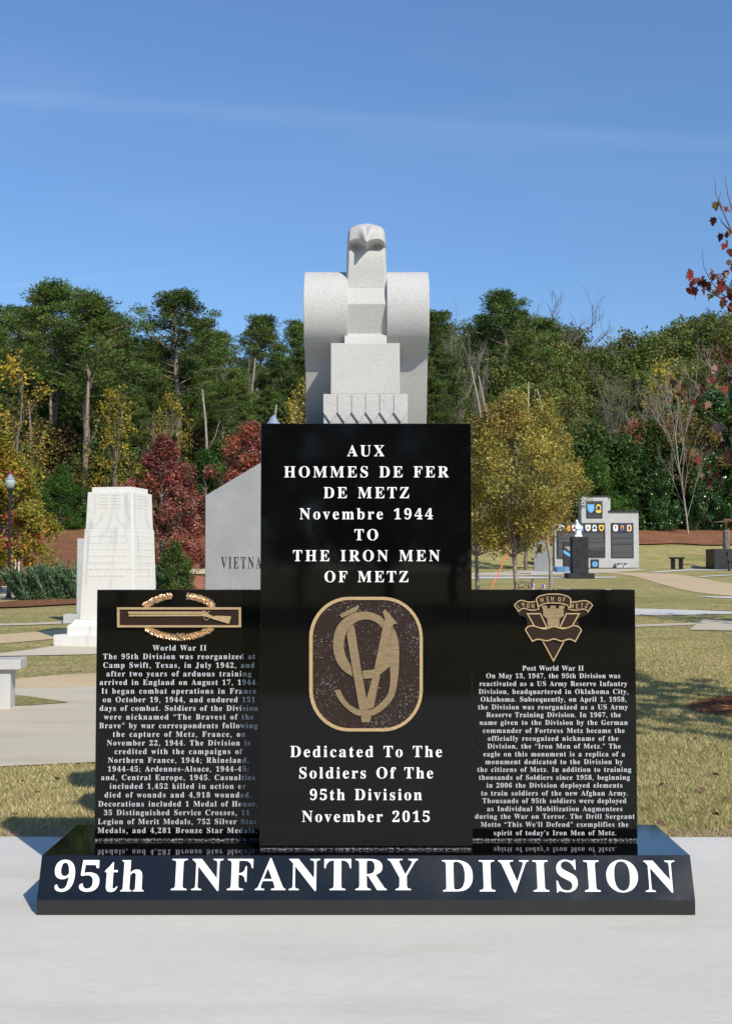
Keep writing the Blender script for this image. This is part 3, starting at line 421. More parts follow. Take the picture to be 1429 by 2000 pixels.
    'z': (293, [13, 0, 13, 14, 168, 287, 111, 286, 83, 279, 68, 267, 59, 256, 44, 216, 26, 216, 32, 310, 275, 310, 275, 291, 126, 25, 174, 26, 210, 35, 223, 44, 239, 61, 260, 107, 276, 107, 268, 0]),
    '0': (375, [188, -7, 159, -5, 121, 5, 91, 24, 66, 51, 48, 84, 35, 125, 27, 171, 23, 241, 27, 311, 35, 357, 48, 397, 66, 430, 91, 456, 121, 474, 146, 482, 189, 486, 229, 482, 264, 469, 292, 448, 314, 419, 331, 384, 343, 341, 350, 294, 353, 240, 350, 187, 343, 139, 331, 97, 314, 61, 292, 32, 263, 11, 229, -2], [188, 37, 213, 44, 225, 58, 234, 78, 244, 137, 248, 240, 244, 344, 234, 402, 219, 429, 206, 439, 189, 443, 172, 439, 157, 429, 142, 402, 132, 344, 127, 240, 132, 137, 142, 78, 152, 58, 164, 44]),
    '1': (375, [65, 0, 65, 36, 132, 37, 146, 45, 152, 58, 154, 416, 103, 361, 87, 351, 72, 346, 56, 348, 40, 359, 31, 375, 28, 396, 94, 422, 179, 482, 254, 482, 256, 61, 262, 44, 274, 37, 343, 36, 343, 0]),
    '2': (375, [24, 0, 24, 69, 143, 191, 187, 245, 215, 299, 223, 330, 226, 363, 223, 405, 212, 427, 191, 443, 166, 445, 139, 434, 126, 416, 116, 380, 112, 329, 70, 335, 44, 348, 30, 371, 26, 402, 35, 430, 52, 450, 70, 463, 100, 477, 129, 483, 174, 486, 209, 484, 254, 475, 278, 463, 306, 440, 318, 421, 325, 399, 327, 357, 314, 318, 291, 281, 254, 237, 87, 74, 259, 76, 276, 83, 289, 96, 296, 110, 305, 141, 345, 141, 341, 0]),
    '3': (375, [163, -7, 98, 0, 53, 18, 38, 30, 27, 44, 20, 64, 19, 80, 23, 96, 36, 113, 54, 123, 76, 126, 79, 97, 89, 74, 105, 57, 125, 46, 158, 40, 185, 44, 208, 54, 227, 74, 238, 105, 241, 148, 234, 174, 221, 196, 199, 213, 171, 224, 95, 227, 95, 269, 150, 269, 169, 272, 185, 279, 204, 296, 217, 319, 224, 346, 225, 376, 219, 407, 207, 429, 193, 440, 169, 445, 144, 439, 130, 426, 120, 408, 114, 379, 111, 341, 75, 345, 47, 356, 30, 374, 24, 401, 27, 418, 39, 441, 72, 467, 123, 483, 190, 486, 237, 479, 275, 464, 304, 442, 322, 413, 327, 389, 327, 366, 320, 335, 311, 317, 298, 301, 274, 281, 225, 256, 259, 247, 286, 235, 321, 207, 340, 174, 344, 128, 341, 101, 329, 70, 317, 50, 295, 29, 268, 14, 238, 3, 206, -4]),
    '4': (375, [121, 0, 121, 36, 166, 39, 179, 44, 188, 54, 195, 76, 195, 125, 9, 125, 9, 166, 199, 480, 293, 480, 293, 169, 363, 169, 363, 125, 293, 125, 294, 70, 299, 54, 309, 44, 332, 37, 357, 36, 357, 0], [56, 169, 195, 169, 195, 326, 199, 416, 156, 335]),
    '5': (375, [165, -7, 109, -2, 70, 11, 44, 31, 29, 59, 28, 86, 35, 103, 54, 116, 81, 121, 90, 79, 111, 52, 141, 41, 181, 44, 204, 56, 219, 72, 231, 96, 236, 128, 237, 160, 231, 192, 219, 216, 200, 233, 184, 241, 156, 247, 112, 245, 71, 235, 40, 247, 62, 480, 316, 480, 319, 357, 281, 357, 271, 393, 265, 400, 255, 405, 105, 406, 94, 281, 126, 288, 168, 291, 205, 289, 253, 277, 293, 256, 313, 235, 328, 211, 337, 181, 340, 148, 336, 108, 324, 75, 306, 48, 282, 27, 248, 9, 210, -2]),
    '6': (375, [197, -7, 161, -3, 119, 12, 84, 40, 63, 69, 46, 106, 35, 151, 31, 203, 33, 275, 42, 325, 57, 370, 77, 409, 104, 441, 137, 466, 166, 478, 210, 486, 252, 485, 297, 473, 326, 453, 334, 440, 340, 422, 339, 402, 333, 388, 322, 376, 305, 366, 260, 360, 255, 405, 241, 437, 220, 446, 206, 446, 188, 440, 165, 421, 152, 401, 142, 375, 131, 328, 125, 269, 167, 288, 209, 294, 260, 289, 295, 274, 324, 248, 343, 214, 351, 171, 349, 121, 342, 90, 330, 62, 302, 28, 278, 11, 249, 0], [199, 38, 211, 39, 227, 48, 243, 71, 252, 109, 254, 162, 248, 205, 238, 228, 219, 247, 206, 252, 188, 253, 159, 245, 133, 229, 125, 221, 125, 198, 134, 121, 147, 81, 170, 48, 184, 40]),
    '7': (375, [111, 0, 289, 406, 97, 404, 86, 398, 78, 387, 70, 338, 30, 338, 33, 480, 353, 480, 353, 447, 168, 0]),
    '8': (375, [183, -7, 144, -4, 111, 3, 83, 15, 60, 31, 42, 50, 30, 72, 21, 105, 21, 133, 27, 162, 41, 186, 70, 213, 119, 242, 91, 261, 69, 281, 44, 319, 37, 345, 36, 372, 41, 402, 50, 423, 76, 454, 108, 473, 151, 484, 209, 486, 254, 478, 278, 468, 307, 444, 325, 415, 332, 393, 334, 369, 333, 350, 325, 325, 316, 311, 297, 293, 244, 260, 296, 230, 330, 199, 345, 174, 352, 156, 355, 112, 349, 84, 338, 59, 321, 38, 298, 20, 256, 2, 222, -5], [203, 283, 229, 303, 241, 322, 248, 347, 249, 384, 241, 411, 225, 433, 206, 444, 181, 447, 158, 439, 142, 420, 131, 388, 131, 356, 138, 335, 149, 318, 172, 300], [187, 32, 218, 37, 241, 55, 257, 82, 262, 124, 253, 152, 239, 170, 208, 192, 164, 216, 138, 194, 119, 166, 112, 137, 112, 101, 119, 76, 137, 50, 163, 35]),
    '9': (375, [152, -7, 101, 0, 67, 17, 53, 33, 45, 51, 42, 69, 45, 86, 58, 101, 75, 107, 95, 67, 120, 44, 140, 37, 156, 36, 176, 39, 194, 48, 210, 63, 223, 84, 234, 112, 247, 185, 251, 230, 223, 205, 186, 188, 141, 185, 115, 190, 91, 199, 60, 220, 38, 252, 26, 292, 24, 336, 28, 369, 38, 399, 52, 426, 71, 448, 95, 466, 123, 478, 154, 485, 189, 486, 223, 480, 264, 463, 290, 441, 311, 413, 328, 377, 340, 332, 345, 280, 344, 220, 337, 169, 325, 122, 306, 81, 288, 54, 258, 25, 231, 9, 189, -4], [184, 233, 201, 235, 220, 243, 236, 256, 251, 278, 245, 352, 235, 392, 215, 426, 196, 439, 181, 441, 156, 434, 137, 413, 125, 377, 121, 328, 125, 286, 137, 257, 156, 239]),
}
def glyph_table():
    d = {}
    for ch, rec in OUTLINES.items():
        f = (0.95 if ch.isdigit() else 1.0)/455.0
        d[ch] = (rec[0]*f, [[(c[k]*f, c[k+1]*f) for k in range(0, len(c), 2)] for c in rec[1:]])
    def circ(cx, cy, r): return [(cx+r*math.cos(w*math.pi/6), cy+r*math.sin(w*math.pi/6)) for w in range(12)]
    comma = [(0.08, 0.06), (0.14, 0.14), (0.22, 0.14), (0.28, 0.07), (0.26, -0.06), (0.18, -0.17), (0.09, -0.23), (0.07, -0.20), (0.14, -0.12), (0.17, -0.02), (0.13, -0.01)]
    up = [(x, y+0.86) for x, y in comma]; flip = [(0.34-x, 0.77-y) for x, y in comma]
    d['.'] = (0.34, [circ(0.17, 0.07, 0.085)]); d[','] = (0.36, [comma]); d["'"] = (0.34, [up])
    d[';'] = (0.38, [comma, circ(0.18, 0.55, 0.085)]); d['-'] = (0.5, [[(0.05, 0.28), (0.45, 0.28), (0.45, 0.38), (0.05, 0.38)]])
    d['}'] = (0.6, [up, [(x+0.26, y) for x, y in up]]); d['{'] = (0.6, [flip, [(x+0.26, y) for x, y in flip]])
    d[' '] = (0.52, [])
    out = {}
    for ch, (adv, cons) in d.items():
        if not cons: out[ch] = (adv, [], []); continue
        loops = [[Vector((x, y, 0)) for x, y in c] for c in cons]
        def inside(p, c):
            k = False
            for i in range(len(c)):
                (x0, y0), (x1, y1) = c[i], c[i-1]
                if (y0 > p[1]) != (y1 > p[1]) and p[0] < (x1-x0)*(p[1]-y0)/(y1-y0)+x0: k = not k
            return k
        start = [0]
        for c in cons: start.append(start[-1]+len(c))
        tris = []
        for i, c in enumerate(cons):
            if any(inside(c[0], o) for j, o in enumerate(cons) if j != i): continue      # a hole
            mem = [i]+[j for j, o in enumerate(cons) if j != i and inside(o[0], c)]
            ids = [start[j]+k for j in mem for k in range(len(cons[j]))]
            tris += [tuple(ids[q] for q in t_) for t_ in tessellate_polygon([loops[j] for j in mem])]
        out[ch] = (adv, [(x, y) for c in cons for x, y in c], tris)
    return out
GL = glyph_table()
class Frame(tuple):
    pass
def plane_frame(O, ex, ez):
    ex = Vector(ex).normalized(); ez = Vector(ez).normalized(); return (Vector(O), ex, ez, ex.cross(ez).normalized())
def to_frame(fr, px, py):
    O, ex, ez, n = fr; d = raydir(px, py); e = Vector((0, 0, EYE)); k = (O-e).dot(n)/d.dot(n); p = e+d*k-O
    return (p.dot(ex), p.dot(ez))
def text(mb, fr, s, xl, xr, base, cap, mat, off=0.0008, wide=1.0, base_r=None):
    """one line of lettering between two points of a surface; tracking fills the measured width"""
    a0 = to_frame(fr, xl, base); a1 = to_frame(fr, xr, base if base_r is None else base_r); h = to_frame(fr, (xl+xr)/2, base-cap)[1]-to_frame(fr, (xl+xr)/2, base)[1]
    nat = sum(GL[c][0] for c in s)*h*wide; width = a1[0]-a0[0]
    tr = (width-nat)/max(1, len(s)-1) if len(s) > 1 else 0
    x = 0; O, ex, ez, n = fr
    for c in s:
        adv, pts, tris = GL[c]
        y0 = a0[1]+(a1[1]-a0[1])*x/width
        if pts:
            v = [O+ex*(a0[0]+x+p[0]*h*wide)+ez*(y0+p[1]*h)+n*off for p in pts]; f = []
            for tr_ in tris:
                q = [v[i] for i in tr_]
                f.append(tr_ if (q[1]-q[0]).cross(q[2]-q[0]).dot(n) > 0 else tr_[::-1])
            mb.add(v, f, mat)
        x += adv*h*wide+tr

# ------------------------------------------------------------------ the ground
def grid_mesh(name, xs, ys, mat, off=0.0, zf=tz, keep=None):
    v = [(x, y, zf(x, y)+off) for y in ys for x in xs]; nx = len(xs); f = []
    for j in range(len(ys)-1):
        for i in range(nx-1):
            if keep and not keep((xs[i]+xs[i+1])/2, (ys[j]+ys[j+1])/2): continue
            f.append((j*nx+i, j*nx+i+1, (j+1)*nx+i+1, (j+1)*nx+i))
    me = bpy.data.meshes.new(name); me.from_pydata(v, [], f); me.materials.append(mat); me.update()
    o = bpy.data.objects.new(name, me); COL.objects.link(o); return tag(o, kind='structure')
xs = [-900, -500, -300, -200, -150, -110, -80] + [float(x) for x in np.arange(-60, 60.1, 2)] + [80, 110, 150, 200, 300, 500, 900]
ys = [-600, -300, -150, -80, -40, -20, 0, 15] + [float(y) for y in np.arange(16, 100, 1)] + [105, 112, 120, 135, 150, 175, 200, 235, 260, 400, 800, 1500]
ground = grid_mesh('ground', xs, ys, M['turf'])

# mulch banks follow the slope; forest litter above them
def strip_sheet(name, t0f, t1f, mat, off, x0=-70, x1=70, dx=1.0, dt=0.8):
    v = []; f = []; xs_ = np.arange(x0, x1+0.01, dx); nt_ = 26
    for x in xs_:
        a = t0f(x); b_ = t1f(x)
        for k in range(nt_):
            y = bank_start(x)+a+(b_-a)*k/(nt_-1); v.append((x, y, tz(x, y)+off))
    n = nt_
    for i in range(len(xs_)-1):
        for k in range(n-1): f.append((i*n+k, (i+1)*n+k, (i+1)*n+k+1, i*n+k+1))
    me = bpy.data.meshes.new(name); me.from_pydata(v, [], f); me.materials.append(mat); me.update()
    o = bpy.data.objects.new(name, me); COL.objects.link(o); return tag(o, kind='structure')
wob = lambda x, s: 0.35*math.sin(x*0.7+s)+0.2*math.sin(x*1.9+2*s)
strip_sheet('mulch_bank', lambda x: 0.0+9.2*sm((x+4)/10)+wob(x, 1), lambda x: 17.5+wob(x, 3), M['mulch'], 0.09)
strip_sheet('forest_floor', lambda x: 16.8, lambda x: 150, M['litter'], 0.16, -130, 150, 4.0)

def sheet(name, pts, mat, off=0.006, px=True):
    P = [at(a, b_) if px else Vector((a, b_, 0)) for a, b_ in pts]
    tris = tessellate_polygon([[Vector((p.x, p.y, 0)) for p in P]])
    bm = bmesh.new(); vs = [bm.verts.new((p.x, p.y, 0)) for p in P]
    for t_ in tris:
        try: bm.faces.new([vs[i] for i in t_])
        except ValueError: pass
    bmesh.ops.bisect_plane(bm, geom=bm.verts[:]+bm.edges[:]+bm.faces[:], plane_co=(0, 15, 0), plane_no=(0, 1, 0))
    for v in bm.verts: v.co.z = 0.03*max(0, v.co.y-15)+off
    bmesh.ops.recalc_face_normals(bm, faces=bm.faces)
    if bm.faces and sum(f.normal.z for f in bm.faces) < 0: bmesh.ops.reverse_faces(bm, faces=bm.faces)
    me = bpy.data.meshes.new(name); bm.to_mesh(me); bm.free(); me.materials.append(mat)
    o = bpy.data.objects.new(name, me); COL.objects.link(o); return tag(o, kind='structure')
def curve_pts(ctrl, n=5):
    out = []
    P = [ctrl[0]]+list(ctrl)+[ctrl[-1]]
    for i in range(1, len(P)-2):
        for k in range(n):
            t_ = k/n; a, b_, c, d = P[i-1], P[i], P[i+1], P[i+2]
            out.append(tuple(0.5*((2*b_[j])+(-a[j]+c[j])*t_+(2*a[j]-5*b_[j]+4*c[j]-d[j])*t_**2+(-a[j]+3*b_[j]-3*c[j]+d[j])*t_**3) for j in (0, 1)))
    out.append(tuple(ctrl[-1])); return out
yb_ = at(714, 1637).y
sheet('pavement', [(-14, -3.2), (14, -3.2), (14, yb_-0.06), (-14, yb_+0.02)], M['concrete'], 0.012, px=False)
sheet('memorial_pad', [(-400, 1349), (30, 1346), (188, 1343), (700, 1340), (700, 1488), (190, 1491), (60, 1497), (0, 1500), (-400, 1516)], M['pad'], 0.012)
sheet('path', curve_pts([(-300, 1340), (0, 1329), (90, 1321), (188, 1316), (500, 1308)])+[(500, 1335)]+curve_pts([(190, 1345), (60, 1352), (-300, 1366)]), M['path'], 0.008)
sheet('turf_wedge', [(-300, 1368), (-60, 1361), (20, 1359), (60, 1363), (135, 1374.5), (60, 1380), (-60, 1383), (-300, 1388)], M['turf'], 0.018)
sheet('monument_path', [(-200, 1284), (0, 1277), (60, 1270), (110, 1262), (330, 1258), (500, 1258), (500, 1276), (190, 1279), (0, 1283), (-200, 1292)], M['pad'], 0.012)
sheet('curved_path', [(-200, 1246), (0, 1240), (80, 1234), (140, 1228), (330, 1220), (330, 1240), (135, 1246), (60, 1253), (0, 1258), (-200, 1266)], M['path'], 0.010)
sheet('narrow_path', [(-200, 1218), (0, 1219.5), (60, 1218), (130, 1214.5), (200, 1212), (200, 1217), (130, 1219), (60, 1221.5), (0, 1223), (-200, 1224)], M['pad'], 0.014)
sheet('gravel_pad', [(-60, 1147), (40, 1145), (37, 1168), (0, 1171), (-60, 1172)], M['pad'], 0.010)
sheet('mulch_bed', curve_pts([(-30, 1184), (10, 1178), (60, 1174), (200, 1172), (360, 1174), (400, 1180)])+curve_pts([(400, 1186), (300, 1188), (200, 1184), (150, 1182), (60, 1187), (0, 1189), (-30, 1190)]), M['mulch'], 0.04)
sheet('mulch_island', [(-60, 1140), (38, 1137), (40, 1143), (-60, 1146)], M['mulch'], 0.03)
sheet('mulch_ring', curve_pts([(975, 1108.8), (1000, 1106.5), (1035, 1107.2), (1040, 1108.6), (1000, 1110.4), (975, 1108.8)], 4)[:-1], M['mulch'], 0.05)
# right-hand side
sheet('white_walk', [(1000, 1186), (1242, 1189.5), (1330, 1192), (1429, 1195.5), (1700, 1204), (1700, 1214), (1429, 1200), (1330, 1202), (1242, 1202.5), (1000, 1204)], M['strip'], 0.014)
sheet('walk_edge', [(1000, 1224), (1242, 1221), (1300, 1219), (1366, 1216), (1380, 1218), (1366, 1220.5), (1242, 1225.5), (1000, 1229)], M['pad'], 0.012)
sheet('stone_pad', [(1345, 1231.5), (1371, 1211), (1429, 1214), (1600, 1222), (1600, 1238), (1429, 1233)], M['pad'], 0.016)
sheet('far_walk', [(1355, 1165.5), (1429, 1166), (1600, 1167), (1600, 1172), (1429, 1169.5), (1390, 1168)], M['strip'], 0.016)
sheet('main_path', curve_pts([(1180, 1117.5), (1230, 1119), (1300, 1120.5), (1355, 1127), (1400, 1136), (1429, 1140), (1600, 1156)])+[(1600, 1190)]+curve_pts([(1429, 1164.5), (1380, 1160), (1330, 1152), (1285, 1140), (1245, 1128), (1215, 1122.5), (1180, 1119.5)]), M['path'], 0.012)
sheet('side_walk', [(1262, 1118.2), (1300, 1115.5), (1345, 1112.5), (1429, 1113.2), (1600, 1114), (1600, 1118), (1429, 1114.9), (1345, 1115), (1285, 1118.8)], M['strip'], 0.02)
sheet('cross_walk', [(1360, 1126.5), (1400, 1124.5), (1429, 1123), (1600, 1118), (1600, 1121), (1429, 1124.6), (1400, 1126.2), (1368, 1128)], M['strip'], 0.024)
sheet('plaza', [(900, 1121.5), (1010, 1116), (1090, 1111.5), (1245, 1111), (1262, 1114), (1210, 1117.5), (1130, 1122), (1000, 1125), (900, 1125)], M['pad'], 0.016)
sheet('pedestal_walk', [(900, 1127), (1100, 1127.5), (1200, 1127), (1205, 1129), (1110, 1130.5), (900, 1131)], M['strip'], 0.02)

# near grass: real blades, far too many to count
rng = np.random.default_rng(3)
def blades(n, x0, x1, y0, y1, edge=None, h=(0.014, 0.036)):
    X = rng.uniform(x0, x1, n*3); Y = y0+(y1-y0)*rng.random(n*3)**1.35
    k = (np.abs(X) < Y*0.37+0.6) & ((Y < 15.9) | (X > 1.5))
    if edge is not None: k &= edge(X, Y)
    X = X[k][:n]; Y = Y[k][:n]; m_ = len(X)
    Z = 0.03*np.maximum(0, Y-15)
    H = rng.uniform(*h, m_); A = rng.uniform(0, 2*np.pi, m_); wd = rng.uniform(0.0010, 0.0023, m_)*(0.6+Y/11); ln = rng.uniform(0.2, 1.25, m_)*H; B = rng.uniform(0, 2*np.pi, m_)
    base = np.stack([X, Y, Z], 1); u = np.stack([np.cos(A)*wd, np.sin(A)*wd, 0*A], 1)
    tip = base+np.stack([np.cos(B)*ln, np.sin(B)*ln, H], 1)
    V = np.stack([base-u, base+u, tip], 1)
    pal = np.array([(0.62, 0.50, 0.25), (0.50, 0.39, 0.18), (0.72, 0.60, 0.34), (0.25, 0.27, 0.085), (0.18, 0.21, 0.06), (0.37, 0.34, 0.14)])
    patch = 0.5+0.5*np.sin(X*1.7+np.sin(Y*1.1)*2)*np.sin(Y*1.3+X*0.6)
    g = rng.random(m_) < 0.28+0.34*patch
    idx = np.where(g, rng.integers(3, 6, m_), rng.integers(0, 3, m_))
    cols = pal[idx]*rng.uniform(0.75, 1.2, (m_, 1))
    thatch = (Y < yb_+0.17+0.05*np.sin(X*3.1)+0.03*np.sin(X*9)) & (rng.random(m_) < 0.85)     # worn tan edge along the pavement
    cols[thatch] = np.array((0.50, 0.375, 0.25))*rng.uniform(0.7, 1.2, (int(thatch.sum()), 1))
    return V, cols
pr = [at(a, b_) for a, b_ in ((0, 1500), (60, 1497), (190, 1491), (700, 1488))]
def pad_edge(X, Y):
    front = np.interp(X, [p.x for p in pr], [p.y for p in pr])+0.012*np.sin(X*23)+0.015*np.sin(X*61)
    return (Y > yb_-0.03+0.012*np.sin(X*31)) & ((Y < front) | (X > 0.4))
V1, C1 = blades(420000, -4.6, 8.2, yb_-0.05, 21.4, pad_edge)
me = fastmesh('grass', V1.reshape(-1, 3), 3, M['blade'], C1)
grass = link(bpy.data.objects.new('grass', me)); tag(grass, 'straw and green bermuda grass behind the monument', 'grass', kind='stuff')

# ------------------------------------------------------------------ the black monument
D0, BW, Z1, SL, Z2, BD = 5.151, 1.413, 0.076, 0.059, 0.252, 0.674
YS, ZS, XS_ = 5.475, 1.401, 1.242
YC, ZC, XC = 5.30, 2.152, 0.4724
mon = empty('memorial_monument', (0, D0+0.4, 0), 0, 'polished black granite monument with three upright slabs on an inscribed base', 'monument')
def mpart(mb, name, parent=mon, **k):
    o = mb.build(name, None, **k); o.parent = parent; o.matrix_parent_inverse = Matrix.Translation(parent.location).inverted()
    return o
# base: a low plinth with a battered front face
mb = MB(); yb2 = D0+BD
prof = [(D0, 0.013), (D0, Z1), (D0+SL, Z2), (yb2, Z2), (yb2+SL*0.8, Z1), (yb2+SL*0.8, 0.013)]
v = [(sx*(BW-(0.004 if i in (2, 3) else 0)), y, z) for sx in (-1, 1) for i, (y, z) in enumerate(prof)]; n = len(prof)
mb.add(v, [tuple(range(n)), tuple(range(n, 2*n))[::-1]], M['black_base'])
for i in range(n):
    j = (i+1) % n; mb.add([v[i], v[j], v[j+n], v[i+n]], [(0, 3, 2, 1)], M['black_face'] if i == 1 else M['black_base'])
base = mpart(mb, 'base', bevel=0.002, recalc=True)
def box_part(name, x0, x1, y0, y1, z0, z1, mat, parent=mon, bevel=0.003):
    mb = MB(); mb.box(((x0+x1)/2, (y0+y1)/2, (z0+z1)/2), (x1-x0, y1-y0, z1-z0), mat); return mpart(mb, name, parent, bevel=bevel)
centre = box_part('centre_slab', -XC, XC, YC, YC+0.34, Z2+0.012, ZC, M['black'])
left = box_part('side_slab', -XS_, -XC-0.003, YS, YS+0.2, Z2+0.014, ZS, M['black'])
right = box_part('side_slab', XC+0.003, XS_, YS, YS+0.2, Z2+0.014, ZS, M['black'])
for o, l in ((left, 'left slab with the rifle badge and wartime history'), (right, 'right slab with the castle crest and postwar history'), (centre, 'tall centre slab with the round cornered bronze emblem')): o['label'] = l
# bottom joints: ragged bright edge under each slab
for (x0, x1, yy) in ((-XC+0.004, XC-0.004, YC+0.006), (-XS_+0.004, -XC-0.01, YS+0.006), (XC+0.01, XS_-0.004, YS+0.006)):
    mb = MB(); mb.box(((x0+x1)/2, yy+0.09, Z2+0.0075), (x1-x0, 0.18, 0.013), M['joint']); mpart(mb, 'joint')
fC = plane_frame((0, YC, 0), (1, 0, 0), (0, 0, 1)); fS = plane_frame((0, YS, 0), (1, 0, 0), (0, 0, 1))
fB = plane_frame((0, D0, Z1), (1, 0, 0), (0, SL, Z2-Z1))
mb = MB()
for s_, a, b_, y in (('95th', 101, 283, 1741), ('INFANTRY', 332, 815, 1738.5), ('DIVISION', 862, 1323, 1741)):
    text(mb, fB, s_, a, b_, y, 61, M['letter'], wide=1.02, base_r=y+(1.0 if s_ == 'DIVISION' else 0))
mpart(mb, 'inscription')
def slab_text(fr, rows, mat, name, parent):
    mb = MB()
    for r in rows: text(mb, fr, *r, mat, wide=0.96)
    o = mb.build(name, None); o.parent = parent; return o
c4 = lambda s_, a, b_, y: (s_, 500+a*.3009, 500+b_*.3009, 820+y*.3009, 21.3)
c5 = lambda s_, a, b_, y: (s_, 560+a*.2451, 560+b_*.2451, 1150+y*.2451, 21.5)
slab_text(fC, [c4('AUX', 592, 833, 236), c4('HOMMES DE FER', 180, 1248, 373), c4('DE METZ', 436, 995, 508), c4('Novembre 1944', 280, 1148, 645), c4('TO', 637, 795, 781),
               c4('THE IRON MEN', 238, 1193, 917), c4('OF METZ', 440, 990, 1053), c5('Dedicated To The', 25, 1238, 1340), c5('Soldiers Of The', 92, 1167, 1510),
               c5('95th Division', 180, 1078, 1683), c5('November 2015', 118, 1143, 1857)], M['letter'], 'inscription', centre)
c2 = lambda s_, a, b_, y: (s_, 180+a*.27, 180+b_*.27, 1140+y*.27, 10.4)
LT = [('World War II', 440, 828, 483), ('The 95th Division was reorganized at', 80, 1180, 545), ('Camp Swift, Texas, in July 1942, and', 80, 1175, 608), ('after two years of arduous training', 103, 1153, 670),
      ('arrived in England on August 17, 1944.', 55, 1200, 732), ('It began combat operations in France', 68, 1188, 795), ('on October 19, 1944, and endured 151', 77, 1180, 857), ('days of combat. Soldiers of the Division', 55, 1200, 919),
      ('were nicknamed {The Bravest of the', 87, 1168, 982), ('Brave} by war correspondents following', 52, 1197, 1045), ('the capture of Metz, France, on', 150, 1110, 1107), ('November 22, 1944. The Division is', 107, 1145, 1170),
      ('credited with the campaigns of', 162, 1085, 1232), ('Northern France, 1944; Rhineland,', 115, 1135, 1295), ('1944-45; Ardennes-Alsace, 1944-45;', 113, 1135, 1358), ('and, Central Europe, 1945. Casualties', 65, 1180, 1420),
      ('included 1,452 killed in action or', 127, 1112, 1483), ('died of wounds and 4,918 wounded.', 90, 1153, 1546), ('Decorations included 1 Medal of Honor,', 45, 1200, 1611), ('35 Distinguished Service Crosses, 11', 85, 1140, 1674),
      ('Legion of Merit Medals, 752 Silver Star', 42, 1190, 1739), ('Medals, and 4,281 Bronze Star Medals.', 40, 1195, 1803)]
slab_text(fS, [c2(*r) for r in LT], M['etched'], 'inscription', left)
c3 = lambda s_, a, b_, y: (s_, 920+a*.27, 920+b_*.27, 1140+y*.27, 9.4)
RT = [('Post World War II', 367, 812, 628), ('On May 13, 1947, the 95th Division was', 105, 1077, 683), ('reactivated as a US Army Reserve Infantry', 57, 1125, 740), ('Division, headquartered in Oklahoma City,', 52, 1135, 797),
      ('Oklahoma. Subsequently, on April 1, 1958,', 65, 1122, 853), ('the Division was reorganized as a US Army', 47, 1130, 909), ('Reserve Training Division. In 1967, the', 107, 1080, 965), ('name given to the Division by the German', 58, 1130, 1021),
      ('commander of Fortress Metz became the', 82, 1108, 1079), ('officially recognized nickname of the', 117, 1063, 1136), ('Division, the {Iron Men of Metz.} The', 115, 1080, 1192), ('eagle on this monument is a replica of a', 85, 1110, 1249),
      ('monument dedicated to the Division by', 100, 1093, 1305), ('the citizens of Metz. In addition to training', 42, 1155, 1361), ('thousands of Soldiers since 1958, beginning', 53, 1145, 1418), ('in 2006 the Division deployed elements', 108, 1093, 1475),
      ('to train soldiers of the new Afghan Army.', 70, 1133, 1532), ('Thousands of 95th soldiers were deployed', 80, 1120, 1587), ('as Individual Mobilization Augmentees', 112, 1093, 1645), ('during the War on Terror. The Drill Sergeant', 25, 1180, 1700),
      ("Motto {This We'll Defend} exemplifies the", 67, 1135, 1758), ("spirit of today's Iron Men of Metz.", 160, 1048, 1819)]
slab_text(fS, [c3(*r) for r in RT], M['etched'], 'inscription', right)

# centre emblem: rounded field with a nine, a five and a V interlaced
mb = MB()
cc = lambda p: to_frame(fC, 600+p[0]*.16095, 1160+p[1]*.16095)
def rrect(x0, y0, x1, y1, rx, ry, n=10):
    o = []
    for cx, cy, a0 in ((x1-rx, y0+ry, -90), (x1-rx, y1-ry, 0), (x0+rx, y1-ry, 90), (x0+rx, y0+ry, 180)):
        for k in range(n+1): w = math.radians(a0+90*k/n); o.append((cx+rx*math.cos(w), cy+ry*math.sin(w)))
    return o
outer = [cc(p) for p in rrect(24, 35, 1398, 1665, 480, 500)]; inner = [cc(p) for p in rrect(66, 72, 1360, 1628, 445, 462)]
mb.poly(fC, outer, 0.004, 0.004, M['brown_plain']); mb.poly(fC, inner, 0.0046, 0, M['brown'])
mb.poly(fC, outer, 0.009, 0.006, M['gold'], [inner])
def stroke(pts, off): mb.poly(fC, [cc(p) for p in pts], off, 0.005, M['groove'])
stroke([(388, 252), (618, 135), (630, 155), (595, 212), (420, 290)], 0.010)
stroke(curve_pts([(928, 305), (860, 255), (740, 217), (600, 222), (455, 292), (350, 420), (312, 600), (345, 790), (430, 920), (548, 1000)], 4)+curve_pts([(530, 870), (485, 795), (452, 700), (444, 600), (470, 480), (540, 380), (620, 325), (700, 308), (780, 320), (850, 355), (910, 415)], 4), 0.0105)
stroke(curve_pts([(1035, 400), (1085, 500), (1112, 680), (1100, 1000), (1050, 1240), (930, 1390), (800, 1470), (700, 1485), (560, 1450), (430, 1340), (365, 1250), (330, 1162)], 3)
       + curve_pts([(400, 1158), (440, 1250), (520, 1345), (625, 1400), (740, 1404), (820, 1375), (930, 1280), (985, 1180), (1005, 1050), (1000, 880)], 3)
       + [(900, 960), (800, 1020), (680, 1025), (665, 930), (800, 915), (900, 850), (960, 740), (990, 620), (1030, 440)], 0.0110)
stroke([(478, 490), (505, 425), (555, 370), (575, 420), (655, 930), (717, 1270), (790, 1010), (885, 965), (805, 1372), (730, 1402), (632, 1400), (545, 900)], 0.0125)
stroke([(912, 215), (940, 183), (1090, 357), (1037, 370), (965, 740), (900, 850), (812, 902), (928, 330), (940, 300)], 0.0125)
stroke([(650, 1488), (775, 1470), (760, 1555), (660, 1555)], 0.0105)
o = mb.build('division_emblem', None); o.parent = centre

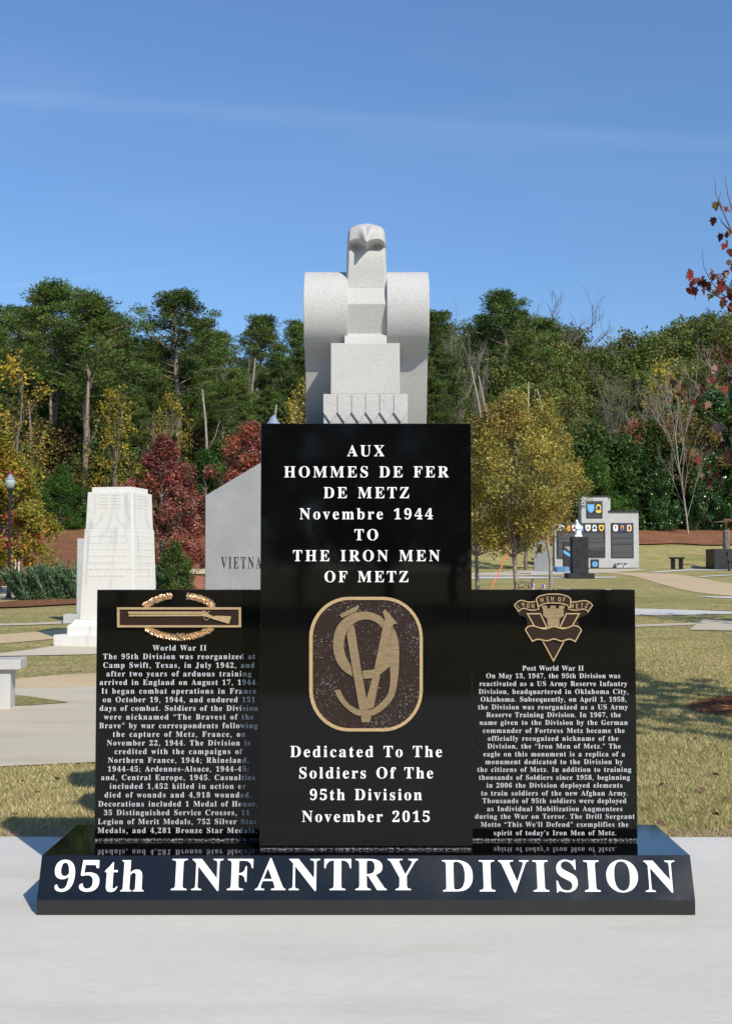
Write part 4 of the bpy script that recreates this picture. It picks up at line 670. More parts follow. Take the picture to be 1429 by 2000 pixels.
# left badge: framed rifle over an oak wreath
mb = MB(); c8 = lambda p: to_frame(fS, 180+p[0]*.2379, 1140+p[1]*.2379)
F0 = [c8(p) for p in ((211, 193), (1225, 193), (1226, 357), (212, 357))]; F1 = [c8(p) for p in ((231, 211), (1206, 211), (1207, 340), (232, 340))]
mb.poly(fS, F0, 0.010, 0.010, M['brown_plain']); mb.poly(fS, F0, 0.016, 0.007, M['gold'], [F1])
def gpoly(pts, off=0.018, mat='gold'): mb.poly(fS, [c8(p) for p in pts], off, 0.008, M[mat])
gpoly([(303, 228), (920, 228), (920, 246), (303, 246)]); gpoly([(308, 252), (915, 250), (915, 265), (308, 267)], 0.0165)
gpoly([(912, 220), (935, 228), (960, 248), (1000, 268), (1020, 262), (1145, 266), (1128, 328), (1000, 290), (950, 272), (905, 262)], 0.020)
for (a, b_) in (((915, 222), (940, 240)), ((945, 243), (967, 224)), ((940, 235), (930, 222))): mb.ribbon(fS, [c8(a), c8(b_)], 0.0035, 0.022, 0.01, M['gold'], False)
mb.ribbon(fS, [c8(p) for p in ((925, 270), (925, 285), (935, 297), (950, 297), (960, 287), (962, 272))], 0.003, 0.020, 0.008, M['leafgold'], False)
rr = random.Random(5)
def leaf_lump(cx, cy, ang, L_, w):
    """one raised oak leaf, lobed outline and domed middle"""
    c = Vector(c8((cx, cy))); s_ = 0.2379*5.46/2308
    out = []
    for k in range(14):
        w_ = 2*math.pi*k/14; lob = 1.0+0.22*math.cos(w_*5); out.append((L_*lob*math.cos(w_)*s_, w*lob*math.sin(w_)*s_))
    ca, sa = math.cos(-ang), math.sin(-ang); O, ex, ez, n_ = fS
    P = lambda a, b_, h: O+ex*(c.x+a*ca-b_*sa)+ez*(c.y+a*sa+b_*ca)+n_*h
    hh = rr.uniform(0.010, 0.016)
    v = [P(a, b_, 0.001) for a, b_ in out]+[P(a*.8, b_*.8, hh*0.75) for a, b_ in out]+[P(-L_*s_*.4, 0, hh), P(L_*s_*.45, 0, hh)]
    f = []
    for k in range(14):
        j = (k+1) % 14; f.append((k, j, j+14, k+14)); f.append((k+14, j+14, 29 if k < 4 or k > 9 else 28))
    f.append((28, 29, 14+3+1)); f.append((29, 28, 14+10))
    mb.add(v, f, M['leafgold'])
def wreath(a0, a1, n_, rx=325, ry=178, cx=718, cy=275):
    for k in range(n_):
        w_ = math.radians(a0+(a1-a0)*k/(n_-1)); x = cx+rx*math.cos(w_); y = cy-ry*math.sin(w_)
        if 185 < y < 365 : continue
        tx, ty = -rx*math.sin(w_), -ry*math.cos(w_); an = math.atan2(ty, tx)
        for q in (-1, 0, 1):
            leaf_lump(x+q*math.cos(an+1.57)*15+rr.uniform(-4, 4), y+q*math.sin(an+1.57)*15+rr.uniform(-3, 3), an+q*0.7+rr.uniform(-.3, .3), 21, 10)
wreath(103, 165, 17); wreath(77, 15, 17); wreath(198, 268, 17, cy=262); wreath(342, 272, 17, cy=262)
mb.ribbon(fS, [c8((703, 405)), c8((745, 448))], 0.006, 0.02, 0.012, M['leafgold'], False); mb.ribbon(fS, [c8((745, 405)), c8((718, 440))], 0.006, 0.019, 0.012, M['leafgold'], False)
o = mb.build('rifle_badge', None); o.parent = left

# right crest: scroll, castle, V and blank ribbon
mb = MB(); cr = lambda p: to_frame(fS, 1000+p[0]*.11896, 1150+p[1]*.11896)
K = lambda pts: [cr(p) for p in pts]
back = curve_pts([(45, 300), (50, 370), (110, 430), (200, 460), (240, 530), (240, 610), (300, 660), (450, 650), (660, 700), (900, 650), (1060, 640), (1090, 590), (1070, 520), (1120, 460), (1230, 420), (1275, 350), (1250, 290), (940, 170), (660, 200), (380, 170)], 3)
mb.poly(fS, K(back), 0.006, 0.006, M['brown_plain'])
gw = 0.0054
Vout = [(225, 400), (460, 400), (572, 620), (765, 620), (875, 400), (1105, 400), (668, 1195)]
for pts in ([(240, 408), (455, 408), (562, 640), (372, 640)], [(880, 408), (1088, 408), (955, 640), (768, 640)], [(470, 815), (865, 815), (668, 1180)]):
    mb.poly(fS, K(pts), 0.0075, 0.003, M['brown_plain']); mb.ribbon(fS, K(pts), gw, 0.011, 0.006, M['gold'])
tower = [(473, 275), (560, 275), (565, 322), (612, 322), (618, 275), (700, 275), (706, 322), (752, 322), (758, 275), (850, 275), (848, 315), (830, 320), (835, 440), (762, 490), (762, 620), (570, 620), (565, 490), (500, 440), (492, 318), (475, 312)]
mb.poly(fS, K(tower), 0.013, 0.008, M['groove']); 
rib = curve_pts([(205, 670), (245, 620), (335, 605), (430, 635), (530, 655), (640, 620), (700, 620), (800, 650), (900, 635), (990, 600), (1080, 625), (1120, 680)], 3)+curve_pts([(1020, 862), (960, 830), (900, 825), (800, 855), (720, 830), (660, 820), (560, 850), (480, 835), (400, 825), (318, 858)], 3)
mb.poly(fS, K(rib), 0.015, 0.006, M['brown_plain']); mb.ribbon(fS, K(rib), gw, 0.018, 0.006, M['gold'])
scL = curve_pts([(25, 270), (90, 205), (160, 190), (250, 215), (330, 215), (395, 195)], 3)+[(425, 330)]+curve_pts([(350, 352), (270, 345), (190, 320), (140, 330), (100, 370)], 3)
scR = curve_pts([(945, 205), (1000, 218), (1080, 205), (1180, 192), (1260, 220), (1305, 272)], 3)+curve_pts([(1228, 375), (1190, 335), (1120, 335), (1050, 350), (980, 345), (905, 325)], 3)
scM = curve_pts([(382, 170), (430, 120), (560, 90), (660, 85), (780, 90), (900, 125), (945, 170)], 3)+[(940, 300), (912, 300)]+curve_pts([(885, 265), (800, 240), (660, 230), (520, 240), (440, 275), (415, 300)], 3)
for sc_, of in ((scL, 0.010), (scR, 0.010), (scM, 0.016)):
    mb.poly(fS, K(sc_), of, 0.008, M['brown_plain']); mb.ribbon(fS, K(sc_), gw*0.85, of+0.003, 0.006, M['gold'])
# scroll lettering: single-stroke capitals
ST = {'I': [[(0, 0), (0, 1)]], 'R': [[(0, 0), (0, 1), (.45, 1), (.6, .88), (.6, .65), (.45, .52), (0, .52)], [(.3, .52), (.65, 0)]], 'O': [[(.35, 1), (.08, .8), (0, .5), (.08, .2), (.35, 0), (.62, .2), (.7, .5), (.62, .8), (.35, 1)]],
      'N': [[(0, 0), (0, 1), (.6, 0), (.6, 1)]], 'M': [[(0, 0), (.05, 1), (.38, .2), (.7, 1), (.76, 0)]], 'E': [[(.55, 0), (0, 0), (0, 1), (.55, 1)], [(0, .52), (.45, .52)]], 'F': [[(0, 0), (0, 1), (.55, 1)], [(0, .5), (.45, .5)]],
      'T': [[(.3, 0), (.3, 1)], [(0, 1), (.62, 1)]], 'Z': [[(0, 1), (.6, 1), (0, 0), (.6, 0)]]}
def crest_letter(ch, x, y, ang, h, of):
    for st in ST[ch]:
        pts = []
        for (a, b_) in st:
            u = a*h*0.85; w_ = -b_*h; c_, s_ = math.cos(ang), math.sin(ang); pts.append(cr((x+u*c_-w_*s_, y+u*s_+w_*c_)))
        mb.ribbon(fS, pts, 0.0027, of, 0.002, M['gold'], False)
for ch, x, y, a in (('I', 108, 318, -0.55), ('R', 150, 300, 0.05), ('O', 228, 305, 0.1), ('N', 312, 312, 0.05)): crest_letter(ch, x, y, a, 66, 0.0125)
for ch, x, y, a in (('M', 460, 222, -0.2), ('E', 560, 204, -0.08), ('N', 626, 200, 0.0), ('O', 740, 203, 0.08), ('F', 820, 207, 0.18)): crest_letter(ch, x, y, a, 68, 0.0185)
for ch, x, y, a in (('M', 945, 312, 0.08), ('E', 1043, 318, -0.05), ('T', 1115, 305, 0.0), ('Z', 1185, 298, 0.3)): crest_letter(ch, x, y, a, 66, 0.0125)
o = mb.build('castle_crest', None); o.parent = right
# ------------------------------------------------------------------ granite eagle on top
eagle = empty('eagle_statue', (0, 5.5, ZC), 0, 'pale grey granite eagle statue with folded scroll wings on the tall centre slab', 'statue')
def epart(mb, name, parent=eagle, **k):
    o = mb.build(name, None, **k); o.parent = parent; o.matrix_parent_inverse = Matrix.Translation(eagle.location).inverted(); return o
EY = YC+0.012
def zE(py, Y): return zat(py, Y)
def extrude_x(mb, prof, x0, x1, mat, x0b=None, x1b=None):
    """prof: closed (y,z) outline; x0/x1 sides"""
    n = len(prof); loops = [[Vector((y, z, 0)) for y, z in prof]]; tris = tessellate_polygon(loops)
    v = [(x0, y, z) for y, z in prof]+[(x1, y, z) for y, z in prof]
    f = [tuple(t_) for t_ in tris]+[tuple(i+n for i in t_[::-1]) for t_ in tris]+[(i, (i+1) % n, (i+1) % n+n, i+n) for i in range(n)]
    mb.add(v, f, mat)
PX = 1/ (FPX/5.42)
# feather block: each pointed feather a raised plate with its groove
zt = zE(768, EY); zb = ZC+0.001; zg = zE(805, EY); zl = zE(826, EY)
xl, xr = xat(630.5, EY), xat(796.5, EY)
mb = MB(); mb.box(((xl+xr)/2, EY+0.02+0.10, (zt+zb)/2), (xr-xl, 0.20, zt-zb), M['statue'])
epart(mb, 'feather_block', bevel=0.004)
w = (xr-xl)/6; fE = plane_frame((0, EY+0.02, 0), (1, 0, 0), (0, 0, 1)); mb = MB(); g = 0.0022
for k in range(6):
    a = xl+w*k+(g/2 if k else 0); b_ = xl+w*(k+1)-(g/2 if k < 5 else 0); mid = xl+w*(k+0.5)
    mb.poly(fE, [(a, zt-0.002), (a, zg), (mid, zl+0.004), (b_, zg), (b_, zt-0.002)], 0.011, 0.011, M['statue'])
epart(mb, 'feather', bevel=0.0012, recalc=True)
# legs and breast step
x0, x1 = xat(645, EY+.03), xat(781, EY+.03); ztop = zE(670, EY+0.03)
mb = MB(); mb.box(((x0+x1)/2, EY+0.03+0.12, (ztop+zt)/2), (x1-x0, 0.24, ztop-zt), M['statue'])
epart(mb, 'leg_block', bevel=0.004)
# neck and breast: one continuous profile carried up into the head
bx0, bx1 = xat(674.5, EY+.05), xat(755.5, EY+.05)
z650, z592, z560, z530 = zE(650, EY+0.06), zE(593, EY+0.03), zE(560, EY+0.06), zE(530, EY+0.05)
prof = [(EY+0.032, ztop-0.01), (EY+0.085, z650), (EY+0.034, z592), (EY+0.072, z560), (EY+0.34, z560), (EY+0.34, ztop-0.01)]
mb = MB(); extrude_x(mb, prof, bx0, bx1, M['statue']); epart(mb, 'breast', bevel=0.003, recalc=True)
prof = [(EY+0.031, ztop-0.002), (EY+0.085, z650+0.0), (EY+0.2, z650), (EY+0.2, ztop-0.002)]
mb = MB(); extrude_x(mb, prof, xat(672, EY+.05), xat(752, EY+.05), M['statue']); epart(mb, 'breast_step', bevel=0.002, recalc=True)
# head: rounded column with overhanging brow and beak
zh0, zh1 = z560-0.001, zE(435.5, EY+0.10)
NX, NZ = 72, 110; V_ = []; F_ = []
def head_half(z):
    t_ = (z-zh0)/(zh1-zh0)
    w_ = 0.0945-0.006*sm(t_*1.1)-0.004*sm((t_-0.6)/0.4)
    if t_ > 0.86: w_ -= 0.036*(1-math.sqrt(max(0, 1-((t_-0.86)/0.14)**2)))
    return w_
xc = xat(715.5, EY+.06); zlip = lambda u: zE(479, EY) + 0.030*(1-((abs(u)-0.56)/0.56)**2)
for j in range(NZ+1):
    z = zh0+(zh1-zh0)*j/NZ; hw = head_half(z); t_ = (z-zh0)/(zh1-zh0)
    for i in range(NX+1):
        u = -1+2*i/NX; x = xc+0.002*0+u*hw
        y = EY+0.0715-0.012*sm(t_*2.2)+0.012*sm(t_*1.3-0.3)
        e = abs(u); y += 0.035*max(0, (e-0.86)/0.14)**2*(1 if t_ > 0.35 else t_/0.35)
        lip = zlip(u); d = z-lip
        if d > 0:
            up = sm(d/0.006)
            y -= up*(0.046*(1-0.35*e**2.5))*(1-0.35*sm((d-0.03)/0.07))
            y -= up*0.052*math.exp(-(abs(u*hw)/(0.020+0.12*d))**2.0)*max(0, 1-d/0.088)**0.9
        else:    # soft hollow under the brow either side of the beak
            y += 0.030*math.exp(-((e-0.52)/0.34)**2)*math.exp(-(d/0.032)**2)
        y += 0.09*(1-math.sqrt(max(0, 1-max(0, (t_-0.80)/0.20)**2.6)))
        V_.append((x, y, z-0.016*u*u*sm((t_-0.7)/0.3)))
for j in range(NZ):
    for i in range(NX): a = j*(NX+1)+i; F_.append((a, a+1, a+NX+2, a+NX+1))
nb = len(V_)
for j in range(NZ+1):        # back of the head
    z = zh0+(zh1-zh0)*j/NZ; hw = head_half(z); t_ = (z-zh0)/(zh1-zh0)
    for i in range(9):
        u = 1-2*i/8; V_.append((xc+u*hw*(0.97 if 0 < i < 8 else 1), EY+0.12+0.17*math.sqrt(max(0, 1-u*u*0.96))*(1-0.45*sm((t_-0.6)/0.4)), z-0.016*u*u*sm((t_-0.7)/0.3)))
for j in range(NZ):
    for i in range(8): a = nb+j*9+i; F_.append((a, a+1, a+10, a+9))
    a = j*(NX+1); F_.append((a+NX, nb+j*9, nb+(j+1)*9, a+NX+NX+1)); F_.append((nb+j*9+8, a, a+NX+1, nb+(j+1)*9+8))
F_.append(tuple([NZ*(NX+1)+i for i in range(NX+1)]+[nb+NZ*9+i for i in range(9)]))
mb = MB(); mb.add(V_, F_, M['statue']); epart(mb, 'head', smooth=True, recalc=True)
# wings: great rolled shoulders tapering to the folded tips behind
def wing(side):
    xi, xo = (xat(679, EY+.1), xat(592.5, EY+.1)) if side < 0 else (xat(755, EY+.1), xat(838, EY+.1))
    ztop_, r = zE(532, EY+0.20), 0.192
    cy, cz = EY+0.215, ztop_-r; P = []
    for k in range(0, 25):
        w_ = math.radians(90+k*(180-22)/24)
        rr_ = r*(1-0.02*math.sin(k/24*math.pi)); P.append((cy+rr_*math.cos(w_)*1.02, cz+rr_*math.sin(w_)*(1.0 if k < 12 else 1.0)))
    zlow = zE(706, EY+0.2)
    P += [(EY+0.20, zE(697, EY+.2)), (EY+0.215, zlow), (EY+0.325, ZC+0.001), (EY+0.50, ZC+0.001), (EY+0.50, ZC+0.25), (EY+0.44, ztop_-0.12), (EY+0.33, ztop_-0.01)]
    n = len(P); v = []; 
    for kx in range(7):
        s_ = kx/6
        for (y, z) in P:
            xo2 = xo if z > zlow else xo-side*0.0*(zlow-z)
            v.append((xi+(xo2-xi)*s_, y, z))
    f = []
    for kx in range(6):
        for i in range(n): f.append((kx*n+i, kx*n+(i+1) % n, (kx+1)*n+(i+1) % n, (kx+1)*n+i))
    tr_ = tessellate_polygon([[Vector((y, z, 0)) for y, z in P]])
    f += [tuple(t__) for t__ in tr_]+[tuple(i+6*n for i in t__[::-1]) for t__ in tr_]
    mb = MB(); mb.add(v, f, M['statue']); o = epart(mb, 'wing', bevel=0.004, recalc=True)
    for p in o.data.polygons: p.use_smooth = True
    try:
        o.data.set_sharp_from_angle(angle=math.radians(35))
    except Exception: pass
wing(-1); wing(1)
mb = MB(); mb.box((0.0, EY+0.32, (ztop+z650)/2-0.06), (0.30, 0.22, 0.75), M['statue']); epart(mb, 'back', bevel=0.01)

# ------------------------------------------------------------------ stones, benches and lamps around the plaza
def thing(mb, name, label, cat, group=None, **k):
    return tag(mb.build(name, **k), label, cat, group)
def loc_empty(name, p, label, cat, rz=0, group=None): return empty(name, p, rz, label, cat, group)
def lpart(mb, name, root, **k): return mb.build(name, root, **k)      # meshes in the root's own coordinates
# white marble shaft
p = at(226, 1262); p.y += 0.6; p.z = tz(0, p.y)
R0 = loc_empty('marble_monument', (p.x-0.07, p.y, tz(p.x, p.y-0.8)-0.02), 'tall tapering white marble shaft on a stepped white base', 'monument', math.radians(-13))
s_ = p.y/FPX
mb = MB(); mb.box((0, 0, 0.11), (1.66, 1.66, 0.22), M['marble']); lpart(mb, 'plinth', R0, bevel=0.008)
mb = MB(); pr_ = [(0.66, 0.22), (0.66, 0.36), (0.645, 0.375), (0.60, 0.41), (0.575, 0.455), (0.57, 0.475)]
for (w0, z0), (w1, z1) in zip(pr_[:-1], pr_[1:]):
    mb.box((0, 0, (z0+z1)/2+0.001), (2*w0, 2*w0, z1-z0+0.0005), M['marble'], taper=w1/w0)
lpart(mb, 'stepped_base', R0)
Htop = zat(960, p.y-0.5)-R0.location.z; capz = zat(950, p.y-0.5)-R0.location.z
w0, w1 = 0.505, 0.43
mb = MB(); z1_ = 0.475+(Htop-0.475)*0.71
wm = w0+(w1-w0)*0.71
mb.box((0, 0, (0.475+z1_)/2), (2*w0, 2*w0, z1_-0.475), M['marble'], taper=(wm+0.006)/w0); mb.box((0, 0, (z1_+Htop)/2), (2*(wm-0.008), 2*(wm-0.008), Htop-z1_), M['marble'], taper=w1/wm)
lpart(mb, 'shaft', R0, bevel=0.012)
mb = MB(); mb.box((0, 0, (Htop+capz)/2), (2*w1-0.12, 2*w1-0.12, capz-Htop), M['marble']); lpart(mb, 'cap', R0, bevel=0.01)
for face in range(2):        # carved bars, fan and lettering rows on the two faces in view
    mb = MB(); Rm = Matrix.Rotation(face*math.pi/2, 3, 'Z')
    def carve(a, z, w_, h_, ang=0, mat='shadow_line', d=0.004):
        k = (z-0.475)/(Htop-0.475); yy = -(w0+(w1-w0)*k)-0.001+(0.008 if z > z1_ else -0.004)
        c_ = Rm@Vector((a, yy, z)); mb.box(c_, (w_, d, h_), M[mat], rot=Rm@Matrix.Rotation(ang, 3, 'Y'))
    for q in (-1, 1):
        for k in range(5): carve(q*0.115, Htop-0.06-0.055*k, 0.17, 0.012)
        for k in range(5): carve(q*0.26+q*0.03*(k % 2), Htop-0.07-0.05*k, 0.03, 0.012, 0.8*k)
        for k in range(9):
            w_ = math.radians(10+k*18); r_ = 0.3
            cx_ = q*w1; cz_ = Htop-0.36
            ax = cx_-q*abs(math.cos(w_/2))*r_; 
            carve(max(-w1+0.02, min(w1-0.02, ax)), cz_-math.sin(w_/2)*r_*0.9, 0.10, 0.007, q*(w_/2), d=0.003)
    rl = random.Random(8+face)
    for k in range(7):
        x_ = -0.38
        while x_ < 0.36:
            ww = rl.uniform(0.04, 0.12); carve(x_+ww/2, z1_-0.12-0.115*k, ww, 0.028, mat='marble', d=0.008); x_ += ww+0.03
    lpart(mb, 'carving', R0)

# grey slab tucked behind it
p = at(152, 1217)
R1 = loc_empty('grey_memorial_slab', (p.x+0.75, p.y, p.z), 'narrow grey granite slab mostly hidden behind the white marble shaft', 'memorial stone')
mb = MB(); mb.box((0, 0, 0.1), (2.0, 0.5, 0.2), M['grey_light']); lpart(mb, 'plinth', R1, bevel=0.01)
hz = zat(1052, p.y)-p.z; mb = MB(); mb.box((0.0, 0, 0.2+(hz-0.2)/2), (1.5, 0.25, hz-0.2), M['grey_light']); lpart(mb, 'slab', R1, bevel=0.01)

# Vietnam stone
Yv = 24.0; zv = tz(-2, Yv)
R2 = loc_empty('war_memorial_stone', (xat(560, Yv), Yv, zv), 'big grey granite stone with a sloping top and a carved war name', 'memorial stone')
fV = plane_frame((0, Yv, 0), (1, 0, 0), (0, 0, 1)); mb = MB()
pts = [to_frame(fV, a, b_) for a, b_ in ((401, 968), (401, 1170), (722, 1170), (722, 968), (562, 872))]
pts[1] = (pts[1][0], zv-0.02); pts[2] = (pts[2][0], zv-0.02)
mb.poly(fV, pts, 0, 0.55, M['grey'])
mb.add([fV[0]+fV[1]*a+fV[2]*b_-fV[3]*0.55 for a, b_ in pts], [tuple(range(5))], M['grey'])
o = mb.build('slab', R2, bevel=0.012, recalc=True); o.matrix_parent_inverse = Matrix.Translation(R2.location).inverted()
mb = MB(); text(mb, fV, 'VIETNAM', 432, 530, 1110.5, 22.5, M['black_paint'], wide=0.52, off=0.002)
o = mb.build('lettering', R2); o.matrix_parent_inverse = Matrix.Translation(R2.location).inverted()

# brick pier with cap and small white block
p = at(372, 1155); Yp = p.y
R3 = loc_empty('brick_pier', p, 'low red brick pier with a concrete cap and white top block', 'pier', math.radians(-4))
u = Yp/FPX; h_ = zat(1121, Yp)-p.z
mb = MB(); mb.box((0, 0.3, h_/2), (50*u, 0.62, h_), M['brick']); lpart(mb, 'pier', R3)
mb = MB(); mb.box((0, 0.3, h_+5*u), (58*u, 0.74, 10*u), M['pad']); lpart(mb, 'cap', R3, bevel=0.008)
mb = MB(); mb.box((-13*u, 0.3, h_+10*u+4*u), (14*u, 0.3, 8*u), M['whitepaint']); mb.box((-15*u, 0.145, h_+10*u+4*u), (3*u, 0.01, 5*u), M['panel']); lpart(mb, 'top_block', R3, bevel=0.006)
p = at(360, 1146); R = loc_empty('low_grey_stone', p, 'low pale grey stone with a slanted top behind the brick pier', 'stone'); u = p.y/FPX
mb = MB(); fr_ = plane_frame((0, 0, 0), (1, 0, 0), (0, 0, 1)); hh_ = zat(1131, p.y)-p.z
mb.poly(fr_, [(-38*u, 0), (42*u, 0), (42*u, hh_+0.1), (-16*u, hh_), (-38*u, 0.06)], 0, 0.4, M['grey_light']); lpart(mb, 'slab', R, recalc=False)

# granite bench at the left edge
p = at(8, 1389); R4 = loc_empty('granite_bench', (p.x-0.66, p.y+0.05, tz(0, p.y)), 'pale grey granite bench cut off by the left edge of the view', 'bench', math.radians(8)); u = p.y/FPX
zt_ = zat(1309, p.y)-tz(0, p.y)
mb = MB(); mb.box((0, 0.1, zt_+0.055), (1.62, 0.46, 0.105), M['statue']); lpart(mb, 'seat', R4, bevel=0.008)
for q in (-1, 1):
    mb = MB(); mb.box((q*0.62, 0.1, zt_/2), (0.16, 0.34, zt_), M['statue']); lpart(mb, 'leg', R4, bevel=0.006)

# lamp posts
def make_lamp(label, p, H):
    R = loc_empty('street_lamp', p, label, 'street lamp', group=None)
    k = H/3.8
    mb = MB(); mb.lathe((0, 0, 0), [(0.10*k, 0), (0.10*k, 0.05*k), (0.075*k, 0.10*k), (0.055*k, 0.5*k), (0.042*k, H*0.83), (0.06*k, H*0.835), (0.06*k, H*0.845)], M['iron'], 12); lpart(mb, 'post', R)
    mb = MB(); mb.lathe((0, 0, 0), [(0.05*k, H*0.845), (0.09*k, H*0.86), (0.10*k, H*0.875)], M['iron'], 14); lpart(mb, 'collar', R)
    mb = MB(); mb.lathe((0, 0, 0), [(0.08*k, H*0.876), (0.13*k, H*0.90), (0.155*k, H*0.925), (0.145*k, H*0.949)], M['globe'], 18); lpart(mb, 'globe', R, smooth=True)
    mb = MB(); mb.lathe((0, 0, 0), [(0.15*k, H*0.95), (0.13*k, H*0.958), (0.085*k, H*0.972), (0.06*k, H*0.988), (0.03*k, H*0.993), (0.012*k, H)], M['lampcap'], 18); lpart(mb, 'lamp_cap', R, smooth=True)
    return R
p = at(17.5, 1168); make_lamp('black lamp post with acorn globe by the yellow tree at far left', p, zat(925, p.y)-p.z)
Yl = 30; p = Vector((xat(533, Yl), Yl, tz(0, Yl))); make_lamp('lamp post whose grey cap peeks over the tall centre slab', p, zat(811, Yl)-p.z)
Yl = 84; x_ = xat(132, Yl); p = Vector((x_, Yl, tz(x_, Yl))); make_lamp('distant small lamp post above the rounded evergreen bush', p, zat(920, Yl)-p.z)

# railing and white kerb at far left
Yr = 44.5; u = Yr/FPX; zr = tz(-13, Yr)
R = loc_empty('railing', (xat(0, Yr), Yr, zr), 'grey handrail on white posts beside the lamp post', 'railing')
mb = MB(); zt_ = zat(1081.5, Yr)-zr
mb.tube([(-3, 0, zt_), (38*u, 0, zt_)], 0.022, M['lampcap'], 6); lpart(mb, 'rail', R)
for a in (-30, -8, 1, 8, 30.5, 37.5):
    mb = MB(); mb.tube([(a*u, 0, zat(1114, Yr)-zr-0.2), (a*u, 0, zt_)], 0.024, M['whitepaint'], 6); lpart(mb, 'post', R)
mb = MB(); mb.box((-1.9, 0, 0), (5.2, 0.35, 5*u), M['whitepaint']); p = at(20, 1127)
o = thing(mb, 'low_kerb_wall', 'low white kerb wall under the handrail at far left', 'kerb wall', bevel=0.01); o.location = (xat(36, p.y)-0.7, p.y, p.z+2.5*u)

# grey headstone
p = at(1056, 1122.5); u = p.y/FPX
R5 = loc_empty('granite_headstone', p, 'grey granite headstone with a small bronze plaque and flared side', 'memorial stone', math.radians(-18))
mb = MB(); mb.box((0, 0.5, 3.2*u), (44*u, 26*u, 6.4*u), M['grey_light']); lpart(mb, 'plinth', R5, bevel=0.012)
mb = MB(); hs = 62*u; b0 = 6.4*u
prf = [(-0.0, 0), (0.55, 0), (0.22, hs*0.96), (0.08, hs), (0.0, hs*0.985)]
n_ = len(prf); v_ = []; wx = [(-13*u, 0), (-6*u, 0.02), (0, 0.03), (6*u, 0.02), (13*u, 0)]
for x_, dz in wx:
    for (y_, z_) in prf: v_.append((x_-2*u, y_+0.2, b0+z_+(dz if z_ > 0.1 else 0)))
f_ = [tuple(range(n_)), tuple(range(4*n_, 5*n_))[::-1]]
for a in range(4):
    for k in range(n_): f_.append((a*n_+k, a*n_+(k+1) % n_, (a+1)*n_+(k+1) % n_, (a+1)*n_+k))
mb.add(v_, f_, M['grey']); lpart(mb, 'headstone', R5, recalc=True)
mb = MB(); mb.box((-4*u, 0.19, b0+hs*0.73), (6.5*u, 0.02, 16*u), M['brown_plain']); lpart(mb, 'plaque', R5)

# dark pedestal with its white figure
p = at(1135, 1130.5); u = p.y/FPX; hp = zat(1048, p.y)-p.z
R6 = loc_empty('dark_pedestal', p, 'tall dark granite pedestal on a wider plinth carrying a white figure', 'pedestal')
mb = MB(); mb.box((0, 0.55, 5.5*u), (51*u, 51*u, 11*u), M['dull_black']); lpart(mb, 'plinth', R6, bevel=0.01)
mb = MB(); mb.box((0.3*u, 0.55, (11*u+hp)/2), (31*u, 31*u, hp-11*u), M['dull_black']); lpart(mb, 'shaft', R6, bevel=0.01)
fz = p.z+hp+0.002; fx, fy = p.x-1.5*u, p.y+0.55
R7 = loc_empty('white_figure_statue', (fx, fy, fz), 'small white marble statue of a draped bending figure on the dark pedestal', 'statue')
mb = MB(); mb.box((0, 0, 1.5*u), (15*u, 13*u, 3*u), M['whitestone']); lpart(mb, 'base', R7, bevel=0.01)
prof_b = [(0.0, 6.3, 6.0, 3), (0.2, 6.2, 5.8, 7), (0, 5.6, 5.2, 12), (-.4, 5.0, 4.6, 17), (-.8, 5.2, 4.4, 21), (-.8, 4.8, 3.8, 24), (-1.4, 2.2, 2.2, 27), (-2.0, 2.2, 2.4, 29), (-2.4, 2.4, 2.7, 31.5), (-2.6, 1.6, 1.9, 33.6)]
v_ = []; f_ = []; n_ = 18
for i, (cx_, rx_, ry_, z_) in enumerate(prof_b):
    for k in range(n_):
        w_ = 2*math.pi*k/n_; fold = 1+0.10*math.sin(w_*6+z_*0.4)*(1 if z_ < 24 else 0.1)
        v_.append(((cx_+rx_*fold*math.cos(w_))*u, ry_*fold*math.sin(w_)*u, z_*u))
for i in range(len(prof_b)-1):
    for k in range(n_): f_.append((i*n_+k, i*n_+(k+1) % n_, (i+1)*n_+(k+1) % n_, (i+1)*n_+k))
f_.append(tuple((len(prof_b)-1)*n_+k for k in range(n_)))
mb = MB(); mb.add(v_, f_, M['whitestone'])
mb.tube([(-4*u, -2*u, 22*u), (-5.5*u, -4*u, 17*u), (-1*u, -6*u, 15*u), (5*u, -5.5*u, 17*u), (7.5*u, -5*u, 16*u)], [1.5*u, 1.6*u, 1.4*u, 1.2*u, .9*u], M['whitestone'], 8)
mb.tube([(3.5*u, -1*u, 22*u), (5.5*u, -3*u, 19*u), (6*u, -5*u, 16.5*u)], [1.5*u, 1.5*u, 1.1*u], M['whitestone'], 8)
lpart(mb, 'figure', R7, smooth=True, recalc=True)

# the long memorial wall
Yw = 64.5; u = Yw/FPX; zw = tz(6, Yw)-0.02
R8 = loc_empty('memorial_wall', (xat(1170, Yw), Yw, zw), 'stepped grey granite wall with black text panels and coloured crests', 'memorial wall')
fW = plane_frame((0, Yw, 0), (1, 0, 0), (0, 0, 1)); X = lambda px: xat(px, Yw)-R8.location.x; Z = lambda py: zat(py, Yw)-zw
def wbox(name, a, b_, t_, bt, mat, y=0.0, d=0.8, **k):
    mb = MB(); z0_ = Z(bt) if bt is not None else 0; mb.box(((X(a)+X(b_))/2, y+d/2, (Z(t_)+z0_)/2), (X(b_)-X(a), d, Z(t_)-z0_), M[mat]); return lpart(mb, name, R8, **k)
wbox('wall_block', 1083, 1134.8, 1021, None, 'grey_light', 0.0, bevel=0.01)
wbox('wall_block', 1135, 1187.8, 970, None, 'grey_light', -0.06, 0.9, bevel=0.01)
wbox('wall_block', 1188, 1247, 1000, None, 'grey_light', -0.02, bevel=0.01)
wbox('wall_block', 1187.6, 1193, 971, 999.6, 'grey_light', 0.1, 0.6)
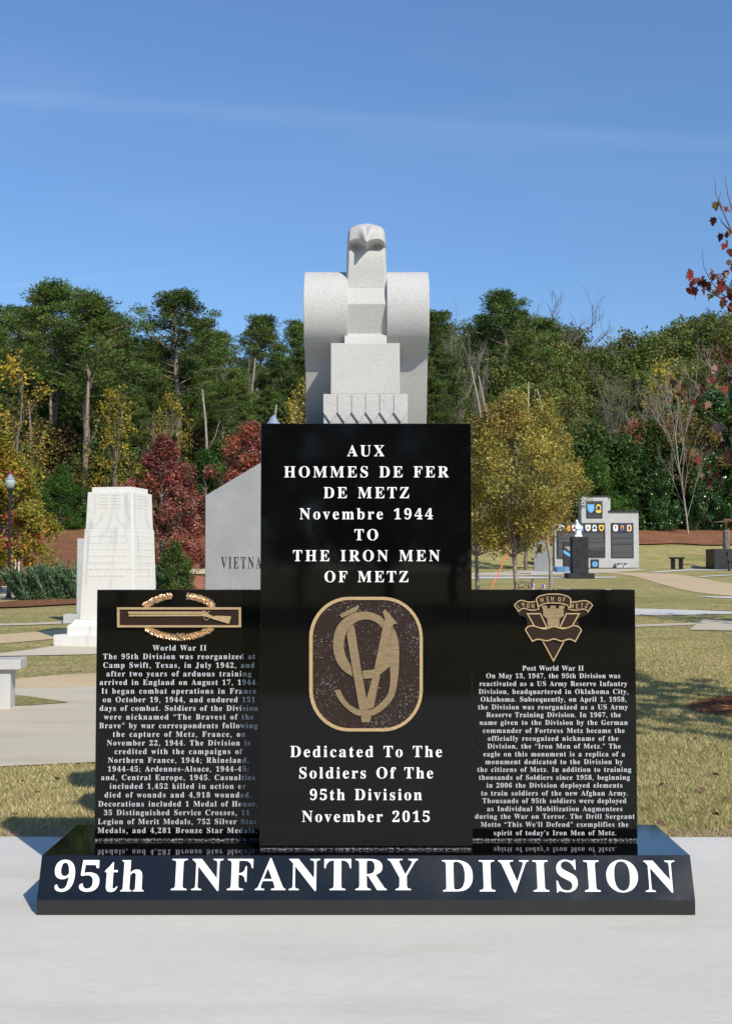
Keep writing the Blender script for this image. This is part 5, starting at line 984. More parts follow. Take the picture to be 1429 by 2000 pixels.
wbox('coping', 1143, 1194, 968.2, 970, 'panel', -0.12, 1.0); wbox('coping', 1188, 1247.6, 997.4, 999.6, 'panel', -0.12, 1.0)
def crest(mb, px, py, w_, h_, col, inner_=None, shape='shield'):
    a, b_ = X(px), Z(py); w2, h2 = w_*u/2, h_*u/2; fr = plane_frame((0, 0, 0), (1, 0, 0), (0, 0, 1))
    sh = {'shield': [(-1, 1), (1, 1), (1, -.1), (.6, -.75), (0, -1), (-.6, -.75), (-1, -.1)], 'disc': [(math.cos(t_*.5236), math.sin(t_*.5236)) for t_ in range(12)],
          'oval': [(-.7, 1), (.7, 1), (1, .6), (1, -.6), (.7, -1), (-.7, -1), (-1, -.6), (-1, .6)], 'badge': [(-.6, .9), (0, 1), (.6, .9), (.9, .2), (.6, -.3), (1, -.6), (.5, -1), (-.5, -1), (-1, -.6), (-.6, -.3), (-.9, .2)]}[shape]
    mb.poly(fr, [(a+x_*w2, b_+y_*h2) for x_, y_ in sh], 0.0, 0, M[col])
    return a, b_, w2, h2, fr
def panel(a, b_, t_, bt, rows, crests, y=-0.045):
    mb = MB(); mb.box(((X(a)+X(b_))/2, y+0.02, (Z(t_)+Z(bt))/2), (X(b_)-X(a), 0.04, Z(t_)-Z(bt)), M['panel'])
    P = lpart(mb, 'text_panel', R8)
    rl = random.Random(int(a)); mt = MB()
    for (r0, r1, step, la, lb) in rows:
        yy = r0
        while yy < r1:
            x_ = la
            while x_ < lb-1:
                ww = rl.uniform(0.7, 2.4); xe = min(x_+ww, lb)
                mt.box(((X(x_)+X(xe))/2, y-0.003, Z(yy)), (X(xe)-X(x_), 0.004, 0.42*u), M['textgrey']); x_ = xe+0.45
            yy += step
    lpart(mt, 'text_rows', P)
    for c_ in crests:
        mc = MB(); fr = crest(mc, *c_[:5], None, c_[5])[4]
        for e_ in c_[6:]:
            mq = MB(); crest(mq, c_[0]+e_[0], c_[1]+e_[1], e_[2], e_[3], e_[4], None, e_[5]); mc.add([(v[0], v[1]-0.004, v[2]) for v in mq.v], mq.f, M[e_[4]])
        mc.v = [(v[0], v[1]+y-0.006, v[2]) for v in mc.v]; lpart(mc, 'crest', P)
panel(1145, 1176, 979, 1012, [(981.5, 982.5, 1.4, 1146.5, 1174.5), (1006.2, 1007.2, 1.4, 1148, 1174), (1009.4, 1010.2, 1.4, 1149, 1173)],
      [(1153.3, 993.5, 13.5, 17, 'skyblue', 'shield', (-1.5, -3, 1.6, 2, 'white', 'disc'), (2.5, -2, 1.6, 2, 'white', 'disc'), (0.4, 2.5, 1.6, 2, 'white', 'disc')),
       (1168.4, 993.5, 12, 17, 'yellow', 'badge', (0, -1, 6, 8, 'navy', 'oval'), (0, -1, 2.4, 6, 'orange', 'oval'))], y=-0.105)
cl = [(1096, 'white'), (1108.7, 'orange'), (1121, 'white'), (1134, 'skyblue'), (1147.5, 'white'), (1160.2, 'white'), (1173.6, 'yellow')]
panel(1088, 1181, 1021.5, 1089, [(1023, 1024, 1.2, 1128, 1166), (1042, 1051, 1.25, 1090, 1177), (1053, 1059, 1.25, 1090, 1178), (1061, 1070, 1.25, 1090, 1179.5), (1073, 1088, 1.3, 1090, 1126), (1072.5, 1074, 1.3, 1150, 1175)],
      [(x_, 1031.5, 10, 12.5, c_, 'badge' if i % 2 else 'shield', (0, -0.5, 4.5, 6, ['navy', 'yellow', 'red', 'white', 'orange', 'navy', 'panel'][i], 'oval'), (0, 0, 2, 3, ['white', 'navy', 'white', 'navy', 'white', 'white', 'white'][i], 'disc')) for i, (x_, c_) in enumerate(cl)], y=-0.105)
panel(1193, 1236.5, 1021.5, 1089.5, [(1022.8, 1023.5, 1.2, 1207, 1222), (1042, 1050, 1.25, 1194.5, 1234.5), (1052.5, 1062, 1.25, 1194.5, 1234.5), (1065, 1079, 1.25, 1194.5, 1234), (1081, 1088.5, 1.25, 1194.5, 1234.5)],
      [(1201.5, 1031.3, 9, 12.5, 'white', 'oval', (0, -2.5, 4, 4, 'red', 'disc'), (0, 1, 1.4, 6, 'navy', 'oval')), (1214.6, 1031.3, 8.6, 12.5, 'navy', 'oval', (0, 0, 5.5, 9, 'orange', 'shield'), (0, 1, 2.4, 6, 'yellow', 'oval')),
       (1228, 1031.3, 8.6, 12.5, 'white', 'oval', (0, 0, 6.4, 9.5, 'orange', 'oval'), (0, 0, 2.2, 9.5, 'white', 'oval'))], y=-0.065)
mb = MB(); mb.box(((X(1152.5)+X(1168))/2, -0.08, (Z(1092.5)+Z(1109))/2), (X(1168)-X(1152.5), 0.05, Z(1092.5)-Z(1109)), M['panel']); pl = lpart(mb, 'round_badge_panel', R8)
mc = MB(); crest(mc, 1160.3, 1102, 11, 11, 'skyblue', None, 'disc'); mc.v = [(v[0], v[1]-0.112, v[2]) for v in mc.v]; mq = MB(); crest(mq, 1160.3, 1102, 4, 4, 'white', None, 'disc'); mc.add([(v[0], v[1]-0.118, v[2]) for v in mq.v], mq.f, M['textgrey'])
lpart(mc, 'crest', pl)
mb = MB()
for a, b_ in ((1200, 1211.6), (1213.2, 1224)):
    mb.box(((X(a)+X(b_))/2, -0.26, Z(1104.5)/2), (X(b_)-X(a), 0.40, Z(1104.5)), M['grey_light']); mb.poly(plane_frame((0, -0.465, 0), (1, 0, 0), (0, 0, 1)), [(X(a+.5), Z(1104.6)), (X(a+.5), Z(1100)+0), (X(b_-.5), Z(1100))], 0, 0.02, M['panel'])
    mb.box(((X(a)+X(b_))/2, -0.16, (Z(1104.5)+Z(1099.5))/2), (X(b_)-X(a), 0.20, Z(1099.5)-Z(1104.5)), M['grey_light'])
lpart(mb, 'stone_blocks', R8)
# black stele with its blue band, and the blue kerb
p = at(1118, 1113); Ys = 60.0; u = Ys/FPX; zs = tz(6, Ys)
R9 = loc_empty('black_stele', (xat(1119, Ys), Ys, zs), 'black granite stele crossed by a sky blue band in front of the grey wall', 'memorial stone')
XX = lambda q: xat(q, Ys)-R9.location.x; ZZ = lambda q: zat(q, Ys)-zs
mb = MB(); mb.box(((XX(1100)+XX(1138))/2, 0.15, ZZ(1060.5)/2), (XX(1138)-XX(1100), 0.3, ZZ(1060.5)), M['panel']); lpart(mb, 'slab', R9, bevel=0.008)
fr = plane_frame((0, 0, 0), (1, 0, 0), (0, 0, 1)); mb = MB()
mb.poly(fr, [(XX(1100), ZZ(1074)), (XX(1100), ZZ(1080)), (XX(1137), ZZ(1103)), (XX(1137), ZZ(1096))], 0.004, 0.004, M['skyblue'])
lpart(mb, 'blue_band', R9); mb = MB()
for yy, a, b_ in ((1068.5, 1103, 1120), (1071.3, 1106, 1119), (1074.3, 1109, 1118)):
    x_ = a
    while x_ < b_: mb.box((XX(x_+1), -0.003, ZZ(yy)), (1.6*u, 0.004, 1.2*u), M['white']); x_ += 2.4
lpart(mb, 'text_rows', R9)
mb = MB(); u = 58/FPX; pts = [Vector((xat(a, 58), 58+dy, 0)) for a, dy in ((1060, 3.0), (1075, 1.5), (1090, 0.4), (1105, 0.2), (1118, 1.0), (1128, 2.5))]
v_ = []; f_ = []
for i, q in enumerate(pts):
    for (dy, z_) in ((0, -0.02), (0, 0.26), (0.5, 0.30), (0.5, -0.02)): v_.append((q.x, q.y+dy, tz(5, 58)+z_))
for i in range(len(pts)-1):
    for k in range(4): f_.append((i*4+k, i*4+(k+1) % 4, i*4+4+(k+1) % 4, i*4+4+k))
f_ += [(0, 1, 2, 3), tuple(4*len(pts)-4+k for k in (3, 2, 1, 0))]
mb.add(v_, f_, M['bluebench']); thing(mb, 'curved_kerb', 'low curved blue kerb beside the black stele', 'kerb', recalc=True)

# dark stone bench on the lawn
p = at(1321, 1111.8); u = p.y/FPX
R = loc_empty('stone_bench', p, 'small dark stone bench with curved legs on the far lawn', 'bench', math.radians(-35))
zt_ = zat(1091.5, p.y)-p.z; mb = MB(); mb.box((0, 0, zt_+1.6*u), (29*u, 11*u, 3.2*u), M['black_far']); lpart(mb, 'seat', R, bevel=0.01)
for q in (-1, 1):
    mb = MB(); prf = [(7.5, 0), (7.2, 1), (5.6, 3), (5.4, 7), (6.6, 11), (6.2, 14), (5, 17), (5.2, 19.6)]; v_ = [(q*8*u+s1*3.2*u, sy*a*u*0.6, z_*u*zt_/(19.6*u)) for a, z_ in prf for s1 in (-1, 1) for sy in (-1, 1)]; f_ = []
    for i in range(len(prf)-1):
        a = i*4
        for (k, l_) in ((0, 1), (1, 3), (3, 2), (2, 0)): f_.append((a+k, a+l_, a+4+l_, a+4+k))
    f_ += [(0, 2, 3, 1), tuple(len(prf)*4-4+k for k in (0, 1, 3, 2))]
    mb.add(v_, f_, M['black_far']); lpart(mb, 'leg', R, recalc=True)

# black block memorial with stump and rusty gun at the right edge
p = at(1420, 1112); u = p.y/FPX
R = loc_empty('block_memorial', p, 'black block memorial with a grey post and rusty gun at the right edge', 'memorial')
zb_ = zat(1072, p.y)-p.z; mb = MB(); mb.box((20*u, 0.7, zb_/2), (94*u, 1.6, zb_), M['black_far']); lpart(mb, 'block', R, bevel=0.012)
zp_ = zat(1034, p.y)-p.z; mb = MB(); mb.lathe((6*u, 0.7, 0), [(7*u, zb_), (7*u, zb_+8*u), (6.4*u, zp_-4*u), (5.5*u, zp_)], M['bark'], 14); lpart(mb, 'post', R)
mb = MB(); zg_ = zat(1018, p.y)-p.z
mb.tube([(-21*u, 0.5, zg_-1.2*u), (-4*u, 0.6, zg_), (30*u, 0.8, zg_+2.5*u)], [0.5*u, 1.1*u, 1.7*u], M['rust'], 8); mb.tube([(2*u, 0.6, zg_+1*u), (7*u, 0.6, zp_)], 0.7*u, M['rust'], 6); mb.tube([(8*u, 0.6, zg_+1*u), (4*u, 0.7, zp_)], 0.7*u, M['rust'], 6)
mb.box((8*u, 0.7, zg_+4*u), (14*u, 0.2, 3*u), M['rust']); lpart(mb, 'gun', R)
p = at(1440, 1115); u = p.y/FPX
R = loc_empty('plank_bench', p, 'dark bench with wooden planks in front of the black block memorial', 'bench')
for k, (t_, bt) in enumerate(((1076, 1085), (1089, 1095))):
    mb = MB(); mb.box((10*u, 0.1-0.35*k, (zat(t_, p.y)+zat(bt, p.y))/2-p.z), (64*u, 0.06, (bt-t_)*u), M['darkwood']); lpart(mb, 'backrest' if k == 0 else 'seat', R)
for q in (-18.5, 36):
    mb = MB(); mb.tube([(q*u, -0.15, 0), (q*u, -0.12, 10*u), (q*u, 0.05, 38*u)], [3*u, 2*u, 1.6*u], M['iron'], 8); lpart(mb, 'leg', R)

# wreath stand and little flags in front of the far lawn
Yf = 26.0; u = Yf/FPX; zf_ = tz(4, Yf)
R = loc_empty('wreath_stand', (xat(1022, Yf), Yf, zf_), 'curved black iron wreath stand with a dark ribbon behind the right slab', 'stand')
XX = lambda q: xat(q, Yf)-R.location.x; ZZ = lambda q: zat(q, Yf)-zf_
mb = MB()
for pts in (((1004, 1152), (1004, 1144), (1009, 1138), (1018, 1135.5), (1026, 1137), (1033, 1140)), ((1011, 1150), (1011, 1142), (1017, 1138.5), (1026, 1141), (1034, 1148)), ((1030, 1150), (1034, 1140), (1038, 1133), (1043, 1130)), ((1037, 1150), (1037, 1140), (1043, 1130))):
    mb.tube([(XX(a), 0.02*i, ZZ(b_)) for i, (a, b_) in enumerate(pts)], 0.008, M['iron'], 6)
mb.tube([(XX(1004), 0, ZZ(1152)), (XX(1004), 0, 0)], 0.008, M['iron'], 6); mb.tube([(XX(1034), 0.05, ZZ(1148)), (XX(1034), 0.05, 0)], 0.008, M['iron'], 6)
lpart(mb, 'frame', R, smooth=True)
mb = MB(); mb.box((XX(1018), 0.02, ZZ(1147.5)), (13*u, 0.05, 4*u), M['rust']); lpart(mb, 'ribbon', R)
flag0 = None
for q in (1037.5, 1058):
    if flag0 is None:
        F0_ = empty('small_flag', (xat(q, Yf-0.5), Yf-0.5, zf_), 0, 'tiny striped flag leaning beside the iron wreath stand', 'flag', 'tiny flags behind the right slab')
        mb = MB(); hh_ = zat(1139, Yf)-zf_; mb.tube([(0, 0, 0), (0.01, 0, hh_+0.02)], 0.004, M['darkwood'], 5); mb.build('stick', F0_)
        mb = MB()
        for k in range(7): mb.box((0.035, 0.002*k, hh_-0.02-0.022*k), (0.055-0.002*k, 0.003, 0.02), M['red' if k % 2 else 'white'])
        mb.box((0.015, -0.004, hh_-0.04), (0.035, 0.003, 0.075), M['navy']); mb.build('cloth', F0_); flag0 = F0_
    else:
        c_ = flag0.copy(); COL.objects.link(c_); c_.location.x = xat(q, Yf-0.5); c_.location.z -= 0.02; c_['label'] = 'tiny dark flag standing alone right of the iron wreath stand'
        for ch in list(flag0.children): d_ = ch.copy(); COL.objects.link(d_); d_.parent = c_

# orange guy strap staking the small tree
pa = at_depth(930, 1150, 25.5); pb = at_depth(998, 1066, 27.6); pb.x -= 0.01
mb = MB(); mb.tube([Vector((pa.x-0.03, pa.y, tz(3, 25.5))), pb], 0.012, M['strap'], 5); thing(mb, 'guy_strap', 'bright orange strap staking the yellow tree', 'strap')

# ------------------------------------------------------------------ trees and shrubs
def leaves(centres, radii, counts, size, pal, pw, seed, asp=0.55, flat=1.0, clump_var=0.25, up=0.0, shell=0.4, droop=0):
    g = np.random.default_rng(seed); centres = np.asarray(centres, float); K = len(centres)
    idx = np.repeat(np.arange(K), counts); n = len(idx)
    d = g.normal(size=(n, 3)); d /= np.linalg.norm(d, axis=1)[:, None]; r = g.random(n)**shell
    rad = np.asarray(radii)[idx] if hasattr(radii, '__len__') else np.full(n, radii)
    off = d*(r*rad)[:, None]; off[:, 2] *= flat; P = centres[idx]+off
    a = g.normal(size=(n, 3)); a[:, 2] = a[:, 2]*0.7+up; a += d*0.6; a[:, 2] -= droop; a /= np.linalg.norm(a, axis=1)[:, None]
    b_ = np.cross(a, g.normal(size=(n, 3))); b_ /= np.linalg.norm(b_, axis=1)[:, None]
    s = size*g.uniform(0.6, 1.35, n)
    U = a*(s/2)[:, None]; Vv = b_*(s*asp/2)[:, None]
    V = np.stack([P-U, P-Vv, P+U, P+Vv], 1).reshape(-1, 3)
    pal = np.asarray(pal, float); pw = np.asarray(pw, float); pw = pw/pw.sum()
    cb = g.choice(len(pal), size=K, p=pw); mixk = g.random(n) < 0.5
    ci = np.where(mixk, cb[idx], g.choice(len(pal), size=n, p=pw))
    C = pal[ci]*(1+clump_var*(g.random(K)[idx]-0.5)*2)[:, None]*g.uniform(0.8, 1.2, (n, 1))
    return V, C
def wiggle(a, b_, r, amp, n=5):
    a, b_ = Vector(a), Vector(b_); L_ = (b_-a).length; out = []
    for k in range(n+1):
        t_ = k/n; q = a.lerp(b_, t_)
        if 0 < k < n: q += Vector((r.uniform(-1, 1), r.uniform(-1, 1), r.uniform(-.5, .5)))*amp*L_
        out.append(q)
    return out
def tree_root(name, label, cat, group, trunk_mb, trunk_name, V, C, lm, crown_name='crown', loc=(0, 0, 0)):
    R = empty(name, loc, 0, label, cat, group)
    if trunk_mb is not None: trunk_mb.build(trunk_name, R, smooth=True)
    if V is not None: link(bpy.data.objects.new(crown_name, fastmesh(crown_name, V, 4, lm, C)), R)
    return R
def copy_tree(R, loc, sc, rz, label=None):
    c = R.copy(); COL.objects.link(c); c.location = loc; c.scale = sc; c.rotation_euler = (0, 0, rz)
    if label: c['label'] = label
    for ch in list(R.children): d = ch.copy(); COL.objects.link(d); d.parent = c
    return c
PINE = [(0.065, 0.12, 0.022), (0.10, 0.16, 0.03), (0.14, 0.185, 0.04), (0.045, 0.085, 0.02), (0.17, 0.175, 0.05)]
def pine(seed, H=16.0, base=0.36, spread=3.3, bark='pinebark', dens=1.0):
    r = random.Random(seed); mb = MB(); tp = [Vector((0, 0, -0.6))]
    for k in range(1, 9): tp.append(Vector((r.uniform(-.12, .12)*k*0.4, r.uniform(-.12, .12)*k*0.4, H*k/8*0.985)))
    mb.tube(tp, [0.24*(1-0.1*k)+0.02 for k in range(9)], M[bark], 9)
    def onT(z):
        t_ = max(0, min(7.999, z/(H*0.985)*8)); i = int(t_); return tp[i].lerp(tp[i+1], t_-i)
    cen = []; rad = []; nl = 38
    for i in range(nl):
        t_ = (i+r.random())/nl; z = H*(base+(1-base)*t_*0.97); az = i*2.399+r.uniform(-.5, .5)
        prof = (0.55+0.75*math.sin(math.pi*min(1, t_*0.8+0.22)))*(1-t_**3*0.75)
        L_ = spread*prof*r.uniform(0.5, 1.15)*0.8; rise = (0.25+0.55*t_)*L_*r.uniform(0.5, 1.2)
        a = onT(z); d = Vector((math.cos(az), math.sin(az), 0)); e = a+d*L_+Vector((0, 0, rise))
        if r.random() < 0.1 and t_ < 0.45:
            mb.tube(wiggle(a, e, r, 0.05), [0.05, .04, .03, .02, .015, .01], M[bark], 5); continue
        mb.tube(wiggle(a, e, r, 0.04, 3), [0.06, 0.045, 0.03, 0.015], M[bark], 5)
        for k in range(r.choice((3, 4, 4, 5))):
            s_ = 1-0.21*k; q = a+(e-a)*s_+Vector((r.uniform(-.5, .5), r.uniform(-.5, .5), r.uniform(-.1, .35))); cen.append(q); rad.append(r.uniform(0.5, 0.88))
            if k: mb.tube([a+(e-a)*max(0, s_-.1), q], [0.02, 0.01], M[bark], 4, False)
    for k in range(4): cen.append(tp[8]+Vector((r.uniform(-.5, .5), r.uniform(-.5, .5), r.uniform(-.5, .25)))); rad.append(0.6)
    V, C = leaves(cen, rad, int(115*dens), 0.30, PINE, [3, 4, 3, 2, 1], seed, asp=0.20, flat=0.6, clump_var=0.4, up=0.6, shell=0.5)
    return mb, V, C
def broad(seed, H, W_, base, pal, pw, leaf=0.17, nclump=80, per=150, crad=0.9, trunk=0.16, bark='bark', asp=0.6, shape=1.0, multi=1, cv=0.3, low=0.0, shell=0.45, droop=0.0, lumpy=0.35):
    r = random.Random(seed); mb = MB(); cen = []; rad = []
    stems = []
    for k in range(multi):
        az = r.uniform(0, 6.28); top = Vector((math.cos(az)*W_*0.15*(multi > 1), math.sin(az)*W_*0.15*(multi > 1), H*0.86))
        sp = wiggle(Vector((0, 0, -0.5)), top, r, 0.02, 7); stems.append(sp); mb.tube(sp, [trunk*(1-0.125*q)+0.012 for q in range(8)], M[bark], 8)
    ph = [r.uniform(0, 6.28) for _ in range(6)]
    for i in range(nclump):
        t_ = (i+r.random())/nclump; z = base+(H-base)*t_
        w_ = math.sin(math.pi*min(1, max(0.02, (t_**shape)*0.86+0.10+low)))**0.75
        az = r.uniform(0, 6.28); lob = 1+lumpy*(math.sin(az*2+ph[0]+t_*4)*0.5+math.sin(az*3+ph[1]-t_*7)*0.5)
        rr_ = W_/2*w_*lob*(r.random()**0.42); q = Vector((math.cos(az)*rr_, math.sin(az)*rr_, z)); cen.append(q); rad.append(crad*r.uniform(0.55, 1.15))
        if i % 2 == 0:
            sp = r.choice(stems); zz = max(base*0.8, z-rr_*0.9-0.3); tt = min(6.99, max(0, (zz+0.5)/(H*0.86+0.5))*7); k = int(tt); a = sp[k].lerp(sp[k+1], tt-k)
            mb.tube(wiggle(a, q, r, 0.06, 4), [trunk*0.32, trunk*.25, trunk*.17, trunk*.1, trunk*.05], M[bark], 5, False)
    V, C = leaves(cen, rad, per, leaf, pal, pw, seed+7, asp=asp, clump_var=cv, shell=shell, droop=droop)
    return mb, V, C
def bare(seed, H, spread, bark='pale', trunk=0.16, depth=5, lean=(0, 0), first=0.3, thin=1.0):
    r = random.Random(seed); mb = MB()
    def grow(a, d, L_, rad, lev):
        n = 4; pts = [a]; q = a.copy(); dd = d.copy()
        for k in range(n):
            dd = (dd+Vector((r.uniform(-1, 1), r.uniform(-1, 1), r.uniform(-.3, .5)))*0.10).normalized(); q = q+dd*L_/n; pts.append(q.copy())
        mb.tube(pts, [rad*(1-0.14*k) for k in range(n+1)], M[bark], 7 if lev == 0 else 4, False)
        if lev >= depth: return
        kids = (9 if lev == 0 else r.choice((3, 4)))
        for k in range(kids):
            t_ = (first+(1-first)*(k+0.6)/kids) if lev == 0 else 0.35+0.65*(k+r.random()*0.8)/kids
            t_ = min(1, t_); i = min(n-1, int(t_*n)); b_ = pts[i].lerp(pts[i+1], t_*n-i)
            az = r.uniform(0, 6.28) if lev else k*2.4+r.uniform(-.4, .4)
            side = Vector((math.cos(az), math.sin(az), 0)); nd = (dd*0.9+side*spread*(0.9 if lev == 0 else 0.75)+Vector((0, 0, 0.25))).normalized()
            grow(b_, nd, L_*(0.52 if lev == 0 else 0.62)*r.uniform(0.75, 1.1), rad*(0.36 if lev == 0 else 0.55), lev+1)
    grow(Vector((0, 0, -0.4)), Vector((lean[0], lean[1], 1)).normalized(), H*0.72, trunk, 0)
    return mb
def put(px, ytop, Y, H, base_z=None, sx=None):
    x = xat(px, Y); z = tz(x, Y)-0.1 if base_z is None else base_z; h = zat(ytop, Y)-z; s_ = h/H
    return Vector((x, Y, z)), s_
rt = random.Random(77)

# pines: four trees built, every other one a copy
pines = []
for k in range(4):
    mb, V, C = pine(20+k, 16, (0.50, 0.42, 0.36, 0.52)[k], (3.6, 3.4, 3.0, 2.8)[k])
    pines.append(tree_root('pine_tree', 'tall pine tree with a dark green crown in the wood', 'pine tree', 'pines in the wood', mb, 'trunk', V, C, M['leaf']))
used = [False]*4
def place(protos, usedl, k, loc, sc, rz, label, group=None):
    R = protos[k]
    if not usedl[k]:
        usedl[k] = True; R.location = loc; R.scale = sc; R.rotation_euler = (0, 0, rz); R['label'] = label
    else: R = copy_tree(R, loc, sc, rz, label)
    if group: R['group'] = group
    return R
def pine_at(px, ytop, Y, k, wide=1.0, label='tall pine tree with a dark green crown in the wood'):
    loc, s_ = put(px, ytop, Y, 16.1); place(pines, used, k, loc, (s_*wide, s_*wide, s_), rt.uniform(0, 6.28), label)
for a in ((100, 558, 78, 0, 1.30, 'biggest broad crowned pine with twin tops at upper left'), (168, 573, 74, 0, 1.2, 'pine with a long bare grey trunk left of the white shaft'), (22, 600, 88, 1, 1.3, 'dark pine against the sky at the far left edge'),
          (345, 570, 84, 1, 1.25, 'tall pine with layered crown standing right of the sky gap'), (510, 618, 112, 3, 1.15, 'slender pine with a tufted crown against the sky left of the eagle'), (577, 628, 118, 3, 1.0, 'slender pine just left of the eagle wing'),
          (985, 571, 118, 1, 1.25, 'dark pine rising above the hill right of the eagle')): pine_at(*a)
for a in ((60, 600, 92, 2), (215, 612, 90, 0), (238, 660, 96, 2), (292, 668, 100, 3), (392, 622, 98, 2), (420, 650, 104, 0), (-20, 640, 84, 0), (130, 640, 86, 3), (460, 720, 90, 3), (478, 770, 84, 2), (545, 690, 100, 1), (595, 680, 96, 2), (640, 700, 100, 0), (300, 740, 80, 2), (365, 700, 88, 0), (432, 745, 82, 1),
          (853, 608, 100, 2), (870, 690, 92, 0), (845, 740, 86, 3), (945, 612, 122, 2), (1015, 612, 128, 0), (1050, 622, 140, 2), (30, 730, 76, 3), (-60, 640, 80, 1), (240, 760, 78, 3), (700, 690, 110, 1), (760, 700, 110, 0), (-120, 620, 85, 2), (205, 700, 82, 2), (528, 760, 86, 3), (1500, 600, 120, 1), (1560, 610, 110, 0)): pine_at(a[0], a[1], a[2], a[3], rt.uniform(1.0, 1.3))
# broadleaf trees clothing the slope
OL = [(0.125, 0.16, 0.032), (0.17, 0.185, 0.042), (0.08, 0.125, 0.026), (0.21, 0.185, 0.05), (0.25, 0.18, 0.05)]
RU = [(0.20, 0.13, 0.05), (0.26, 0.15, 0.05), (0.15, 0.13, 0.04), (0.12, 0.12, 0.035), (0.30, 0.14, 0.06)]
hills = []
for k in range(5):
    pal, pw = ((OL, [5, 4, 5, 1, .5]), (OL, [3, 5, 2, 3, 1]), (OL, [5, 2, 6, 1, .3]), (RU, [3, 2, 3, 3, 1]), (OL, [4, 4, 3, 2, 1]))[k]
    mb, V, C = broad(50+k, 13, 9.0, 2.4, pal, pw, 0.27, 105, 130, 1.05, 0.22, 'bark', low=-0.02)
    hills.append(tree_root('broadleaf_tree', 'olive green broadleaf tree on the wooded slope', 'tree', 'broadleaf trees on the wooded slope', mb, 'trunk', V, C, M['leaf']))
hu = [False]*5
SKX = [-200, 0, 260, 300, 440, 470, 560, 840, 880, 940, 1060, 1100, 1150, 1180, 1240, 1300, 1350, 1429, 1600]
SKY = [690, 700, 700, 700, 690, 740, 720, 690, 660, 640, 630, 650, 662, 676, 656, 642, 622, 600, 590]
LBL = ('olive green broadleaf tree on the wooded slope', 'yellowish olive tree on the wooded slope', 'dark green dense tree on the wooded slope', 'rusty brown autumn tree on the wooded slope', 'mixed green and tan tree on the wooded slope')
for row, (Y0, dyp, step) in enumerate(((160, 0, 40), (138, 35, 44), (118, 75, 50), (101, 120, 58), (88, 185, 66))):
    q = -110+row*13
    while q < 1560:
        right_ = q > 830
        if (560 < q < 820 and row > 2): q += step; continue
        yt = np.interp(q, SKX, SKY)+dyp*(1.0 if right_ else 0.8)+rt.uniform(-14, 16); Y = Y0+rt.uniform(-4, 4)
        if Y < bank_start(xat(q, Y))+18: Y = bank_start(xat(q, Y))+19
        k = rt.choice((0, 1, 2, 4, 0, 2, 1, 0, 3) if row > 1 else (0, 1, 2, 4, 0, 2)); loc, s_ = put(q, yt, Y, 13.2)
        wd = rt.uniform(0.85, 1.15)*max(0.75, min(1.3, s_))
        place(hills, hu, k, loc, (wd, wd, s_), rt.uniform(0, 6.28), LBL[k]); q += step*rt.uniform(0.8, 1.2)
# understory shrubs along the forest edge
und = []
for k in range(3):
    pal, pw = ((OL, [4, 2, 5, 1, .5]), ([(0.05, 0.10, 0.02), (0.08, 0.14, 0.03), (0.13, 0.15, 0.04)], [3, 3, 1]), (RU, [3, 2, 3, 3, 1]))[k]
    mb, V, C = broad(80+k, 4.6, 4.6, 0.2, pal, pw, 0.19, 60, 110, 0.75, 0.07, 'bark', low=0.12)
    und.append(tree_root('understory_shrub', 'shrub at the edge of the wood', 'shrub', 'shrubs along the edge of the wood', mb, 'stem', V, C, M['leaf']))
uu = [False]*3
for q in range(-120, 1560, 34):
    if 590 < q < 800: continue
    for row in range(2):
        qq = q+rt.uniform(-14, 14); Y = 74+row*12+rt.uniform(-3, 3); x_ = xat(qq, Y)
        if Y < bank_start(x_)+18: Y = bank_start(x_)+18.5+rt.uniform(0, 2)
        k = rt.choice((0, 1, 2) if qq < 1120 else (0, 1, 1)); s_ = rt.uniform(0.7, 1.25)*(1.0 if row == 0 else 1.25)
        if 1190 < qq < 1429 and row == 0: continue
        place(und, uu, k, Vector((xat(qq, Y), Y, tz(xat(qq, Y), Y)-0.1)), (s_, s_, s_), rt.uniform(0, 6.28), ('olive shrub at the edge of the wood', 'deep green shrub at the edge of the wood', 'rusty shrub at the edge of the wood')[k])

def one(name, label, cat, px, ytop, Y, H, args, lm='leaf', base_z=None, wide=1.0, trunk_name='trunk', crown='crown'):
    mb, V, C = args; loc, s_ = put(px, ytop, Y, H, base_z); R = tree_root(name, label, cat, None, mb, trunk_name, V, C, M[lm], crown, loc)
    R.scale = (s_*wide, s_*wide, s_); return R
# autumn trees
RED = [(0.34, 0.075, 0.065), (0.20, 0.05, 0.045), (0.43, 0.14, 0.12), (0.50, 0.25, 0.21), (0.52, 0.12, 0.05), (0.12, 0.11, 0.03)]
one('maple_tree', 'deep red maple beside the white marble shaft', 'tree', 318, 850, 40, 5.2, broad(101, 5.0, 3.3, 0.75, RED, [4, 4, 3, 2.4, 1.2, 2.2], 0.085, 120, 230, 0.36, 0.075, 'pale', shape=0.62, low=0.06, cv=0.35))
one('maple_tree', 'orange red maple partly behind the tall centre slab', 'tree', 500, 822, 42, 5.2, broad(102, 5.0, 3.9, 0.9, RED, [4, 3, 4, 2.5, 3, 2.5], 0.085, 110, 200, 0.36, 0.075, 'bark', shape=0.8, low=0.02))
YR = [(0.28, 0.25, 0.035), (0.20, 0.20, 0.03), (0.38, 0.30, 0.04), (0.45, 0.26, 0.04), (0.36, 0.05, 0.05), (0.14, 0.15, 0.03)]
R = one('maple_tree', 'yellow green maple tipped with red at the left edge', 'tree', 0, 842, 37.6, 5.0, broad(103, 4.8, 3.3, 0.95, YR, [6, 6, 3, 1.5, 1.5, 2.5], 0.085, 140, 260, 0.34, 0.07, 'bark', shape=0.6, low=0.08), wide=1.1)
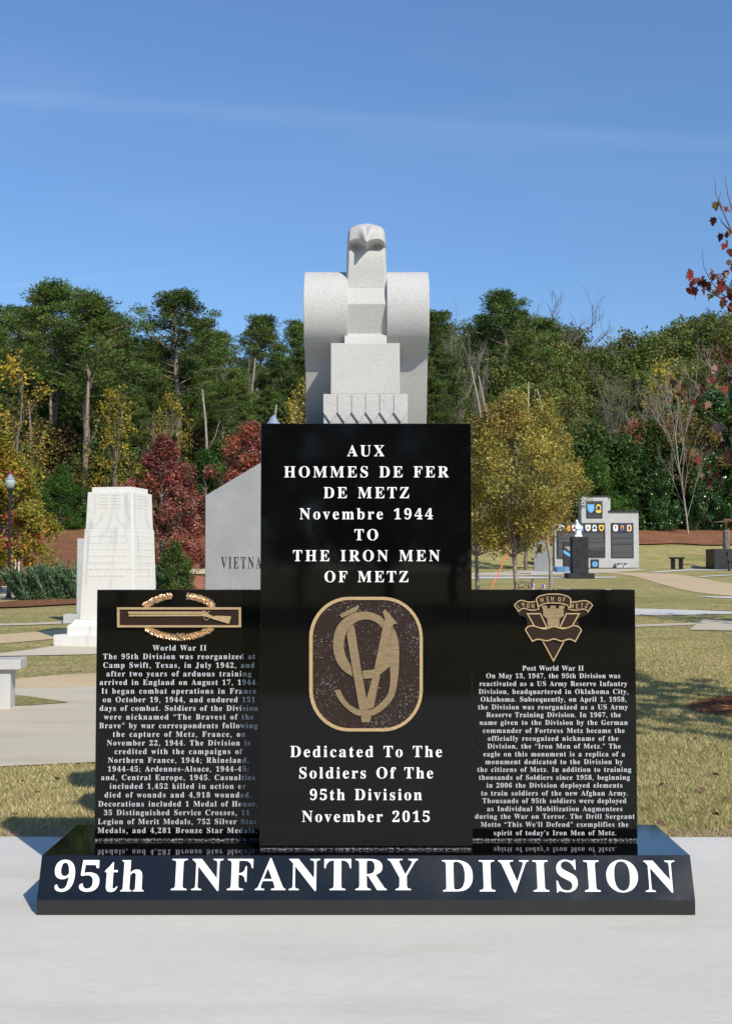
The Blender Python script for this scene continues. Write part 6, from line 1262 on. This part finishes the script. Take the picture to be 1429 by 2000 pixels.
YL = [(0.40, 0.33, 0.07), (0.28, 0.25, 0.05), (0.50, 0.39, 0.09), (0.16, 0.165, 0.04), (0.55, 0.41, 0.11), (0.34, 0.21, 0.06)]
one('elm_tree', 'yellow olive elm with a full rounded crown right of the tall centre slab', 'tree', 1010, 768, 28, 4.85, broad(104, 4.7, 2.8, 1.6, YL, [4, 6, 2, 5, 1, 3], 0.058, 150, 260, 0.33, 0.05, 'pale', shape=1.05, low=0.03, cv=0.45, lumpy=0.25))
one('elm_tree', 'small thin elm with orange tips at the edge of the tall slab', 'tree', 934, 900, 33, 3.4, broad(105, 3.3, 2.3, 1.45, YL, [4, 4, 2, 4, 1, 3], 0.06, 70, 210, 0.3, 0.05, 'pale', shape=0.8, low=0.02))
one('elm_tree', 'darker elm behind the full yellow one reaching towards the grey wall', 'tree', 1070, 862, 31, 3.7, broad(106, 3.6, 2.1, 2.15, YL, [2, 4, 2, 5, 0.5, 2], 0.06, 62, 210, 0.29, 0.045, 'pale', shape=0.75, low=0.02))
one('maple_tree', 'thin dark trunked tree behind the yellow elms', 'tree', 1026, 930, 62, 4.4, broad(107, 4.3, 3.2, 1.9, YL, [2, 3, 1, 5, 0.3, 2], 0.09, 50, 120, 0.42, 0.09, 'bark'))
# yellow leaved saplings at the wood edge
YS_ = [(0.55, 0.38, 0.04), (0.42, 0.33, 0.05), (0.25, 0.22, 0.05), (0.16, 0.15, 0.04)]
for i, (q, yt, Y, w_, l) in enumerate(((222, 758, 70, 1.0, 'airy yellow leaved sapling above the white shaft'), (330, 768, 76, 0.8, 'thin sapling with a yellow top above the red maple'), (588, 742, 60, 0.8, 'golden sapling beside the eagle feather block'), (18, 690, 66, 1.0, 'yellow sapling behind the lamp post at far left'), (1300, 700, 95, 0.8, 'sapling with a yellow green top over the magnolias'))):
    mb, V, C = broad(110+i, 8, 3.6, 1.2, YS_, [4, 4, 3, 3], 0.15, 75, 42, 0.65, 0.07, 'bark', multi=3, shape=0.9, shell=0.7)
    one('sapling', l, 'tree', q, yt, Y, 8.2, (mb, V, C), wide=w_)
# evergreens
EV = [(0.05, 0.13, 0.018), (0.075, 0.17, 0.025), (0.035, 0.09, 0.015), (0.11, 0.19, 0.04)]
one('evergreen_shrub', 'large rounded deep green evergreen left of the white shaft', 'shrub', 118, 915, 63.5, 3.7, broad(120, 3.6, 3.3, 0.1, EV, [4, 4, 3, 1], 0.10, 130, 190, 0.42, 0.08, 'bark', low=0.12, cv=0.25, lumpy=0.12), trunk_name='stem')
one('evergreen_shrub', 'green shrub between the red maple and grey war stone', 'shrub', 400, 885, 62, 3.9, broad(121, 3.8, 3.5, 0.1, EV, [4, 4, 2, 2], 0.11, 110, 170, 0.45, 0.08, 'bark', low=0.1), trunk_name='stem')
one('evergreen_shrub', 'small green shrub above the brick pier', 'shrub', 342, 1062, 38, 1.35, broad(122, 1.3, 1.05, 0.05, [(0.09, 0.14, 0.03), (0.14, 0.18, 0.04), (0.05, 0.10, 0.02)], [3, 2, 3], 0.05, 70, 140, 0.2, 0.03, 'bark', low=0.1), trunk_name='stem')
one('evergreen_shrub', 'light green shrub behind the stepped grey wall', 'shrub', 1165, 890, 82.5, 5.2, broad(123, 5.1, 4.6, 0.1, EV, [3, 4, 1, 3], 0.14, 110, 170, 0.6, 0.09, 'bark', low=0.1), trunk_name='stem')
MG = [(0.035, 0.11, 0.022), (0.055, 0.15, 0.03), (0.02, 0.07, 0.016), (0.10, 0.18, 0.04)]
for i, (q, yt, Y, w_, l) in enumerate(((1248, 872, 83, 1.0, 'glossy magnolia just right of the stepped grey wall'), (1318, 795, 86, 1.15, 'tallest glossy dark magnolia behind the bare white tree'), (1395, 770, 85, 1.2, 'glossy dark magnolia above the stone bench'), (1462, 740, 86, 1.25, 'glossy dark magnolia at the right edge'), (1290, 900, 81.8, 0.8, 'low glossy magnolia in front of the taller ones'), (1375, 890, 81.8, 0.8, 'low glossy magnolia right of the bare white trunk'), (1440, 860, 82.3, 1.0, 'low magnolia behind the rusty gun'))):
    mb, V, C = broad(130+i, 6.5, 5.0, 0.0, MG, [4, 4, 4, 1], 0.19, 120, 130, 0.62, 0.12, 'bark', low=0.12, asp=0.45, lumpy=0.15)
    one('magnolia_tree', l, 'tree', q, yt, Y, 6.7, (mb, V, C), 'waxy', wide=w_)
one('autumn_shrub', 'salmon red shrub at the left side of the magnolias', 'shrub', 1236, 822, 84.5, 6.2, broad(140, 6.1, 2.8, 0.6, [(0.42, 0.13, 0.08), (0.30, 0.09, 0.06), (0.5, 0.22, 0.14)], [3, 3, 1.5], 0.12, 46, 70, 0.5, 0.06, 'bark', multi=3), trunk_name='stem')
# bare trees
def bare_at(px, ytop, Y, H, seed, label, spread=0.8, bark='pale', trunk=0.16, wide=1.0, depth=5, lean=(0, 0), first=0.3):
    mb = bare(seed, H, spread, bark, trunk, depth, lean, first); zmax = max(v[2] for v in mb.v); loc, s_ = put(px, ytop, Y, zmax)
    R = empty('bare_tree', loc, 0, label, 'tree'); mb.build('trunk', R, smooth=True); R.scale = (s_*wide, s_*wide, s_); return R
bare_at(1345, 690, 79.5, 11, 201, 'bare white barked tree standing in front of the magnolias', 0.55, 'pale', 0.095, 0.85, 4, (-0.02, 0), 0.15)
bare_at(905, 578, 92, 15, 202, 'tall bare pinkish grey tree right of the eagle', 0.45, 'pale', 0.13, 0.85, 5, (0, 0), 0.3)
bare_at(1095, 556, 150, 17, 203, 'leafless flat topped tree standing above the hill skyline', 1.0, 'bark', 0.2, 0.95, 4, (0.05, 0), 0.45)
bare_at(1395, 650, 96, 12, 204, 'crooked white limbed tree on the slope at upper right', 0.8, 'pale', 0.16, 0.9, 4, (0.1, 0))
bare_at(1290, 705, 92, 11, 205, 'leaning bare tree with pale forked limbs above the magnolias', 0.7, 'pale', 0.13, 0.9, 4, (-0.12, 0))
bare_at(1205, 700, 94, 10, 207, 'grey leafless tree on the slope above the stepped wall', 0.7, 'bark', 0.12, 1.0, 5)
bare_at(448, 668, 90, 11, 208, 'bare pinkish tree in the sky gap left of the eagle', 0.5, 'pale', 0.11, 0.8, 4)
bare_at(285, 800, 72, 8, 211, 'tangled leafless sapling above the white shaft', 0.55, 'bark', 0.07, 1.0, 4)
bare_at(1238, 630, 140, 13, 213, 'small reddish leafless tree on the skyline', 0.5, 'bark', 0.12, 0.7, 5)
# broken snags between the trees
for i, (q, y0_, y1_, Y, ln) in enumerate(((478, 1000, 700, 96, 0.05), (978, 800, 735, 86, -0.10), (965, 790, 715, 88, -0.10), (1098, 800, 760, 84, -0.12), (1030, 790, 745, 86, 0.01), (520, 900, 790, 74, 0.06), (163, 990, 745, 71.5, 0.015), (98, 940, 760, 76, -0.01), (62, 960, 780, 74, -0.03), (410, 900, 760, 78, -0.05))):
    x_ = xat(q, Y); z0_ = tz(x_, Y)-0.2; z1_ = zat(y1_, Y); mb = MB(); h_ = z1_-z0_
    r_ = 0.2 if q in (163, 98) else 0.13
    mb.tube([(0, 0, 0), (ln*h_*0.4, 0, h_*0.35), (ln*h_*0.9, 0.1, h_*0.75), (ln*h_*1.4, 0, h_)], [r_, r_*.85, r_*.6, r_*.35], M['pale' if q not in (163, 98, 62) else 'pinebark'], 8)
    mb.tube([(ln*h_*0.5, 0, h_*0.5), (ln*h_*0.5+0.5, 0.1, h_*0.62), (ln*h_*0.5+0.8, 0.1, h_*0.75)], [r_*.35, r_*.25, r_*.1], M['pale'], 5)
    o = thing(mb, 'dead_tree', ('pale bare trunk left of the sky gap', 'broken white snag leaning over the yellow elm', 'taller leaning snag behind the yellow elm', 'short white snag right of the yellow elm top', 'thin upright snag above the yellow elm', 'dead stem behind the lamp cap', 'thick pine trunk just left of the white shaft', 'thick dark pine trunk above the rounded evergreen', 'thin leaning trunk right of the lamp globe', 'grey trunk above the red maple')[i], 'dead tree', smooth=True)
    o.location = (x_, Y, z0_)

# blue green junipers
JU = [(0.12, 0.21, 0.09), (0.18, 0.29, 0.15), (0.055, 0.11, 0.045), (0.25, 0.36, 0.20)]
def juniper(seed, W_, H, n=120, per=90):
    r = random.Random(seed); cen = []; mb = MB(); g = np.random.default_rng(seed); Vs = []; Cs = []
    for i in range(n):
        bx, by = r.uniform(-.5, .5)*W_*0.8, r.uniform(-.5, .5)*W_*0.45; L_ = H*r.uniform(0.5, 1.05)
        d = Vector((-0.35+r.uniform(-.45, .35)+bx*0.35/W_, -0.25+r.uniform(-.5, .4), 1.0)).normalized(); a = Vector((bx, by, 0.0)); 
        t_ = g.random(per)**0.8; P = np.array(a)+np.outer(t_*L_, np.array(d))+g.normal(size=(per, 3))*0.035*(1.15-t_)[:, None]*H*1.3
        A = np.array(d)+g.normal(size=(per, 3))*0.45; A /= np.linalg.norm(A, axis=1)[:, None]; B = np.cross(A, g.normal(size=(per, 3))); B /= np.linalg.norm(B, axis=1)[:, None]
        s = 0.10*g.uniform(0.6, 1.3, per); U = A*s[:, None]/2; Vv = B*s[:, None]*0.14
        Vs.append(np.stack([P-U, P-Vv, P+U, P+Vv], 1).reshape(-1, 3)); Cs.append(np.array(JU)[g.integers(0, 4, per)]*g.uniform(0.75, 1.2)*g.uniform(0.85, 1.15, (per, 1)))
        if i % 5 == 0: mb.tube([a, a+d*L_*0.6], [0.015, 0.006], M['bark'], 4, False)
    return mb, np.concatenate(Vs), np.concatenate(Cs)
for i, (q, yb0, W_, H, l) in enumerate(((66, 1172, 1.35, 1.1, 'blue green juniper with swept plumes near the lamp post'), (124, 1172, 1.3, 1.15, 'blue green juniper touching the white marble shaft'), (318, 1160, 0.9, 0.85, 'blue green juniper left of the brick pier'))):
    p = at(q, yb0); k = p.y/35.0; mb, V, C = juniper(150+i, W_, H, 190, 120); R = tree_root('juniper_shrub', l, 'shrub', None, mb, 'stem', V, C, M['leaf'], 'foliage', (p.x, p.y+0.3, p.z)); R.scale = (k, k, k)
# low flowering cover by the railing
V, C = leaves([(xat(a, 43.6), 43.6+0.3*(i % 2), tz(-13, 43.6)+0.12) for i, a in enumerate(range(-60, 60, 6))], 0.3, 130, 0.06, [(0.08, 0.10, 0.03), (0.14, 0.12, 0.04), (0.3, 0.06, 0.05)], [4, 3, 1], 5)
tag(link(bpy.data.objects.new('ground_cover', fastmesh('ground_cover', V, 4, M['leaf'], C))), 'low ground cover plants below the handrail', 'plants', kind='stuff')

# ------------------------------------------------------------------ red maple at the right edge, trunk out of view
def maple_leaf(P, U, N_, s):
    """five lobed leaf outline as a fan round P"""
    U = Vector(U).normalized(); N_ = Vector(N_).normalized(); Wv = U.cross(N_).normalized()
    sh = [(-0.5, 0.0), (-0.35, 0.22), (-0.42, 0.42), (-0.12, 0.34), (0.02, 0.52), (0.12, 0.26), (0.3, 0.2), (0.55, 0.0)]
    sh = sh+[(a, -b_) for a, b_ in sh[-2:0:-1]]
    v = [P+U*a*s+Wv*b_*s+N_*(abs(b_)*0.25-0.1*a*a)*s for a, b_ in sh]
    return v
MC = [(0.10, 0.02, 0.018), (0.20, 0.035, 0.025), (0.07, 0.025, 0.02), (0.28, 0.15, 0.11), (0.36, 0.21, 0.16), (0.18, 0.14, 0.04), (0.28, 0.04, 0.025)]
def maple(name, label, base, H, W_, seed, twigs=(), clusters=(), nleaf=900, base_frac=0.3):
    r = random.Random(seed); R = empty(name, base, 0, label, 'tree'); mb = MB(); lv = []; lc = []
    top = Vector((0.05, 0.1, H*0.9)); sp = wiggle(Vector((0, 0, -0.2)), top, r, 0.015, 6); mb.tube(sp, [0.075*(1-0.14*k)+0.006 for k in range(7)], M['pale'], 9)
    ends = []
    for i in range(34):
        t_ = base_frac+(0.97-base_frac)*(i+r.random()*0.5)/34; k = min(5, int(t_*6)); a = sp[k].lerp(sp[k+1], t_*6-k); az = i*2.4; L_ = W_/2*(1.1-t_*0.55)*r.uniform(0.6, 1.0)
        e = a+Vector((math.cos(az), math.sin(az), 0.75))*L_; pts = wiggle(a, e, r, 0.04, 4); mb.tube(pts, [0.022, .017, .012, .008, .004], M['twig'], 5, False)
        for _ in range(4):
            q = pts[r.choice((2, 3, 4))]; e2 = q+Vector((r.uniform(-.3, .3), r.uniform(-.3, .3), r.uniform(0.0, .4))); mb.tube([q, q.lerp(e2, .5)+Vector((0, 0, .02)), e2], [0.006, .004, .002], M['twig'], 4, False); ends += [(q, e2)]
    def leaf_at(P, s=0.085):
        N_ = Vector((r.uniform(-1, 1), r.uniform(-1.2, .6), r.uniform(-.6, 1))); U = Vector((r.uniform(-.7, .7), r.uniform(-.7, .7), -1)) ; lv.append(maple_leaf(P, U, U.cross(N_).cross(U), s*r.uniform(0.7, 1.2))); lc.append(r.choice(MC))
    for _ in range(nleaf):
        a, e = r.choice(ends); leaf_at(a.lerp(e, r.uniform(0.3, 1.1))+Vector((r.uniform(-.09, .09), r.uniform(-.09, .09), r.uniform(-.1, .05))))
    B = Vector(base)
    for pts in twigs:
        Y = base[1]-0.1; P = [at_depth(a, b_, Y)-B for a, b_ in pts]; mb.tube(P, [0.010*(1-0.8*k/(len(P)-1)) for k in range(len(P))], M['twig'], 5, False)
    for (a, b_, n_) in clusters:
        for _ in range(n_): leaf_at(at_depth(a+r.uniform(-7, 7), b_+r.uniform(-7, 7), base[1]-0.1+r.uniform(-.15, .1))-B, 0.092)
    mb.build('trunk', R, smooth=True)
    n_ = len(lv[0]); V = np.array([[tuple(p) for p in l] for l in lv]).reshape(-1, 3)
    cc_ = np.array(lc)*np.random.default_rng(seed).uniform(0.7, 1.25, (len(lc), 1))
    link(bpy.data.objects.new('crown', fastmesh('crown', V, n_, M['leaf'], cc_)), R); return R
tw = [[(1560, 560), (1470, 470), (1429, 410), (1420, 380), (1415, 345)], [(1560, 560), (1480, 500), (1429, 455), (1409, 410), (1397, 380), (1395, 348)], [(1409, 410), (1402, 395), (1406, 376)], [(1429, 455), (1410, 435), (1403, 424)],
      [(1560, 640), (1470, 605), (1429, 585), (1405, 573), (1385, 545), (1373, 520), (1370, 488)], [(1420, 590), (1395, 575), (1365, 558), (1342, 530)], [(1385, 545), (1405, 535), (1429, 530)], [(1405, 573), (1385, 580)], [(1440, 600), (1420, 560), (1400, 540)],
      [(1570, 860), (1500, 800), (1440, 740), (1429, 722), (1410, 700), (1400, 670), (1397, 640)], [(1500, 795), (1429, 789), (1400, 784), (1380, 765), (1365, 748)], [(1440, 740), (1410, 715), (1385, 708)], [(1429, 870), (1425, 850), (1420, 835)], [(1560, 880), (1480, 850), (1429, 838), (1405, 842)]]
clu = [(1402, 400, 2), (1415, 411, 1), (1395, 438, 1), (1405, 465, 2), (1415, 480, 2), (1424, 458, 3), (1422, 495, 2), (1345, 535, 3), (1352, 552, 2), (1348, 568, 3), (1362, 575, 3), (1370, 550, 3), (1385, 535, 4), (1378, 565, 3), (1398, 545, 5), (1412, 560, 6), (1425, 575, 7), (1390, 578, 4), (1410, 590, 5), (1426, 600, 5), (1421, 540, 4), (1426, 520, 3),
       (1388, 745, 3), (1402, 748, 2), (1362, 752, 2), (1373, 770, 2), (1384, 778, 1), (1378, 795, 3), (1416, 760, 3), (1397, 727, 1), (1425, 740, 3), (1415, 835, 4), (1402, 842, 2), (1409, 860, 2), (1412, 878, 2), (1424, 885, 2), (1424, 700, 2)]
xm = 4.75
maple('maple_tree', 'red maple branches with curling leaves entering at the right edge', (xm, 12.6, 0.0), 6.0, 3.0, 301, tw, clu, 700)
maple('maple_tree', 'fifth maple beyond the right edge dappling the middle lawn', (6.1, 10.4, 0.0), 5.6, 3.6, 305, nleaf=3800)
maple('maple_tree', 'stand-in maple added beyond the right edge to shade the far walk', (10.3, 22.5, tz(10, 22.5)), 5.2, 3.6, 303, nleaf=1800)  # unseen tree added for its shade, in place of a long stone
maple('maple_tree', 'fourth maple beyond the right edge shading the lawn past the white walk', (15.5, 29.0, tz(15, 29)), 5.2, 3.8, 304, nleaf=1800)
maple('maple_tree', 'second maple beyond the right edge casting shade on the lawn', (5.3, 8.2, 0.0), 5.4, 3.6, 302, nleaf=3800)
# pine straw mounded round its foot
g = np.random.default_rng(9); n_ = 15000
A = g.uniform(0, 2*np.pi, n_); Rr = np.sqrt(g.random(n_))*1.25; X_ = xm+np.cos(A)*Rr*1.05; Y_ = 12.6+np.sin(A)*Rr*0.9; Z_ = 0.17*np.maximum(0.02, 1-(Rr/1.25)**2)*g.random(n_)**0.3+0.012
B_ = A+np.pi/2+g.normal(0, .6, n_); U = np.stack([np.cos(B_), np.sin(B_), g.normal(0, .15, n_)], 1)*g.uniform(0.05, 0.11, (n_, 1)); Wd = np.stack([-np.sin(B_), np.cos(B_), 0*B_+0.5], 1)*0.003; P = np.stack([X_, Y_, Z_], 1)
C = np.array([(0.36, 0.16, 0.07), (0.22, 0.08, 0.035), (0.46, 0.25, 0.12), (0.14, 0.05, 0.02)])[g.integers(0, 4, n_)]
tag(link(bpy.data.objects.new('pine_straw', fastmesh('pine_straw', np.stack([P-U, P-Wd, P+U, P+Wd], 1).reshape(-1, 3), 4, M['blade'], C))), 'reddish pine straw mounded round the foot of the maple', 'pine straw', kind='stuff')
# fallen leaves
rl = random.Random(12); leaf0 = None
spots = [(1262, 1488), (1290, 1532), (1335, 1560), (1410, 1470), (1398, 1590), (1250, 1530), (1300, 1335), (1400, 1300), (1365, 1290), (1330, 1310), (30, 1590), (110, 1520), (45, 1525), (1347, 1353), (1312, 1353), (1305, 1372), (1374, 1383), (1356, 1432), (1356, 1443), (1378, 1423), (1371, 1468), (1374, 1461), (1329, 1495), (1314, 1512), (1397, 1513), (1369, 1541), (1266, 1574), (1356, 1588), (1403, 1352), (1385, 1331), (1285, 1425), (1246, 1418), (1387, 1191), (1265, 1144), (70, 1548), (4, 1501), (1420, 1560), (1290, 1610), (1340, 1413), (1310, 1440)]
for i, (a, b_) in enumerate(spots):
    p = at(a, b_, 0.03)
    if leaf0 is None:
        v = maple_leaf(Vector((0, 0, 0)), (1, 0, 0), (0, 0, 1), 0.055); mb = MB(); mb.add(v, [tuple(range(len(v)))], M['fallen'])
        leaf0 = mb.build('fallen_leaf'); leaf0.location = p; tag(leaf0, 'curled red brown leaf fallen on the grass', 'leaf', 'fallen leaves on the grass'); o = leaf0
    else: o = leaf0.copy(); COL.objects.link(o)
    o.location = p; o.rotation_euler = (rl.uniform(-.6, .6), rl.uniform(-.6, .6), rl.uniform(0, 6.28)); s_ = rl.uniform(0.7, 1.15); o.scale = (s_, s_*0.8, s_)

# trees behind the viewer, seen only as dark reflections in the polished slabs
for i in range(28):
    x_ = -45+(i % 15)*6.4+(i//15)*3.2+rt.uniform(-1, 1); Y = -33-(i//15)*6+rt.uniform(-2, 2); k = rt.choice((0, 2, 4)); s_ = rt.uniform(0.82, 0.98)
    place(hills, hu, k, Vector((x_, Y, -0.2)), (s_, s_, s_), rt.uniform(0, 6.28), 'tree mirrored darkly in the polished slabs', 'trees mirrored in the polished slabs')
